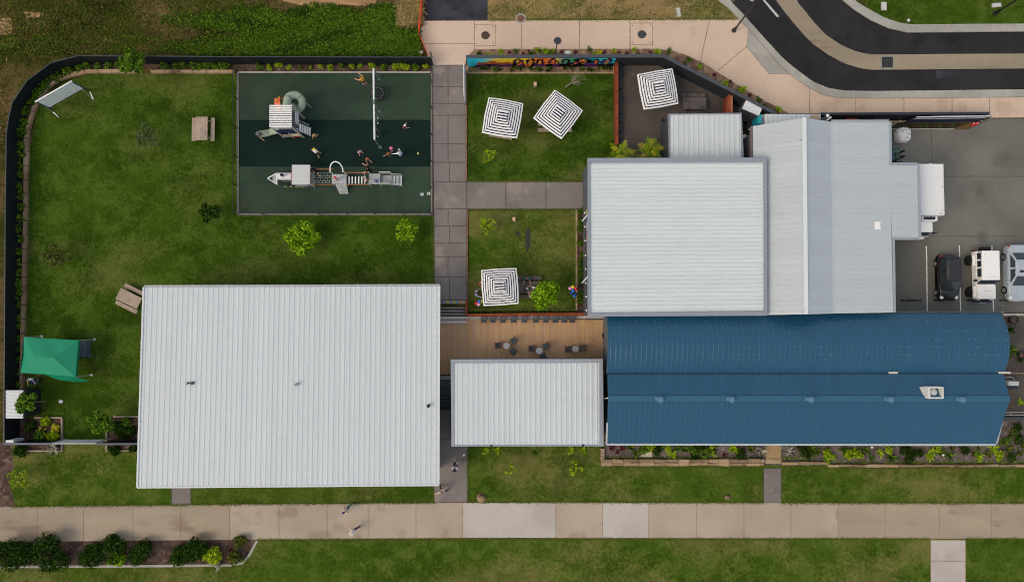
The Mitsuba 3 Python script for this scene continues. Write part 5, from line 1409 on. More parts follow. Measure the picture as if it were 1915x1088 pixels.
k = thing('swing_set', 'swing frame with long white top beam at the right of the playground', 'swing')
z = 2.45
bA, bM, bB = G(698.5, 128.5, z), G(699.2, 191.6, z), G(700.5, 261.5, z)
obj('beam', MB().tube(bA, bM, .075, n=12), paint('e6e7ea', .35), k, smooth=40)
obj('beam', MB().tube(bM, bB, .075, n=12), paint('e6e7ea', .35), k, smooth=40)
obj('beam_joint', MB().tube(bM + [0, .2, 0], bM - [0, .2, 0], .095, n=12), paint('6d7a72'), k)
for p in (bA, bM, bB):
    obj('post', MB().tube([p[0], p[1], 0], p, .06, n=10), paint('5f7068'), k)
    obj('base_plate', MB().box([p[0], p[1], .04], (.26, .26, .03)), paint('5f7068'), k)
g = G(706, 175, .55)
nk = obj('nest_swing', MB().path([[g[0] + .56 * math.cos(a), g[1] + .56 * math.sin(a), .55] for a in np.linspace(0, 6.2832, 29)[:-1]], .075, 8, closed=True), paint('101114'), k, smooth=40)
m = MB()
for t in np.linspace(-.45, .45, 9):
    q = math.sqrt(.55 ** 2 - t * t)
    m.tube([g[0] + t, g[1] - q, .53], [g[0] + t, g[1] + q, .53], .012, n=5).tube([g[0] - q, g[1] + t, .52], [g[0] + q, g[1] + t, .52], .012, n=5)
obj('net', m, paint('202226'), nk)
for i in range(14):
    a = 6.283 * i / 14
    obj('binding', MB().ball([g[0] + .5 * math.cos(a), g[1] + .5 * math.sin(a), .6], .035, 1), paint('a9adb0'), nk)
for a, q in ((.8, .35), (2.4, -.35), (3.9, -.35), (5.5, .35)):
    obj('rope', MB().tube([g[0] + .54 * math.cos(a), g[1] + .54 * math.sin(a), .58], [bA[0], g[1] + (.4 if a < 3 else -.4), z - .05], .014, n=5), paint('5d6a66'), k)
for py, c, lb in ((226, '1f2225', 'plain'), (251, '23282b', 'bucket')):
    g = G(706.5, py, .5)
    sk = obj('swing_seat', MB().box([g[0], g[1], .5], (.18, .48, .04)) if lb == 'plain' else MB().lathe([(.1, .4), (.2, .5), (.22, .68), (.18, .68), (.12, .46), (0, .44)], [g[0], g[1], 0], 14), paint(c), k)
    for s in (-1, 1):
        e = np.array([g[0], g[1] + s * .22, .52])
        obj('chain', MB().tube(e, [bB[0] - .02, g[1] + s * .26, z - .05], .011, n=5), paint('9fa5a5'), k)
        obj('end_cap', MB().ball(e, .06, 1), paint('d5d8d8'), sk)

k = thing('play_train', 'long train shaped play structure with pale cab roof, bridges and ramp', 'play structure')
c = G(563, 327, 1.75); tx, ty = c[0], c[1]
Q = lambda px, py, z: G(px, py, z)
obj('cab_roof', MB().prism([(tx - .74, ty - .82), (tx + .74, ty - .82), (tx + .74, ty + .82), (tx - .74, ty + .82)], 1.72, 1.79), paint('bcbfc0', .45), k)
for x in (-.75, .75):
    obj('roof_trim', MB().box([tx + x, ty, 1.74], (.04, 1.66, .1)), paint('8f7a72'), k)
for x in (-.62, .1, .66):
    for y in (-.7, .7):
        obj('post', MB().bar([tx + x, ty + y, 0], [tx + x, ty + y, 1.72], .07), paint(GM), k)
obj('cab_floor', MB().box([tx, ty, .3], (1.45, 1.4, .05)), paint('6d7378'), k)
for y in (-.7, .7):
    obj('cab_side', MB().box([tx - .25, ty + y, .7], (.85, .04, .7)), paint('9aa0a2'), k)
b0, b1 = Q(519.5, 336, .95), Q(547, 335.5, .95)
obj('boiler', MB().tube([b0[0], ty + .05, .85], [b1[0] + .1, ty + .05, .85], .31, n=22), paint('d3d6dc', .3), k, smooth=40)
obj('funnel', MB().lathe([(.1, 0), (.09, .2), (.15, .3), (.15, .34), (.1, .34)], [b0[0] + .5, ty + .05, 1.12], 12), paint('3c4146'), k)
obj('gauge_ring', MB().path([[b1[0] - .08, ty + .05 + .33 * math.cos(a), .85 + .33 * math.sin(a)] for a in np.linspace(0, 6.2832, 20)[:-1]], .035, 6, closed=True), paint('b9a8a2'), k)
obj('gauge', MB().lathe([(.13, 0), (.13, .05), (0, .06)], [b1[0] + .02, ty + .05, 1.15], 14), paint('c98a80'), k)
obj('chassis', MB().box([(b0[0] + tx) / 2, ty, .38], (tx - b0[0] + .6, .7, .12)), paint('474c50'), k)
t0, t1, t2 = Q(500.5, 333.5, .6), Q(517.5, 324, .75), Q(518, 345, .75)
for a, b in ((t0, t1), (t1, t2), (t2, t0)):
    obj('cow_catcher_bar', MB().bar(a, b, .07), paint('d6d9db'), k)
obj('cow_catcher_plate', slab3([t1 * .55 + t0 * .45, t0 * .45 + t2 * .55, t2, t1], .04), paint('939a96'), k)
for p in (t0, t1, t2):
    obj('stand', MB().tube([p[0], p[1], 0], p, .03), paint(GM), k)
for i in range(4):
    x = b0[0] + .45 + .47 * i
    wk = obj('wheel', MB().path([[x, ty - .74, .22], [x, ty - .68, .22]], .21, 18), paint('6f7a58'), k)
    obj('hub', MB().path([[x, ty - .77, .22], [x, ty - .73, .22]], .08, 10), paint('b8943e'), wk)
n0, n1 = Q(586, 338, .65), Q(622, 338, .75)
L0, L1 = n0[0], n1[0]
m = MB()
for i in range(5):
    y = ty - .45 + .21 * i
    m.path([[L0 + (L1 - L0) * t, y, .62 - .1 * math.sin(math.pi * t)] for t in np.linspace(0, 1, 8)], .016, 5)
    for j in range(5):
        x = L0 + (L1 - L0) * (j + .5 + .5 * (i % 2)) / 5.5
        if i < 4:
            m.tube([x, y, .58], [x, y + .21, .58], .016, n=5)
obj('net_bridge', m, paint('a9b3a9'), k)
for y, xa, xb, z in ((ty + .62, L0 - .1, L1 + .1, 1.05), (ty - .6, L0 - .05, L1 + .05, .62)):
    obj('orange_rail', MB().tube([xa, y, z], [xb, y, z], .035), paint('a0683f'), k)
p0, p1 = Q(621, 335, .8), Q(648, 335, .8)
yc = p0[1]
obj('platform', MB().box([(p0[0] + p1[0]) / 2, yc, .8], (p1[0] - p0[0], .82, .05)), paint('a4a8aa'), k)
for x in (p0[0] + .04, p1[0] - .04):
    for y in (-.4, .45):
        obj('post', MB().bar([x, yc + y, 0], [x, yc + y, 1.5 if y > 0 else .8], .07), paint(GM), k)
a0, a1 = np.array([p0[0] + .02, yc + .45, 1.45]), np.array([p1[0] - .14, yc + .45, 1.45])
arc = [a0] + [np.array([(a0[0] + a1[0]) / 2 - (a1[0] - a0[0]) / 2 * math.cos(t), yc + .62 + .62 * math.sin(t), 1.5 + .35 * math.sin(t)]) for t in np.linspace(0, math.pi, 14)] + [a1]
obj('arch', MB().path(arc, .055, 9), paint('e4e6ea', .35), k, smooth=40)
r0, r1, r2, r3 = Q(626, 344.5, .78), Q(648, 344, .78), Q(652, 362.5, .05), Q(635, 363, .05)
for i in range(4):
    for j in range(2):
        f = bil(r0, r1, r2, r3)
        q = [f(.5 * j + .012, i / 4 + .012), f(.5 * j + .012, (i + 1) / 4 - .012), f(.5 * j + .488, (i + 1) / 4 - .012), f(.5 * j + .488, i / 4 + .012)]
        obj('ramp_panel', slab3(q, .04), paint('a9aeb0'), k)
q0, q1 = Q(649, 337, .62), Q(688, 337, .62)
for i in range(6):
    x = q0[0] + .17 + (q1[0] - q0[0]) * i / 6.6
    obj('rung', MB().box([x, yc - .05, .62 - .05 * math.sin(math.pi * i / 5)], (.1, .62, .05)), paint('e2e3e4'), k)
for y, z in ((yc + .5, 1.05), (yc - .45, .75)):
    obj('orange_rail', MB().tube([q0[0] - .1, y, z], [q1[0] + .1, y, z], .035), paint('a0683f'), k)
g0, g1, g2 = Q(690, 336, .8), Q(711, 336, .8), Q(733, 336, .5)
obj('platform', MB().box([(g0[0] + g1[0]) / 2, yc, .8], (g1[0] - g0[0], .9, .05)), paint('a0a5a6'), k)
obj('platform', MB().box([(g1[0] + g2[0]) / 2, yc, .52], (g2[0] - g1[0], .78, .05)), paint('8f9596'), k)
for x in (g0[0] + .04, g1[0], g2[0] - .04):
    for y in (-.45, .5):
        obj('post', MB().bar([x, yc + y, 0], [x, yc + y, 1.35], .07), paint(GM), k)
for y in (-.45, .5):
    obj('side_rail', MB().bar([g1[0], yc + y, 1.3], [g2[0], yc + y, 1.3], .06), paint('b4bab8'), k)
    obj('side_panel', MB().box([(g1[0] + g2[0]) / 2, yc + y, .85], (g2[0] - g1[0] - .1, .03, .5)), paint('8c968c'), k)
for i in range(3):
    z = .4 - .13 * i
    obj('step', MB().box([g2[0] + .14 + .27 * i, yc - .02, z], (.24, .78, .05)), paint('b2b8b8'), k)
for y in (-.42, .4):
    obj('stair_rail', MB().bar([g2[0], yc + y, 1.1], [g2[0] + .85, yc + y, .7], .05), paint('b4bab8'), k)
    obj('stair_stringer', MB().bar([g2[0], yc + y, .45], [g2[0] + .85, yc + y, .05], .04, .12), paint(GM), k)

# ------------------------------------------------------------------ vehicles
ICO = trimesh.creation.icosphere(subdivisions=1).vertices


def rbox(size, r, c=(0, 0, 0), top=(1, 1)):
    """A box with rounded edges; top scales its upper face."""
    s = np.array(size) / 2 - r; pts = []
    for x in (-1, 1):
        for y in (-1, 1):
            for z in (-1, 1):
                q = (s * [x, y, z]) * ([*top, 1] if z > 0 else [1, 1, 1])
                pts.append(ICO * r + q)
    m = Manifold.hull_points(np.vstack(pts)).to_mesh()
    return trimesh.Trimesh(m.vert_properties[:, :3] + np.array(c), m.tri_verts, process=False)


def loft(st):
    """Car body from stations (x, half width, bottom, shoulder z, crown z), smooth across."""
    V, n = [], 11
    for x, w, zb, zs, zc in st:
        half = [(0, zc), (w * .55, zc - .25 * (zc - zs)), (w * .86, zs + .3 * (zc - zs)), (w * .97, zs - .05), (w, zs - .22 if zs - .22 > zb + .1 else (zs + zb) / 2), (w * .97, zb)]
        ring = [(-a, b) for a, b in half[::-1]] + half[1:]
        V += [(x, a, b) for a, b in ring]
    F = []
    for i in range(len(st) - 1):
        for j in range(n - 1):
            F.append([i * n + j, i * n + j + 1, (i + 1) * n + j + 1, (i + 1) * n + j])
        F.append([i * n + n - 1, i * n, (i + 1) * n, (i + 1) * n + n - 1])
    m = len(st) - 1
    F2 = [[0, j + 1, j] for j in range(1, n - 1)] + [[m * n, m * n + j, m * n + j + 1] for j in range(1, n - 1)]
    F = np.array(F); F = np.vstack([F[:, [0, 1, 2]], F[:, [0, 2, 3]], np.array(F2)])
    return np.array(V, float), F


def quad_on(a, b, c, d, m0, m1, out, th=.012):
    """A pane inset in the face a b c d (a-b the lower edge), pushed out by out."""
    a, b, c, d = map(np.array, (a, b, c, d)); f = lambda s, t: (a * (1 - s) + b * s) * (1 - t) + (d * (1 - s) + c * s) * t
    n = np.cross(b - a, d - a); n = n / np.linalg.norm(n) * out
    q = [f(m0, m1) + n, f(1 - m0, m1) + n, f(1 - m0 * .9, 1 - m1) + n, f(m0 * .9, 1 - m1) + n]
    v = np.vstack([q, np.array(q) - n * 1.6]); ff = [[0, 1, 2], [0, 2, 3]] + [[i, 4 + i, 4 + (i + 1) % 4] for i in range(4)] + [[i, 4 + (i + 1) % 4, (i + 1) % 4] for i in range(4)]
    return MB().add(v, ff)


def wheel(k, x, y, r, w, side, rim='9a9ca0'):
    wk = obj('wheel', MB().path([[x, y - w / 2 * side, r], [x, y + w / 2 * side * .8, r], [x, y + w / 2 * side, r]], [r, r, r * .9], 22), paint('151516', .8), k, smooth=40)
    obj('rim', MB().path([[x, y + w / 2 * side * .6, r], [x, y + (w / 2 + .012) * side, r]], [r * .66, r * .6], 16), paint(rim, .35, .6), wk)
    return wk


def car(label, px, py, L, W, H, tone, st, gh, wb, wr, coat=.8, rim='a7a9ad', tail='a02024', head='d9dcd8'):
    k = thing('parked_car', label, 'car'); g = G(px, py, 0); T0 = lambda mb: mb.shift([g[0], g[1], .03], -90)
    body = paint(tone, .3, 0, coat, .5)
    start = set(scene)
    V, F = loft([(x * L / 2, w * W / 2, zb, zs, zc) for x, w, zb, zs, zc in st])
    obj('body', (V, F), body, k, smooth=35)
    xb0, xt0, xt1, xb1, wb_, wt, zb_, zt = gh      # rear base, rear top, front top, front base; half widths; heights
    P = {}
    for s in (-1, 1):
        P[s] = [np.array(q) for q in ((xb0, s * wb_, zb_), (xt0, s * wt, zt), (xt1, s * wt, zt - .03), (xb1, s * wb_, zb_ - .02))]
    pts = [p for s in (-1, 1) for p in P[s]] + [np.array([(xt0 + xt1) / 2, s * wt * .7, zt + .06]) for s in (-1, 1)] + [np.array([xb1 + .03, 0, zb_]), np.array([xb0 - .03, 0, zb_])]
    hull = Manifold.hull_points(np.array([p + ICO[i] * .05 for p in pts for i in range(len(ICO))])).to_mesh()
    ck = obj('cabin', trimesh.Trimesh(hull.vert_properties[:, :3], hull.tri_verts, process=False), body, k, smooth=30)
    obj('windscreen', quad_on(P[-1][3] + [.03, .08, .02], P[1][3] + [.03, -.08, .02], P[1][2] + [.03, -.03, 0], P[-1][2] + [.03, .03, 0], .02, .06, .085), GLASS, k)
    obj('rear_window', quad_on(P[1][0], P[-1][0], P[-1][1], P[1][1], .08, .14, .075), GLASS, k)
    for s in (-1, 1):
        a, b, c, d = P[s]; mid, midt = a * .5 + d * .5, b * .52 + c * .48
        if s < 0:
            fr, rr_ = (mid, d, c, midt), (a, mid, midt, b)
        else:
            fr, rr_ = (d, mid, midt, c), (mid, a, b, midt)
        obj('side_window', quad_on(*fr, .08, .12, .058), GLASS, k)
        obj('side_window', quad_on(*rr_, .08, .12, .058), GLASS, k)
        obj('mirror', MB().box([xb1 - .3, s * (W / 2 + .1), zb_ + .02], (.14, .22, .13)), body, k)
        obj('door_handle', MB().box([.0, s * W / 2 * .99, zb_ - .16], (.16, .03, .03)), body, k)
        obj('tail_light', MB().mesh(rbox((.16, .26, .2), .05, (-L / 2 + .14, s * W * .38, zb_ - .1))), paint(tail, .2, 0, .8), k)
        obj('headlight', MB().mesh(rbox((.3, .26, .14), .05, (L / 2 - .28, s * W * .36, zb_ - .24))), paint(head, .15, 0, .8), k)
        for x in (-wb / 2, wb / 2 + .05):
            wheel(k, x, s * (W / 2 - .09), wr, .2, s, rim)
    obj('number_plate', MB().box([L / 2 + .005, 0, .45], (.02, .4, .11)), paint('c9cac4'), k)
    for x in (L / 2 - .06, -L / 2 + .05):
        obj('bumper_trim', MB().box([x, 0, .34], (.14, W * .7, .1)), paint('1d1e20'), k)
    for q in scene.keys() - start:
        if scene[q].get('type') == 'ply':
            scene[q]['to_world'] = place([g[0], g[1], .03], -90)
    return k


car('black hatchback parked nose down beside the empty bay', 1763.5, 520, 3.85, 1.7, 1.47, '191c1f',
    [(-1, .72, .42, .62, .8), (-.97, .86, .3, .86, .95), (-.85, .97, .24, .93, 1.0), (-.5, 1, .2, .93, 1.0), (0, 1, .2, .92, .98), (.35, 1, .2, .9, .97), (.5, .99, .2, .86, .95), (.75, .95, .22, .76, .86), (.9, .85, .26, .66, .76), (.98, .66, .34, .56, .64), (1, .5, .4, .5, .54)],
    (-1.72, -1.45, .25, 1.02, .74, .56, .93, 1.42), 2.4, .3)
car('silver sedan at the right edge of the parking yard', 1891, 511.5, 4.75, 1.8, 1.45, '9fa9b3',
    [(-1, .7, .45, .66, .82), (-.98, .85, .32, .88, .96), (-.88, .95, .25, .94, 1.0), (-.55, 1, .2, .93, .99), (0, 1, .2, .91, .97), (.3, 1, .2, .88, .96), (.45, .99, .2, .84, .94), (.7, .96, .22, .76, .86), (.9, .88, .26, .66, .76), (.98, .7, .34, .56, .64), (1, .54, .4, .5, .54)],
    (-1.75, -.95, .2, 1.05, .78, .56, .92, 1.36), 2.75, .32)
obj('sunroof', MB().box([-.25, 0, 1.435], (.5, .72, .02)).shift([*G(1891, 511.5, 0)[:2], .03], -90), GLASS, 'parked_car_001')

k = thing('four_wheel_drive', 'white boxy four-wheel drive with big black tyres and rear spare wheel', 'car')
g = G(1824, 517, 0); before = set(scene); WP = paint('dcdcda', .3, 0, .6)
obj('body', rbox((4.0, 1.6, .62), .07, (-.05, 0, .98)), WP, k, smooth=30)
obj('bonnet', rbox((1.35, 1.42, .12), .05, (1.25, 0, 1.3)), WP, k, smooth=30)
obj('bonnet_vent', MB().box([1.3, 0, 1.362], (.04, .55, .012)), paint('8d8f92'), k)
obj('cabin', rbox((2.35, 1.52, .62), .06, (-.78, 0, 1.56), (1, .93)), WP, k, smooth=30)
obj('hard_top', rbox((2.42, 1.46, .1), .05, (-.82, 0, 1.87)), paint('e6e6e4', .35, 0, .4), k, smooth=30)
obj('roof_seam', MB().box([.16, 0, 1.918], (.02, 1.36, .012)), paint('a9aaaa'), k)
obj('windscreen', quad_on((.52, -.68, 1.32), (.52, .68, 1.32), (.33, .62, 1.8), (.33, -.62, 1.8), .03, .06, .03), GLASS, k)
obj('windscreen_trim', MB().box([.62, 0, 1.33], (.2, 1.5, .07)), paint('1a2236'), k)
for s in (-1, 1):
    for x0, x1 in ((-.55, .12), (-1.2, -.72), (-1.85, -1.35)):
        obj('side_window', MB().box([(x0 + x1) / 2, s * .755, 1.58], (x1 - x0, .05, .4)), GLASS, k)
    for x in (-1.3, 1.35):
        obj('wheel_arch', rbox((.95, .24, .2), .08, (x, s * .83, 1.02)), WP, k, smooth=30)
        wheel(k, x, s * .83, .42, .3, s, '2a2b2d')
    obj('mirror', MB().box([.42, s * .93, 1.35], (.14, .22, .2)), paint('202226'), k)
    obj('headlight', MB().path([[1.98, s * .52, 1.05], [2.03, s * .52, 1.05]], .11, 14), paint('d9dcd8', .15), k)
    obj('wiper', MB().bar([.62, s * .1, 1.37], [.5, s * .5, 1.4], .02), paint('141518'), k)
    obj('tail_light', MB().box([-2.06, s * .68, .98], (.04, .16, .22)), paint('9c2226'), k)
obj('front_bumper', rbox((.26, 1.62, .22), .07, (2.1, 0, .66)), paint('1c2438'), k, smooth=30)
obj('number_plate', MB().box([2.235, 0, .7], (.02, .5, .11)), paint('d6d8d4'), k)
obj('grille', MB().box([1.96, 0, 1.05], (.03, .7, .3)), paint('2b2d31'), k)
sk = obj('spare_wheel', MB().path([[-2.38, .1, 1.05], [-2.12, .1, 1.05]], .42, 24), paint('171718', .8), k, smooth=40)
obj('hub', MB().path([[-2.4, .1, 1.05], [-2.36, .1, 1.05]], .2, 14), paint('2d2e30'), sk)
obj('rear_bumper', MB().box([-2.1, 0, .7], (.12, 1.5, .16)), paint('1b1d22'), k)
for q in scene.keys() - before:
    if scene[q].get('type') == 'ply':
        scene[q]['to_world'] = place([g[0], g[1], .03], -90)

k = thing('box_truck', 'white box truck parked close to the pale folded roof', 'truck')
tr = G(1763.8, 306.5, 3.15); br = G(1763.5, 402.5, 3.15); cxx = tr[0] - 1.04; yt, yb = tr[1], br[1]
TW = paint('d7d9da', .4, 0, .2)
obj('cargo_box', rbox((2.08, yt - yb, 2.2), .04, (cxx, (yt + yb) / 2, 2.05)), TW, k, smooth=30)
for a, b in (([cxx + 1.02, yb, 3.16], [cxx + 1.02, yt, 3.16]), ([cxx - 1.02, yb, 3.16], [cxx - 1.02, yt, 3.16]), ([cxx - .99, yb, 3.165], [cxx + .99, yb, 3.165])):
    obj('roof_rail', MB().bar(a, b, .05, .04), paint('c3c6c8'), k)
for i in range(6):
    obj('roof_seam', MB().box([cxx, yb + (i + .5) * (yt - yb) / 6, 3.151], (1.96, .03, .012)), paint('cfd1d2'), k)
for x, y in ((.84, .12), (.7, .12), (.84, .42), (.92, 2.3)):
    obj('rivet_plate', MB().box([cxx + x, yb + y, 3.158], (.1, .12, .012)), paint('a9adb0'), k)
obj('marker_light', MB().box([cxx, yt + .02, 3.15], (.12, .06, .05)), paint('e4dcc8'), k)
obj('fairing', rbox((1.3, .42, .7), .06, (cxx + .02, yb - .24, 2.55)), TW, k, smooth=30)
obj('fairing_opening', MB().box([cxx - .02, yb - .2, 2.905], (.94, .24, .012)), paint('18242e'), k)
obj('cab', rbox((1.72, 1.5, .75), .12, (cxx, yb - .78, 1.04)), TW, k, smooth=30)
obj('cab_top', rbox((1.68, 1.44, .85), .1, (cxx, yb - .76, 1.62), (.92, .62)), TW, k, smooth=30)
obj('cab_roof', rbox((1.5, .92, .08), .04, (cxx, yb - .7, 2.05)), paint('dfe1e2'), k, smooth=30)
obj('windscreen', quad_on((cxx + .74, yb - 1.47, 1.36), (cxx - .74, yb - 1.47, 1.36), (cxx - .66, yb - 1.24, 1.98), (cxx + .66, yb - 1.24, 1.98), .02, .03, -.035), GLASS, k)
for s in (-1, 1):
    obj('side_window', MB().box([cxx + s * .84, yb - .85, 1.6], (.04, .6, .42)), GLASS, k)
    obj('mirror', MB().bar([cxx + s * .85, yb - 1.2, 1.75], [cxx + s * 1.12, yb - 1.25, 1.7], .04).box([cxx + s * 1.15, yb - 1.26, 1.62], (.2, .1, .32)), paint('1c1e21'), k)
    for y in (yb - .8, yt - 1.0):
        wk = obj('wheel', MB().path([[cxx + s * .72, y, .4], [cxx + s * .95, y, .4]], .38, 20), paint('161617', .8), k, smooth=40)
        obj('rim', MB().path([[cxx + s * .93, y, .4], [cxx + s * .965, y, .4]], .22, 14), paint('b8babc', .35, .5), wk)
obj('chassis', MB().box([cxx, (yt + yb) / 2 - .4, .75], (.9, yt - yb + .8, .3)), paint('26282c'), k)
obj('bumper', rbox((1.7, .2, .3), .06, (cxx, yb - 1.58, .6)), paint('c9cbcc'), k)

k = thing('forklift', 'dark green forklift half under the pale folded roof beside a wrapped white bale', 'forklift')
g = G(1676, 282, 1.9); gx, gy = g[0], g[1]
for c, sz in (((gx - .25, gy + .2, 2.0), (1.0, .06, .05)), ((gx - .25, gy - .75, 2.0), (1.0, .06, .05)), ((gx + .22, gy - .27, 2.003), (.06, 1.0, .05))):
    obj('overhead_guard', MB().box(c, sz), paint('2f4a46'), k)
for i in range(5):
    obj('guard_bar', MB().box([gx - .05, gy - .62 + .18 * i, 2.0], (.6, .05, .04)), paint('4b6660'), k)
obj('guard_roof', MB().box([gx - .5, gy - .27, 2.01], (.5, .96, .04)), paint('33505a', .3), k)
for x in (-.7, .2):
    for y in (.2, -.74):
        obj('guard_post', MB().bar([gx + x, gy + y, .8], [gx + x, gy + y, 2.0], .06), paint('1c2024'), k)
obj('body', rbox((1.5, 1.0, .7), .1, (gx - .35, gy - .27, .65)), paint('27423e', .4), k, smooth=30)
obj('counterweight', rbox((.5, 1.0, .8), .12, (gx - 1.1, gy - .27, .7)), paint('1e2427'), k, smooth=30)
obj('seat', rbox((.45, .45, .5), .1, (gx - .3, gy - .27, 1.1)), paint('17181a'), k, smooth=30)
for y in (-.05, -.5):
    obj('mast_rail', MB().box([gx + .55, gy + y, 1.1], (.12, .1, 2.1)), paint('1a1b1d'), k)
obj('carriage', MB().box([gx + .66, gy - .27, .5], (.08, .9, .4)), paint('202226'), k)
obj('mast_crossbar', MB().box([gx + .7, gy - .27, 1.2], (.06, .8, .06)), paint('202226'), k)
for y in (0, -.55):
    obj('fork', MB().bar([gx + .7, gy + y, .1], [gx + 1.5, gy + y, .08], .11, .05), paint('2a2a2c'), k)
for x, y in ((.25, .25), (.25, -.8), (-.9, .2), (-.9, -.75)):
    obj('wheel', MB().path([[gx + x, gy + y - .1, .3], [gx + x, gy + y + .1, .3]], .27, 16), paint('131314', .8), k, smooth=40)
k = thing('wrapped_bale', 'round crumpled white plastic-wrapped bale above the forklift', 'bale')
g = G(1690, 252, .8); rg = np.random.default_rng(6)
tm = trimesh.creation.icosphere(subdivisions=4, radius=1); v = tm.vertices.copy()
import meshkit
v = np.sign(v) * np.abs(v) ** .7
v *= (1 + .10 * (meshkit.noise(v * 3.1) - .5) + .16 * (np.abs(meshkit.noise(v * 6.0) - .5)))[:, None]
obj('wrap', MB().add(v * [.58, .62, .55] + [g[0], g[1], .6], tm.faces), paint('c9c9ca', .3), k)
for i in range(4):
    a = 1.3 * i
    obj('fold', MB().box([g[0] + .25 * math.cos(a * 2), g[1] + .3 * math.sin(a * 1.7), 1.13], (.2, .05, .03), 40 * i), paint('2b2b2e'), k)
for i in range(3):
    obj('strap', MB().path([[g[0] + .6 * math.cos(t), g[1] + (.3 * (i - 1)) + .05 * math.sin(4 * t), .6 + .6 * math.sin(t)] for t in np.linspace(0, 6.283, 20)[:-1]], .014, 5, closed=True), paint('a8a8aa'), k)
# ------------------------------------------------------------------ people
def cap(a, ra, b, rb):
    return Manifold.hull_points(np.vstack([ICO * ra + np.asarray(a), ICO * rb + np.asarray(b)]))


def fuse(parts, ref=None, smooth=3):
    m = Manifold.batch_boolean(parts, OpType.Add)
    if ref:
        m = m.refine_to_length(ref)
    q = m.to_mesh(); t = trimesh.Trimesh(q.vert_properties[:, :3], q.tri_verts)
    if smooth:
        trimesh.smoothing.filter_taubin(t, lamb=.5, nu=.53, iterations=smooth)
    return t


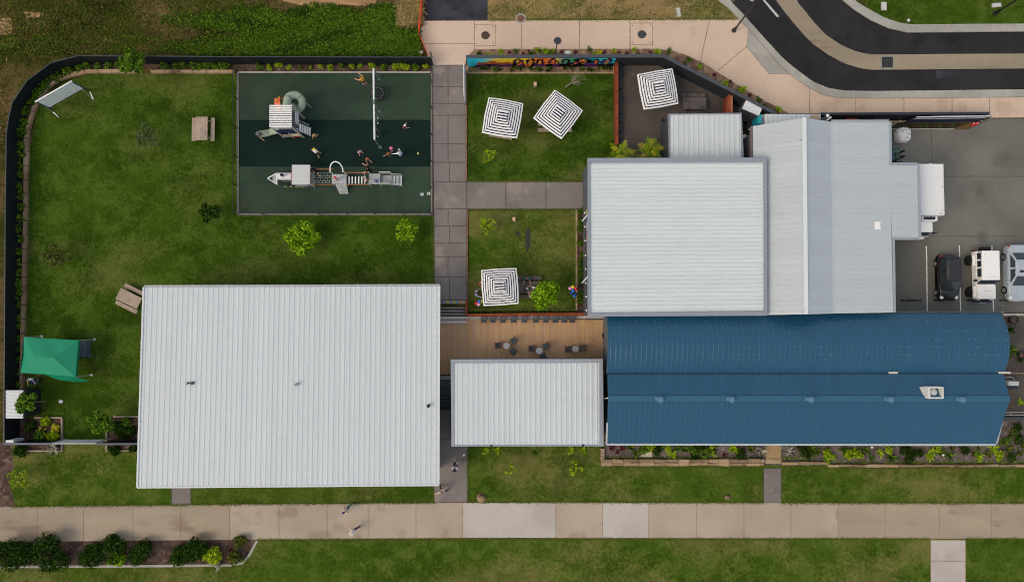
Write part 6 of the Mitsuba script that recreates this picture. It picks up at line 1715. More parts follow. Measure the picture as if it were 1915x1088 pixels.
def person(label, px, py, face, h, top, bottom, hair, skin='d9a88c', shoes='2a2a2e', z=.03, lean=0, legs=((8, 5), (-8, 10)), arms=((10, 8, 15), (-10, 8, 15)), sleeve='short', long_legs=True, hat=None, seat=None, dress=False, look=0, group=None):
    """px, py: where the feet (or the seat, if seated) stand. face: compass of the chest in degrees, 0 = right of the photo, 90 = up it.
    legs: (hip, knee) bends; arms: (forward, outward, elbow) bends; lean: torso lean forward."""
    k = thing('person', label, 'person', group)
    child = h < 1.4; u = h
    hr = u * (.064 if not child else .078)                             # head half height
    rad = lambda d: math.radians(d)
    rot = lambda a, v: np.array([v[0] * math.cos(a) + v[2] * math.sin(a), v[1], -v[0] * math.sin(a) + v[2] * math.cos(a)])
    hip = np.array([0, 0, 0.0]); ln = rad(lean)
    up = lambda zz, x=0, y=0: rot(ln, np.array([x, y, zz]) * u)
    tor, th, sh = .29, .235, .225
    neck, chest, belly = up(tor + .02), up(tor * .78), up(tor * .3)
    head = up(tor + .02) + rot(ln * .6, np.array([.012, 0, .085 if not child else .09]) * u)
    skinp, topp, legp, shoep = [], [], [], []
    wsh = .108 if not child else .095
    P = {}
    lowest = 0
    for i, s in enumerate((1, -1)):
        a, kn = rad(legs[i][0]), rad(legs[i][1])
        hj = hip + np.array([0, s * .048 * u, -.01 * u])
        kj = hj + np.array([math.sin(a), s * .02, -math.cos(a)]) * th * u
        aj = kj + np.array([math.sin(a - kn), 0, -math.cos(a - kn)]) * sh * u
        toe = aj + np.array([.085, s * .015, -.018]) * u; heel = aj + np.array([-.022, 0, -.018]) * u
        skinp += [cap(hj, .05 * u, kj, .034 * u), cap(kj, .034 * u, aj, .022 * u), cap(kj + [-.006 * u, 0, -.06 * u], .033 * u, aj, .022 * u)]
        legp += [cap(hj, .062 * u, kj, .045 * u)] + ([cap(kj, .045 * u, aj + [0, 0, .02 * u], .035 * u)] if long_legs else [])
        shoep.append(Manifold.batch_hull([cap(heel, .024 * u, toe, .022 * u), cap(aj, .026 * u, aj + [.03 * u, 0, -.015 * u], .024 * u)]))
        lowest = min(lowest, aj[2] - .042 * u)
    legp.append(cap(hip + [0, .04 * u, .01 * u], .066 * u, hip + [0, -.04 * u, .01 * u], .066 * u))
    tors = [cap(hip + [0, .03 * u, 0], .06 * u, hip + [0, -.03 * u, 0], .06 * u), cap(belly + [0, .035 * u, 0], .06 * u, belly - [0, .035 * u, 0], .06 * u), cap(chest + [0, .05 * u, 0], .064 * u, chest - [0, .05 * u, 0], .064 * u)]
    body = Manifold.batch_hull(tors[:2]) + Manifold.batch_hull(tors[1:])
    skinp += [body, cap(neck - rot(ln, np.array([0, 0, .03]) * u), .036 * u, head - [0, 0, .03 * u], .032 * u)]
    g2 = .012 * u
    tt = [cap(hip + [0, .035 * u, -.02 * u], .066 * u, hip + [0, -.035 * u, -.02 * u], .066 * u), cap(belly + [0, .037 * u, 0], .07 * u, belly - [0, .037 * u, 0], .07 * u), cap(chest + [0, .055 * u, 0], .073 * u, chest - [0, .055 * u, 0], .073 * u)]
    topp += [Manifold.batch_hull(tt[:2]), Manifold.batch_hull(tt[1:])]
    if dress:
        legp.append(Manifold.batch_hull([tt[0]] + [cap(hip + [0, s * .07 * u, -.2 * u], .07 * u, hip + [.03 * u, s * .05 * u, -.2 * u], .06 * u) for s in (1, -1)]))
    for i, s in enumerate((1, -1)):
        f, o, e = (rad(q) for q in arms[i])
        sj = up(tor * .93, 0, s * wsh)
        dirv = lambda a_: rot(ln * .4, np.array([math.sin(a_) * math.cos(o), s * math.sin(o), -math.cos(a_) * math.cos(o)]))
        ej = sj + dirv(f) * .165 * u; wj = ej + dirv(f + e) * .14 * u
        skinp += [cap(sj, .03 * u, ej, .024 * u), cap(ej, .024 * u, wj, .017 * u)]
        d = dirv(f + e); side = np.cross(d, [0, 0, 1.0] if abs(d[2]) < .9 else [1.0, 0, 0]); side /= np.linalg.norm(side); nrm = np.cross(side, d)
        pc = wj + d * .045 * u
        skinp.append(cap(wj + d * .012 * u, .016 * u, pc, .02 * u))
        for j, (oy, l) in enumerate(((-.016, .036), (-.006, .042), (.005, .039), (.015, .03))):
            b_ = pc + side * oy * u + d * .008 * u; m_ = b_ + d * l * .55 * u + nrm * .004 * u; t_ = m_ + d * l * .4 * u + nrm * .012 * u
            skinp += [cap(b_, .0062 * u, m_, .0056 * u), cap(m_, .0056 * u, t_, .0048 * u)]
        tb = wj + d * .016 * u - side * .014 * u
        skinp += [cap(tb, .0072 * u, tb + (d * .6 - side * .8) * .026 * u + nrm * .006 * u, .0055 * u)]
        topp += [cap(sj, .041 * u, sj + (ej - sj) * (.62 if sleeve == 'short' else 1), .036 * u)]
        if sleeve == 'long':
            topp.append(cap(ej, .033 * u, ej + (wj - ej) * .92, .026 * u))
        topp.append(cap(sj, .042 * u, chest + [0, s * .03 * u, .02 * u], .058 * u))
    # the head: skull, jaw, nose, ears, lips
    fw = rot(ln * .6, np.array([1.0, 0, 0])); a = rad(look)
    fw = np.array([fw[0] * math.cos(a), math.sin(a), fw[2]]); fw /= np.linalg.norm(fw); lf = np.cross([0, 0, 1], fw); lf /= np.linalg.norm(lf); uv = np.cross(fw, lf)
    H = lambda x, y, zz: head + fw * x * hr + lf * y * hr + uv * zz * hr
    skinp += [cap(H(-.12, 0, .18), .76 * hr, H(.08, 0, .1), .72 * hr), Manifold.batch_hull([cap(H(.1, .2, -.2), .5 * hr, H(.1, -.2, -.2), .5 * hr), cap(H(.36, .1, -.7), .26 * hr, H(.36, -.1, -.7), .26 * hr)]),
              cap(H(.74, 0, .02), .07 * hr, H(.86, 0, -.2), .12 * hr), cap(H(.6, .2, -.47), .06 * hr, H(.6, -.2, -.47), .06 * hr)]
    for s in (1, -1):
        skinp.append(cap(H(-.05, s * .74, .08), .11 * hr, H(-.02, s * .72, -.2), .08 * hr))
    parts = [('body', fuse(skinp, None, 4), paint(skin, .5), None)]
    hz = [cap(H(-.2, 0, .3), .84 * hr, H(-.02, 0, .3), .76 * hr)] if not hat else [cap(H(-.3, 0, .1), .74 * hr, H(-.32, 0, -.2), .62 * hr)]
    cut = Manifold.hull_points(np.vstack([ICO * .5 * hr + H(.75, y, zz) for y in (-.5, .5) for zz in (-.9, .0)]))
    parts.append(('hair', fuse([Manifold.batch_boolean(hz, OpType.Add) - cut], None, 1), paint(hair, .7), None))
    if hat:
        hb = [cap(H(-.1, 0, .38), .86 * hr, H(0, 0, .38), .82 * hr) - Manifold.hull_points(np.vstack([ICO * .02 * hr + H(x, y, zz) for x in (-2, 2) for y in (-2, 2) for zz in (-1.5, .3)]))]
        hb.append(Manifold.hull_points(np.vstack([ICO * .05 * hr + H(1.25 * math.cos(t) * (1 if hat[1] == 'brim' else .9) + (.0 if hat[1] == 'brim' else .45), 1.25 * math.sin(t) * (1 if hat[1] == 'brim' else .55), .33) for t in np.linspace(0, 6.283, 14)])))
        parts.append(('hat', fuse(hb, None, 0), paint(hat[0], .7), None))
    for s in (1, -1):
        parts.append(('eye', MB().ball(H(.71, s * .28, .06), .085 * hr, 1), paint('1c1614', .2), None))
    parts.append(('mouth', MB().tube(H(.66, .2, -.46), H(.66, -.2, -.46), .04 * hr, n=6), paint('a4564e'), None))
    parts += [('shirt', fuse(topp, None, 3), paint(top, .8), None), ('skirt' if dress else ('trousers' if long_legs else 'shorts'), fuse(legp, None, 3), paint(bottom, .8), None)]
    for q in shoep:
        parts.append(('shoe', fuse([q], None, 0), paint(shoes, .6), None))
    g = G(px, py, z if seat is None else seat)
    base = (z - lowest) if seat is None else (seat + .062 * u)
    t = place([g[0], g[1], base], face)
    for nm, me, m_, _ in parts:
        obj(nm, me if not isinstance(me, MB) else me, m_, k, smooth=50, to_world=t)
    return k


ST = ((4, 4), (-4, 6))
person('person in a loose mustard yellow top and grey cap near the swing frame', 683, 156.5, 150, 1.66, 'd8a23a', '26262c', '4a4a4e', shoes='d88a98', arms=((40, 10, 60), (40, 10, 60)), legs=ST, hat=('55565c', 'cap'), long_legs=False, lean=8)
person('person in grey top bending at the foot of the open slide', 487.5, 254.5, -25, 1.66, '5b6168', '3f5568', '3a3230', arms=((60, 14, 20), (50, 10, 20)), legs=((30, 40), (5, 20)), lean=46, shoes='1c1d22')
person('small child in a beige top near the tower ladder', 591, 257, -40, 1.0, 'd0b892', 'c8ab86', '8a5c3c', arms=((20, 20, 30), (-10, 25, 30)), long_legs=False)
person('child in white shirt and yellow hat walking between tower and train', 595, 289, 100, 1.3, 'e2e2ea', '3a3440', '5a4632', arms=((30, 30, 25), (-30, 30, 25)), legs=((26, 10), (-26, 25)), lean=18, hat=('e0d04a', 'brim'), long_legs=False)
person('crouching child in maroon top and white hat at the right of the playground', 755.5, 241, 20, 1.1, '7a3c4c', '4a2c38', '3a2a26', arms=((40, 25, 40), (60, 20, 30)), legs=((70, 100), (60, 90)), lean=30, hat=('ded8d4', 'brim'), long_legs=False)
person('small child with arms stretched out in blue dungarees', 728.5, 291.5, 120, 1.0, 'b9663c', '4a5596', 'b4683a', arms=((10, 75, 0), (10, 70, 5)), long_legs=False)
person('person in long pale lavender shirt holding out a pink ball', 750.5, 290, 176, 1.64, 'd8d8ee', 'c9cbe0', '2c2440', arms=((78, 5, 5), (10, 10, 10)), legs=ST, sleeve='long', dress=True)
kk = thing('pink_ball', 'pink play ball held out by the person in lavender', 'ball')
hb = G(750.5, 290, 0) + np.array([-.66, .28, 1.25])
obj('ball', MB().ball([hb[0], hb[1], 1.22], .15, 3), paint('e0709a', .3), kk, smooth=True)
obj('valve', MB().ball([hb[0], hb[1], 1.37], .012, 1), paint('b04a70'), kk)
person('child in white top and maroon skirt left of the bare-armed child', 675.5, 287.5, -50, 1.1, 'ddd2d6', '8a3c4a', '3a2420', arms=((20, 12, 30), (20, 12, 30)), dress=True, long_legs=False)
person('child in rust brown top leaning over by the train', 689, 299.5, -60, 1.2, 'a8663a', '7a4a30', '2a1e1a', arms=((50, 10, 15), (50, 12, 15)), legs=((15, 10), (-5, 10)), lean=38, long_legs=False)
person('person in black top standing above the right end of the train', 693, 321, 165, 1.68, '141416', '1c1c20', '1c1614', arms=((20, 25, 60), (50, 12, 30)), legs=ST)
person('person with black top and hair leaning over the net bridge', 593.5, 318.5, -95, 1.66, '15171c', '30445c', '17161a', arms=((60, 40, 15), (60, 40, 15)), legs=ST, lean=40)
person('child in pink hat on the middle platform of the train', 632, 336, -150, 1.05, 'c07a84', 'a86a70', '8a4a40', z=.83, hat=('c43a58', 'brim'), arms=((40, 20, 30), (40, 20, 30)), long_legs=False)
person('child in pale pink top crossing the rung bridge', 685.5, 338, 40, 1.1, 'e0c2c0', 'c8968e', '7a4034', z=.66, arms=((50, 35, 10), (40, 40, 10)), legs=((25, 20), (-15, 10)), long_legs=False)
person('small child in blue and red sitting on the right platform of the train', 702, 338, -30, .98, '9a9cc4', '5a6aa8', '8a5a44', seat=.83, legs=((85, 30), (80, 40)), arms=((40, 20, 20), (30, 20, 20)), shoes='b83a44')
person('person in reddish top beside the left edge of the lower umbrella', 898.5, 529.5, -20, 1.62, '8a4644', '5a3836', 'c08a80', arms=((50, 15, 40), (30, 15, 30)), legs=ST, lean=10)
person('person in lavender shirt with dark hair reaching under the lower umbrella', 892, 549, -5, 1.64, 'b9bcd8', '54506a', '2a2030', arms=((10, 20, 30), (50, 15, 25)), legs=ST, sleeve='long')
kk = thing('maroon_bag', 'small maroon bag on the grass by the lower umbrella', 'bag')
g = G(899, 552, .1)
obj('body', rbox((.26, .16, .26), .05, (g[0], g[1], .14)), paint('7a2440', .6), kk, smooth=30)
obj('strap', MB().path([[g[0] - .1, g[1], .26], [g[0], g[1], .4], [g[0] + .1, g[1], .26]], .012, 6), paint('5c1a30'), kk)
person('person in teal top seated on the upper bench of the dark picnic table', 985.5, 521, -90, 1.6, '1f6a66', '24404a', 'b04a3a', seat=.46, legs=((88, 85), (84, 85)), arms=((50, 12, 30), (50, 12, 30)))
person('person in white shirt seated under the bright tree at the table end', 998.5, 541.5, 180, 1.6, 'e4e6ea', '6a7078', '3a3028', seat=.5, legs=((88, 85), (84, 85)), arms=((50, 12, 30), (50, 12, 30)))
person('person in mauve top seated on the lower bench beside the bright tree', 994, 555, 90, 1.6, 'a894b0', '5a4a62', 'b0a0b4', seat=.46, legs=((88, 85), (84, 85)), arms=((50, 12, 30), (50, 12, 30)))
person('person in white shirt and black backpack walking up the front path', 853, 868.5, 85, 1.75, 'd6d8e4', '1b1c24', '141418', shoes='e0d8cc', arms=((10, 16, 20), (20, 16, 40)), legs=((24, 6), (8, 12)))
kk = thing('backpack', 'black backpack on the person in white on the front path', 'backpack')
g = G(853, 868.5, 0)
obj('body', rbox((.3, .16, .42), .06, (g[0] - .02, g[1] - .2, 1.27)), paint('191b26', .6), kk, smooth=30)
obj('pocket', rbox((.22, .06, .2), .03, (g[0] - .02, g[1] - .3, 1.16)), paint('22243a', .6), kk, smooth=30)
person('person in beige top walking on the front path near the promenade', 829, 911, 130, 1.68, 'cbb9a6', '4a4440', '3a2420', arms=((20, 50, 10), (-20, 45, 10)), legs=((28, 8), (-22, 25)), sleeve='long')
person('person in navy cap and teal trousers at the upper edge of the promenade', 654, 946.5, 215, 1.66, 'c8bcb4', '2a6a7c', '5a2c34', hat=('23265a', 'cap'), arms=((30, 12, 40), (-15, 14, 20)), legs=((28, 6), (-24, 20)), lean=16)
person('person in white top and dark leggings on the promenade below the navy cap walker', 666, 986.5, 190, 1.64, 'e0dcd8', '463c50', '4a3a40', hat=('d8ccb8', 'brim'), arms=((10, 30, 30), (30, 30, 40)), legs=((22, 8), (-20, 20)), lean=10)
person('person in white and blue top half hidden below the green gazebo', 62, 708, -80, 1.6, 'd4dcf0', '2c4a8a', '3a3a4a', seat=.46, legs=((88, 85), (84, 85)), arms=((40, 14, 40), (40, 14, 40)))

# ------------------------------------------------------------------ balloons, small things
for cl, ax, ay, where in ((((891, 567, 1.35, 'd42a3c', 'red'), (896.5, 563.5, 1.5, '2a6ad0', 'blue'), (900, 563.5, 1.4, 'd0c23a', 'yellow'), (895.5, 569, 1.45, 'eea0c8', 'pink')), 897, 566, 'left of the lower umbrella'),
                          (((1066, 539.3, 1.5, 'eda2cc', 'pink'), (1071.5, 536.5, 1.55, 'd8c838', 'yellow'), (1076.5, 540, 1.5, 'd82a44', 'red'), (1071.5, 543.5, 1.6, '2468c8', 'mid blue'), (1069.5, 548, 1.4, '123c8c', 'dark blue'), (1076.5, 550, 1.45, '0f2f7c', 'navy blue'), (1074.5, 553, 1.3, '1a62c0', 'bright blue')), 1070, 545, 'by the right edge of the lower lawn')):
    for x, y, z, c, nm in cl:
        k = thing('balloon', f'{nm} balloon in the bunch {where}', 'balloon'); g = G(x, y, z)
        v = trimesh.creation.icosphere(subdivisions=3).vertices.copy(); v[:, :2] *= (1 - .18 * np.clip(-v[:, 2:], 0, 1)); v[:, 2] *= 1.15
        obj('skin', MB().add(v * .15 + g, trimesh.creation.icosphere(subdivisions=3).faces), paint(c, .12, 0, .8), k, smooth=True)
        obj('knot', MB().lathe([(.03, 0), (.008, .03), (.012, .05)], g - [0, 0, .21], 8), paint(c, .3), k)
        obj('string', MB().path([g - [0, 0, .2], (g + G(ax, ay, .3)) / 2 + [.03, 0, -.3], G(ax, ay, .05)], .004, 4), paint('d8d8d8'), k)

k = thing('string_lights', 'string of white globe lights along the left side of the main building', 'lights')
ys = (398, 424, 450, 477.5, 503, 529, 554.5, 580)
obj('cable', MB().path([G(1094.5 + i * .45, y, 3.0) for i, y in enumerate(ys)], .015, 5), paint('1d2026'), k)
for i, y in enumerate(ys):
    obj('bulb', MB().ball(G(1094 + i * .45, y, 2.92), .085, 2), paint('eeece6', .2), k, smooth=True)
k = thing('bunting', 'thin line of coloured bunting beside the globe lights', 'bunting')
for i in range(16):
    a, b = G(1097 + .2 * i, 392 + 12 * i, 3.3), G(1097.2 + .2 * i, 404 + 12 * i, 3.3)
    obj('flag', MB().bar(a, b, .05, .07), paint(('d8b44a', '6a5ac4', 'c8c4e0', 'b46ac0', 'e0a040', '8a80d8')[i % 6]), k)

# lamps
k = thing('street_lamp', 'black street lamp post at the kerb corner of the street', 'street lamp')
b = G(1372, 58, 0); t = np.array([b[0], b[1], 6.6])
obj('pole', MB().tube(b, b + [0, 0, .8], .12, .1).tube(b + [0, 0, .8], t, .075, .05), paint('241f28', .4), k)
obj('base_collar', MB().lathe([(.2, .04), (.2, .1), (.13, .14), (.12, .4)], b, 14), paint('241f28', .4), k)
obj('arm', MB().tube(t - [0, 0, .1], t + [.7, .6, .15], .04), paint('241f28', .4), k)
obj('lamp_head', rbox((.7, .3, .12), .05, t + [.9, .75, .15]), paint('2a2730', .4), k, smooth=30)
k = thing('street_lamp', 'black street lamp post on the green verge across the road', 'street lamp')
b = G(1860, 26, 0); t = np.array([b[0], b[1], 6.6])
obj('pole', MB().tube(b, b + [0, 0, .8], .12, .1).tube(b + [0, 0, .8], t, .075, .05), paint('1b1a1f', .4), k)
obj('base_collar', MB().lathe([(.2, .02), (.2, .1), (.13, .14), (.12, .4)], b, 14), paint('1b1a1f', .4), k)
obj('lamp_head', rbox((.7, .3, .12), .05, t + [0, -.3, .05]), paint('1b1a1f', .4), k, smooth=30)
k = thing('post_top_lamp', 'round topped charcoal lamp on a thin pole at the bed by the mural wall', 'street lamp')
b = G(1037.6, 105, 0); h = G(1043, 81, 3.1)
h = np.array([b[0] + .03, b[1] + .05, 3.1])
obj('pole', MB().tube(b, h, .05, .04), paint('2a2530', .4), k)
obj('lamp_head', MB().lathe([(.05, -.15), (.12, -.1), (.3, -.02), (.31, .02), (.25, .06), (0, .08)], h, 24), paint('33363e', .4), k, smooth=30)
k = thing('floodlight', 'twin headed black floodlight on a pole above the lean-to', 'floodlight')
b = G(1541, 224, 4.0) * [1, 1, 0]
tp = np.array([b[0], b[1], 4.6])
obj('pole', MB().tube(b, tp, .06), paint('2a2d31'), k)
p, q = G(1527, 231, 4.6), G(1546, 219, 4.7)
obj('arm', MB().bar(p, q, .26, .2), paint('2b2f34', .4), k)
obj('lamp_dome', MB().ball(G(1547.5, 216.5, 4.75), .14, 2), paint('dcdedf', .2), k, smooth=True)
obj('lamp_tube', MB().tube(G(1545, 226, 4.6), G(1554.5, 219, 4.7), .07), paint('d4d6d8', .3), k)

# screen wall at the yard entrance, with pale and navy boards
k = thing('yard_wall', 'black wall along the footpath above the parking yard', 'wall')
w0, w1 = G(1534, 213.2, 1.8), G(1850, 212, 1.8)
obj('wall_body', MB().bar(w0 - [0, 0, .9], w1 - [0, 0, .9], .12, 1.76), paint('14181e'), k)
obj('capping', MB().bar(w0 + [0, 0, .01], w1 + [0, 0, .01], .2, .05), paint('2b303a'), k)
k = thing('slat_screen', 'navy and white horizontal slat gate along the wall by the yard entrance', 'gate')
a, b = G(1712, 214.5, 1.7), G(1852, 212.5, 1.7)
a = a - [0, .22, 0]; b = b - [0, .22, 0]
for i in range(7):
    z = 1.72 - .25 * i
    obj('slat', MB().bar([a[0], a[1], z], [b[0], b[1], z], .05, .08 if i == 2 else .22), paint('c9ccd6' if i in (0, 2) else '1a2340'), k)
for p in (a, b):
    obj('post', MB().box([p[0], p[1], .9], (.1, .1, 1.8)), paint('20263a'), k)
k = thing('red_hydrant', 'small red and white hydrant at the end of the slat gate', 'hydrant')
g = G(1823, 232.5, .3)
obj('body', MB().lathe([(.14, .03), (.14, .1), (.1, .12), (.1, .5), (.14, .52), (.14, .6), (.06, .68), (0, .7)], [g[0], g[1], 0], 14), paint('c4262c', .35), k, smooth=40)
for s in (-1, 1):
    obj('outlet', MB().tube([g[0], g[1], .4], [g[0] + s * .19, g[1] + .05, .4], .05, n=10), paint('d8d4d0'), k)
obj('bonnet_cap', MB().ball([g[0] + .02, g[1], .68], .05, 1), paint('d8d4d0'), k)
k = thing('orange_frame', 'rusty orange trolley frame behind the folded pale roof', 'trolley')
g = G(1593, 224.5, 1.1)
obj('handle', MB().path([g + [-.55, -.3, -.1], g + [-.5, .05, 0], g + [.5, .05, 0], g + [.55, -.1, -.2]], .05, 8), paint('b4563e'), k)
for s in (-1, 1):
    obj('leg', MB().tube(g + [s * .5, 0, 0], [g[0] + s * .5, g[1] - .2, .04], .04), paint('a04a36'), k)
obj('tray', MB().box([g[0], g[1] - .2, .3], (1.1, .5, .05)), paint('8a4030'), k)
k = thing('pallet_stack', 'stack of grey brown pallets behind the folded pale roof', 'pallet')
g = G(1656, 223, .5)
for i in range(4):
    for j in range(5):
        obj('board', MB().box([g[0] - .5 + .26 * j - .3, g[1], .12 + .13 * i], (.2, .95, .03)), 'grey_timber', k)
    for y in (-.35, .35):
        obj('bearer', MB().box([g[0] - .3, g[1] + y, .07 + .13 * i], (1.3, .08, .08)), 'grey_timber', k)
k = thing('yard_post', 'short pale post at the corner of the folded roof above the bale', 'post')
g = G(1669.5, 233, 0)
obj('post', MB().tube(g, g + [0, 0, 1.2], .05), paint('b8b4a0'), k)
obj('base', MB().box(g + [0, 0, .05], (.2, .2, .05)), paint('8a877c'), k)
k = thing('yard_edging', 'pale timber edge along the soil strip under the slat gate', 'edging')
obj('board', MB().prism(XY([(1660, 227.5), (1835, 226), (1835, 228), (1660, 229.5)]), 0, .2), 'weathered_timber', k)
obj('kerb', MB().prism(XY([(1664, 241), (1783, 241), (1783, 242.5), (1664, 242.5)]), 0, .1), 'kerb_concrete', k)

# utility box and plant behind the wall corner
k = thing('white_cabinet', 'tilted white topped grey cabinet between the small wing and the street wall', 'cabinet')
cq = XY([(1396, 186), (1426.5, 200.5), (1419, 217), (1388, 203.5)], 1.9)
obj('body', MB().prism(Polygon(cq).buffer(-.03), .04, 1.86), paint('5c6066'), k)
obj('lid', MB().prism(Polygon(cq), 1.862, 1.92), paint('d4d6dc', .4), k)
for i, (x, y, c, lb) in enumerate(((1392.5, 231, '1b1d20', 'small black box on the ground between the small wing and the folded roof'), (1393, 243, '5a5a22', 'olive crate between the small wing and the folded roof'), (1397.5, 254, '6a6a2a', 'yellowish crate above the round white lid'))):
    k = thing('crate', lb, 'crate'); g = G(x, y, .5)
    obj('body', MB().prism(Polygon([(g[0] - .24, g[1] - .2), (g[0] + .24, g[1] - .2), (g[0] + .24, g[1] + .2), (g[0] - .24, g[1] + .2)]).difference(Polygon([(g[0] - .2, g[1] - .16), (g[0] + .2, g[1] - .16), (g[0] + .2, g[1] + .16), (g[0] - .2, g[1] + .16)])), .06, .5), paint(c), k)
    obj('floor', MB().box([g[0], g[1], .1], (.42, .34, .04)), paint('26272a'), k)
k = thing('round_drum', 'round white lidded drum between the small wing and the folded roof', 'drum')
g = G(1392.5, 256.5, .9)
obj('drum', MB().lathe([(.22, .04), (.23, .4), (.22, .86)], [g[0], g[1], 0], 18), paint('2a2c2e'), k, smooth=40)
obj('lid', MB().lathe([(.24, .84), (.24, .9), (.2, .92), (0, .92)], [g[0], g[1], 0], 18), paint('d2d4d6'), k)
k = thing('pipe_work', 'dark pipes with a white fitting beside the folded roof', 'pipes')
obj('pipe', MB().path([G(1396, 248, .8), G(1401, 243, 1.0), G(1404, 240, 1.0), G(1405, 262, .9), G(1402, 290, .8)], .06, 8), paint('22252a'), k)
obj('fitting', MB().path([G(1401, 244, 1.1), G(1403, 241, 1.15)], .1, 10), paint('d6d8da'), k)
obj('rail', MB().bar(G(1404, 266, .6), G(1404, 292, .6), .06), paint('8a8c8e'), k)

# rocks, lids, bollards
for x, y, r, lb in ((900, 931, .34, 'pale boulder at the lawn corner by the front path'), (1360.5, 929, .22, 'small grey boulder on the lawn above the promenade')):
    rg = np.random.default_rng(int(x)); tm = trimesh.creation.icosphere(subdivisions=3); v = tm.vertices * (1 + .25 * (meshkit.noise(tm.vertices * 1.7 + x) - .5) + .12 * (meshkit.noise(tm.vertices * 5.0) - .5))[:, None]
    g = G(x, y, .1)
    k = thing('boulder', lb, 'rock')
    obj('stone', MB().add(v * [r * 1.1, r * .9, r * .7] + [g[0], g[1], r * .4], tm.faces), 'dark_sandstone' if x > 1000 else 'sandstone', k, smooth=40)
    if x < 1000:
        obj('sunken_ring', MB().lathe([(r * 1.2, .01), (r * 1.15, .05), (r * 1.0, .05)], [g[0], g[1], 0], 18), 'sandstone', k)
for x, y, w, d, lb in ((1268.5, 24, .3, .75, 'small white lid lying in the dry verge'), (1652.5, 12.5, .42, .66, 'pale rectangular service lid on the green verge across the road'), (1863, 10.5, .75, .3, 'long pale service lid beside the street lamp on the green verge')):
    k = thing('service_lid', lb, 'lid'); g = G(x, y, 0)
    obj('frame', MB().box([g[0], g[1], .03], (w + .08, d + .08, .05), 8 if x < 1300 else (5 if x > 1800 else 0)), paint('8f918f'), k)
    obj('lid', MB().box([g[0], g[1], .045], (w, d, .05), 8 if x < 1300 else (5 if x > 1800 else 0)), paint('b9bbb8'), k)
k = thing('white_bollard', 'small white round marker post on the verge across the road', 'bollard')
g = G(1698.5, 39, 0)
obj('post', MB().lathe([(.1, 0), (.1, .1), (.08, .13), (0, .14)], g, 14), paint('d0d2d0'), k, smooth=40)
obj('base', MB().lathe([(.14, .01), (.14, .06), (.1, .08)], g, 14), paint('9a9c9a'), k)
k = thing('drain_grate', 'dark square steel grate in the concrete drain between the road lanes', 'grate')
obj('frame', MB().prism(Polygon(XY(R4(1646.5, 104, 1672, 130))).difference(Polygon(XY(R4(1648.7, 107, 1669.5, 127)))), .0, .03), paint('8b8880'), k)
gA, gB = G(1648.7, 127, 0), G(1669.5, 107, 0)
n = 16
for i in range(n):
    obj('grate_bar', MB().box([gA[0] + (gB[0] - gA[0]) * (i + .5) / n, (gA[1] + gB[1]) / 2, .014], ((gB[0] - gA[0]) / n * .55, gB[1] - gA[1], .03)), paint('46494c', .5, .4), k)
obj('pit', MB().sheet(XY(R4(1648.7, 107, 1669.5, 127)), .0135), paint('0c0d0e'), k)
for i, (x, y, lb) in enumerate(((1000.5, 159.5, 'pale timber stump post on the upper lawn near the mural'), (961, 409.5, 'pale timber stump post at the top of the lower lawn'))):
    k = thing('timber_stump', lb, 'stump'); g = G(x, y + 2, 0)
    obj('post', MB().box(g + [0, 0, .28], (.22, .3, .56), 8 * i), 'weathered_timber', k)
    obj('cap', MB().box(g + [0, 0, .575], (.24, .32, .03), 8 * i), paint('c9a888'), k)
k = thing('ball', 'small yellow ball on the dark playground band', 'ball')
obj('ball', MB().ball(G(782, 287.3, .1) * [1, 1, 0] + [0, 0, .12], .09, 2), paint('d8d24a', .4), k, smooth=True)
obj('seam', MB().path([G(782, 287.3, .1) * [1, 1, 0] + [.091 * math.cos(a), 0, .12 + .091 * math.sin(a)] for a in np.linspace(0, 6.283, 16)[:-1]], .005, 4, closed=True), paint('eeeeee'), k)
for i, (x, y) in enumerate(((789.5, 363.5), (802, 362))):
    k = thing('shoe_pair', ('white shoes left on the playground floor near the right fence', 'white shoes right against the playground fence')[i], 'shoes'); g = G(x, y, .05)
    for s in (-1, 1):
        obj('shoe', rbox((.1, .26, .09), .04, (g[0] + s * .08, g[1], .075)), paint('dfe1e2'), k, smooth=30)
for i, (x, y, lb) in enumerate(((114.5, 750, 'crumpled white paper scrap on the lawn near the garden shed'), (1206, 121, 'pale crumpled wrapper in the mulch by the street wall'), (787, 98, 'white rubbish caught below the orange barrier mesh'))):
    rg = np.random.default_rng(40 + i); tm = trimesh.creation.icosphere(subdivisions=2); v = tm.vertices * (1 + .45 * rg.random((len(tm.vertices), 1)))
    g = G(*((x, y) if i != 1 else (1062, 99)), .05); k = thing('litter', lb, 'litter')
    obj('scrap', MB().add(v * ([.16, .12, .07] if i != 1 else [.24, .12, .05]) + [g[0], g[1], .09], tm.faces), paint('cfd0d0'), k)
k = thing('path_light', 'small white round marker light set in the front path', 'light')
g = G(867.5, 850.5, 0)
obj('dome', MB().lathe([(.08, .03), (.08, .05), (0, .08)], g, 14), paint('e8e8e6', .3), k)
obj('rim', MB().lathe([(.1, .03), (.1, .045), (.08, .05)], g, 14), paint('b0b0ae'), k)
for i, (x, y) in enumerate(((1630, 835.5), (1763, 850))):
    k = thing('garden_light', ('white round garden light close under the blue roof', 'white round garden light among the lime plants below the blue roof')[i], 'light'); g = G(x, y, .3)
    obj('stake', MB().tube(g * [1, 1, 0], g, .02), paint('8a8c8e'), k)
    obj('globe', MB().ball(g + [0, 0, .05], .1, 2), paint('e2e2de', .25), k, smooth=True)
for i, (x, y, lb) in enumerate(((1044, 543.5, 'x'),)):
    pass
k = thing('table_cup', 'white cup on the dark picnic table of the lower lawn', 'cup')
g = G(986, 539, .78)
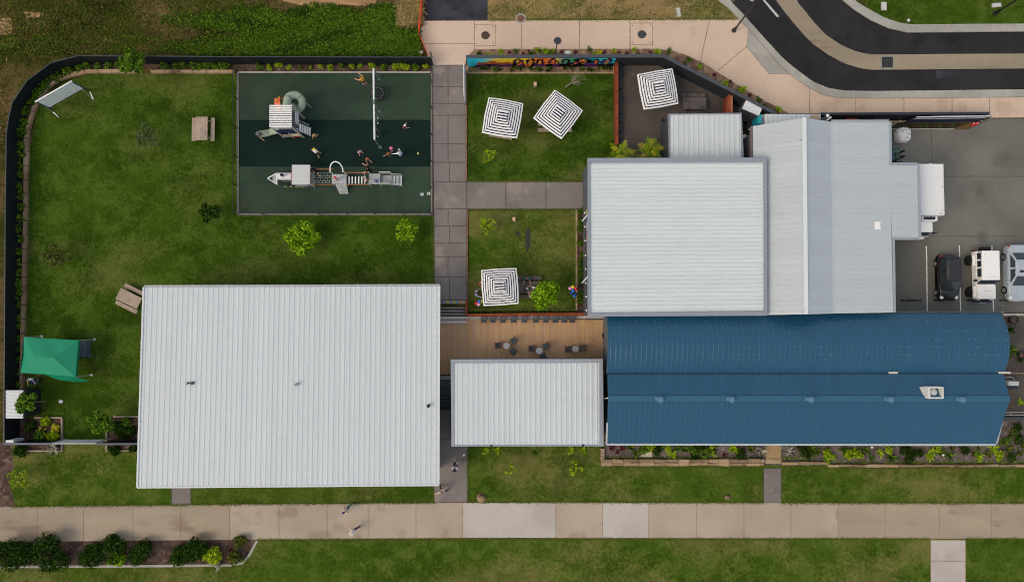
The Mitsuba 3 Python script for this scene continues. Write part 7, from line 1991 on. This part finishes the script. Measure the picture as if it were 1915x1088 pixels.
obj('cup', MB().lathe([(.04, .755), (.055, .86), (.045, .86), (.035, .77), (0, .77)], [g[0], g[1], 0], 14), paint('eeeeec', .3), k, smooth=40)
obj('saucer', MB().lathe([(0, .757), (.08, .757), (.09, .768), (.05, .765)], [g[0], g[1], 0], 16), paint('e4e4e2', .3), k)
k = thing('meter_box', 'white box standing in the lower left fence corner', 'box')
g = G(18, 825.5, 1.2)
obj('body', MB().prism(XY([(11.5, 823), (25, 823), (25, 828), (11.5, 828)], 1.75), .03, 1.75), paint('b9bec4'), k)
obj('lid', MB().prism(XY([(11, 822.6), (25.4, 822.6), (25.4, 828.4), (11, 828.4)], 1.78), 1.752, 1.8), paint('c8ccd0'), k)
k = thing('garden_trolley', 'dark trolley with a red handle beside the fence corner box', 'trolley')
g = G(40, 821, .5)
obj('tray', MB().prism(XY([(30, 817), (47, 817), (47, 825), (30, 825)], .5), .2, .5), paint('20262c'), k)
obj('handle', MB().path([G(46, 819, .6), G(50, 820, .9), G(50, 824, .9), G(46, 824, .6)], .025, 6), paint('8a3434'), k)
for i in (0, 1):
    obj('wheel', MB().path([G(33 + 10 * i, 825.3, .14), G(33 + 10 * i, 826.2, .14)], .12, 12), paint('141416'), k)

# the service yard at the right edge
k = thing('air_conditioner', 'white topped air conditioning unit beside the end of the blue roofs', 'air conditioner')
obj('casing', MB().prism(XY([(1886, 713), (1905.5, 713), (1905.5, 721), (1886, 721)], 1.1), .05, 1.1), paint('b8bcbc'), k)
obj('grille', MB().prism(XY([(1883, 721.4), (1905, 721.4), (1905, 727), (1883, 727)], .8), .05, .8), paint('1c2836'), k)
obj('hose', MB().path([G(1880, 706, .9), G(1890, 704.5, 1.0), G(1896, 707, 1.0), G(1898, 713, .9)], .03, 6), paint('8f9aa0'), k)
k = thing('yard_divider', 'low timber fence line across the service yard', 'fence')
obj('rail', MB().bar(G(1876, 697.5, .9), G(2100, 699, .9), .08, .12), paint('8a7358'), k)
for x in (1884, 1910, 1950, 2000, 2060):
    obj('post', MB().tube(G(x, 698, 0), G(x, 698, .95), .05), paint('7a664e'), k)
k = thing('pipe_rail', 'pale pipe handrails across the service yard', 'railing')
for y, z in ((771, 1.0), (776, .6)):
    obj('rail', MB().tube(G(1880, y, z), G(2100, y - 2, z), .03), paint('9aa0a4', .4), k)
for x in (1890, 1940, 2000):
    obj('post', MB().tube(G(x, 776, 0), G(x, 773, 1.0), .03), paint('9aa0a4', .4), k)
k = thing('retaining_wall', 'dark low wall under the pipe handrails', 'wall')
obj('wall_body', MB().prism(XY(R4(1878, 780, 2200, 785), .3), 0, .3), paint('23282c'), k)
obj('capping', MB().prism(XY(R4(1877, 779.4, 2200, 785.6), .33), .302, .33), paint('3a4044'), k)
k = thing('yard_kerb', 'white painted kerb between parking yard and service yard', 'kerb')
obj('kerb', MB().prism(XY([(1874, 586), (2200, 585), (2200, 589), (1874, 590.5)]), 0, .16), 'promenade_pale', k)
obj('capping', MB().prism(XY([(1670, 583.2), (1876, 582.6), (1876, 584.4), (1670, 585)]), 0, .14), 'kerb_concrete', k)
for i, (x, y, r) in enumerate(((1897.5, 598, 8), (1912, 664, 6))):
    k = thing('dark_planter', ('round dark planter at the top of the service yard', 'dark planter box at the right edge of the service yard')[i], 'planter'); g = G(x, y, .5)
    obj('pot', MB().lathe([(r / S * .8, .03), (r / S, .5), (r / S * .85, .5), (r / S * .8, .4), (0, .4)], [g[0], g[1], 0], 18), paint('262c2c'), k, smooth=40)
    obj('soil', MB().lathe([(r / S * .82, .41), (0, .43)], [g[0], g[1], 0], 14), 'mulch', k)
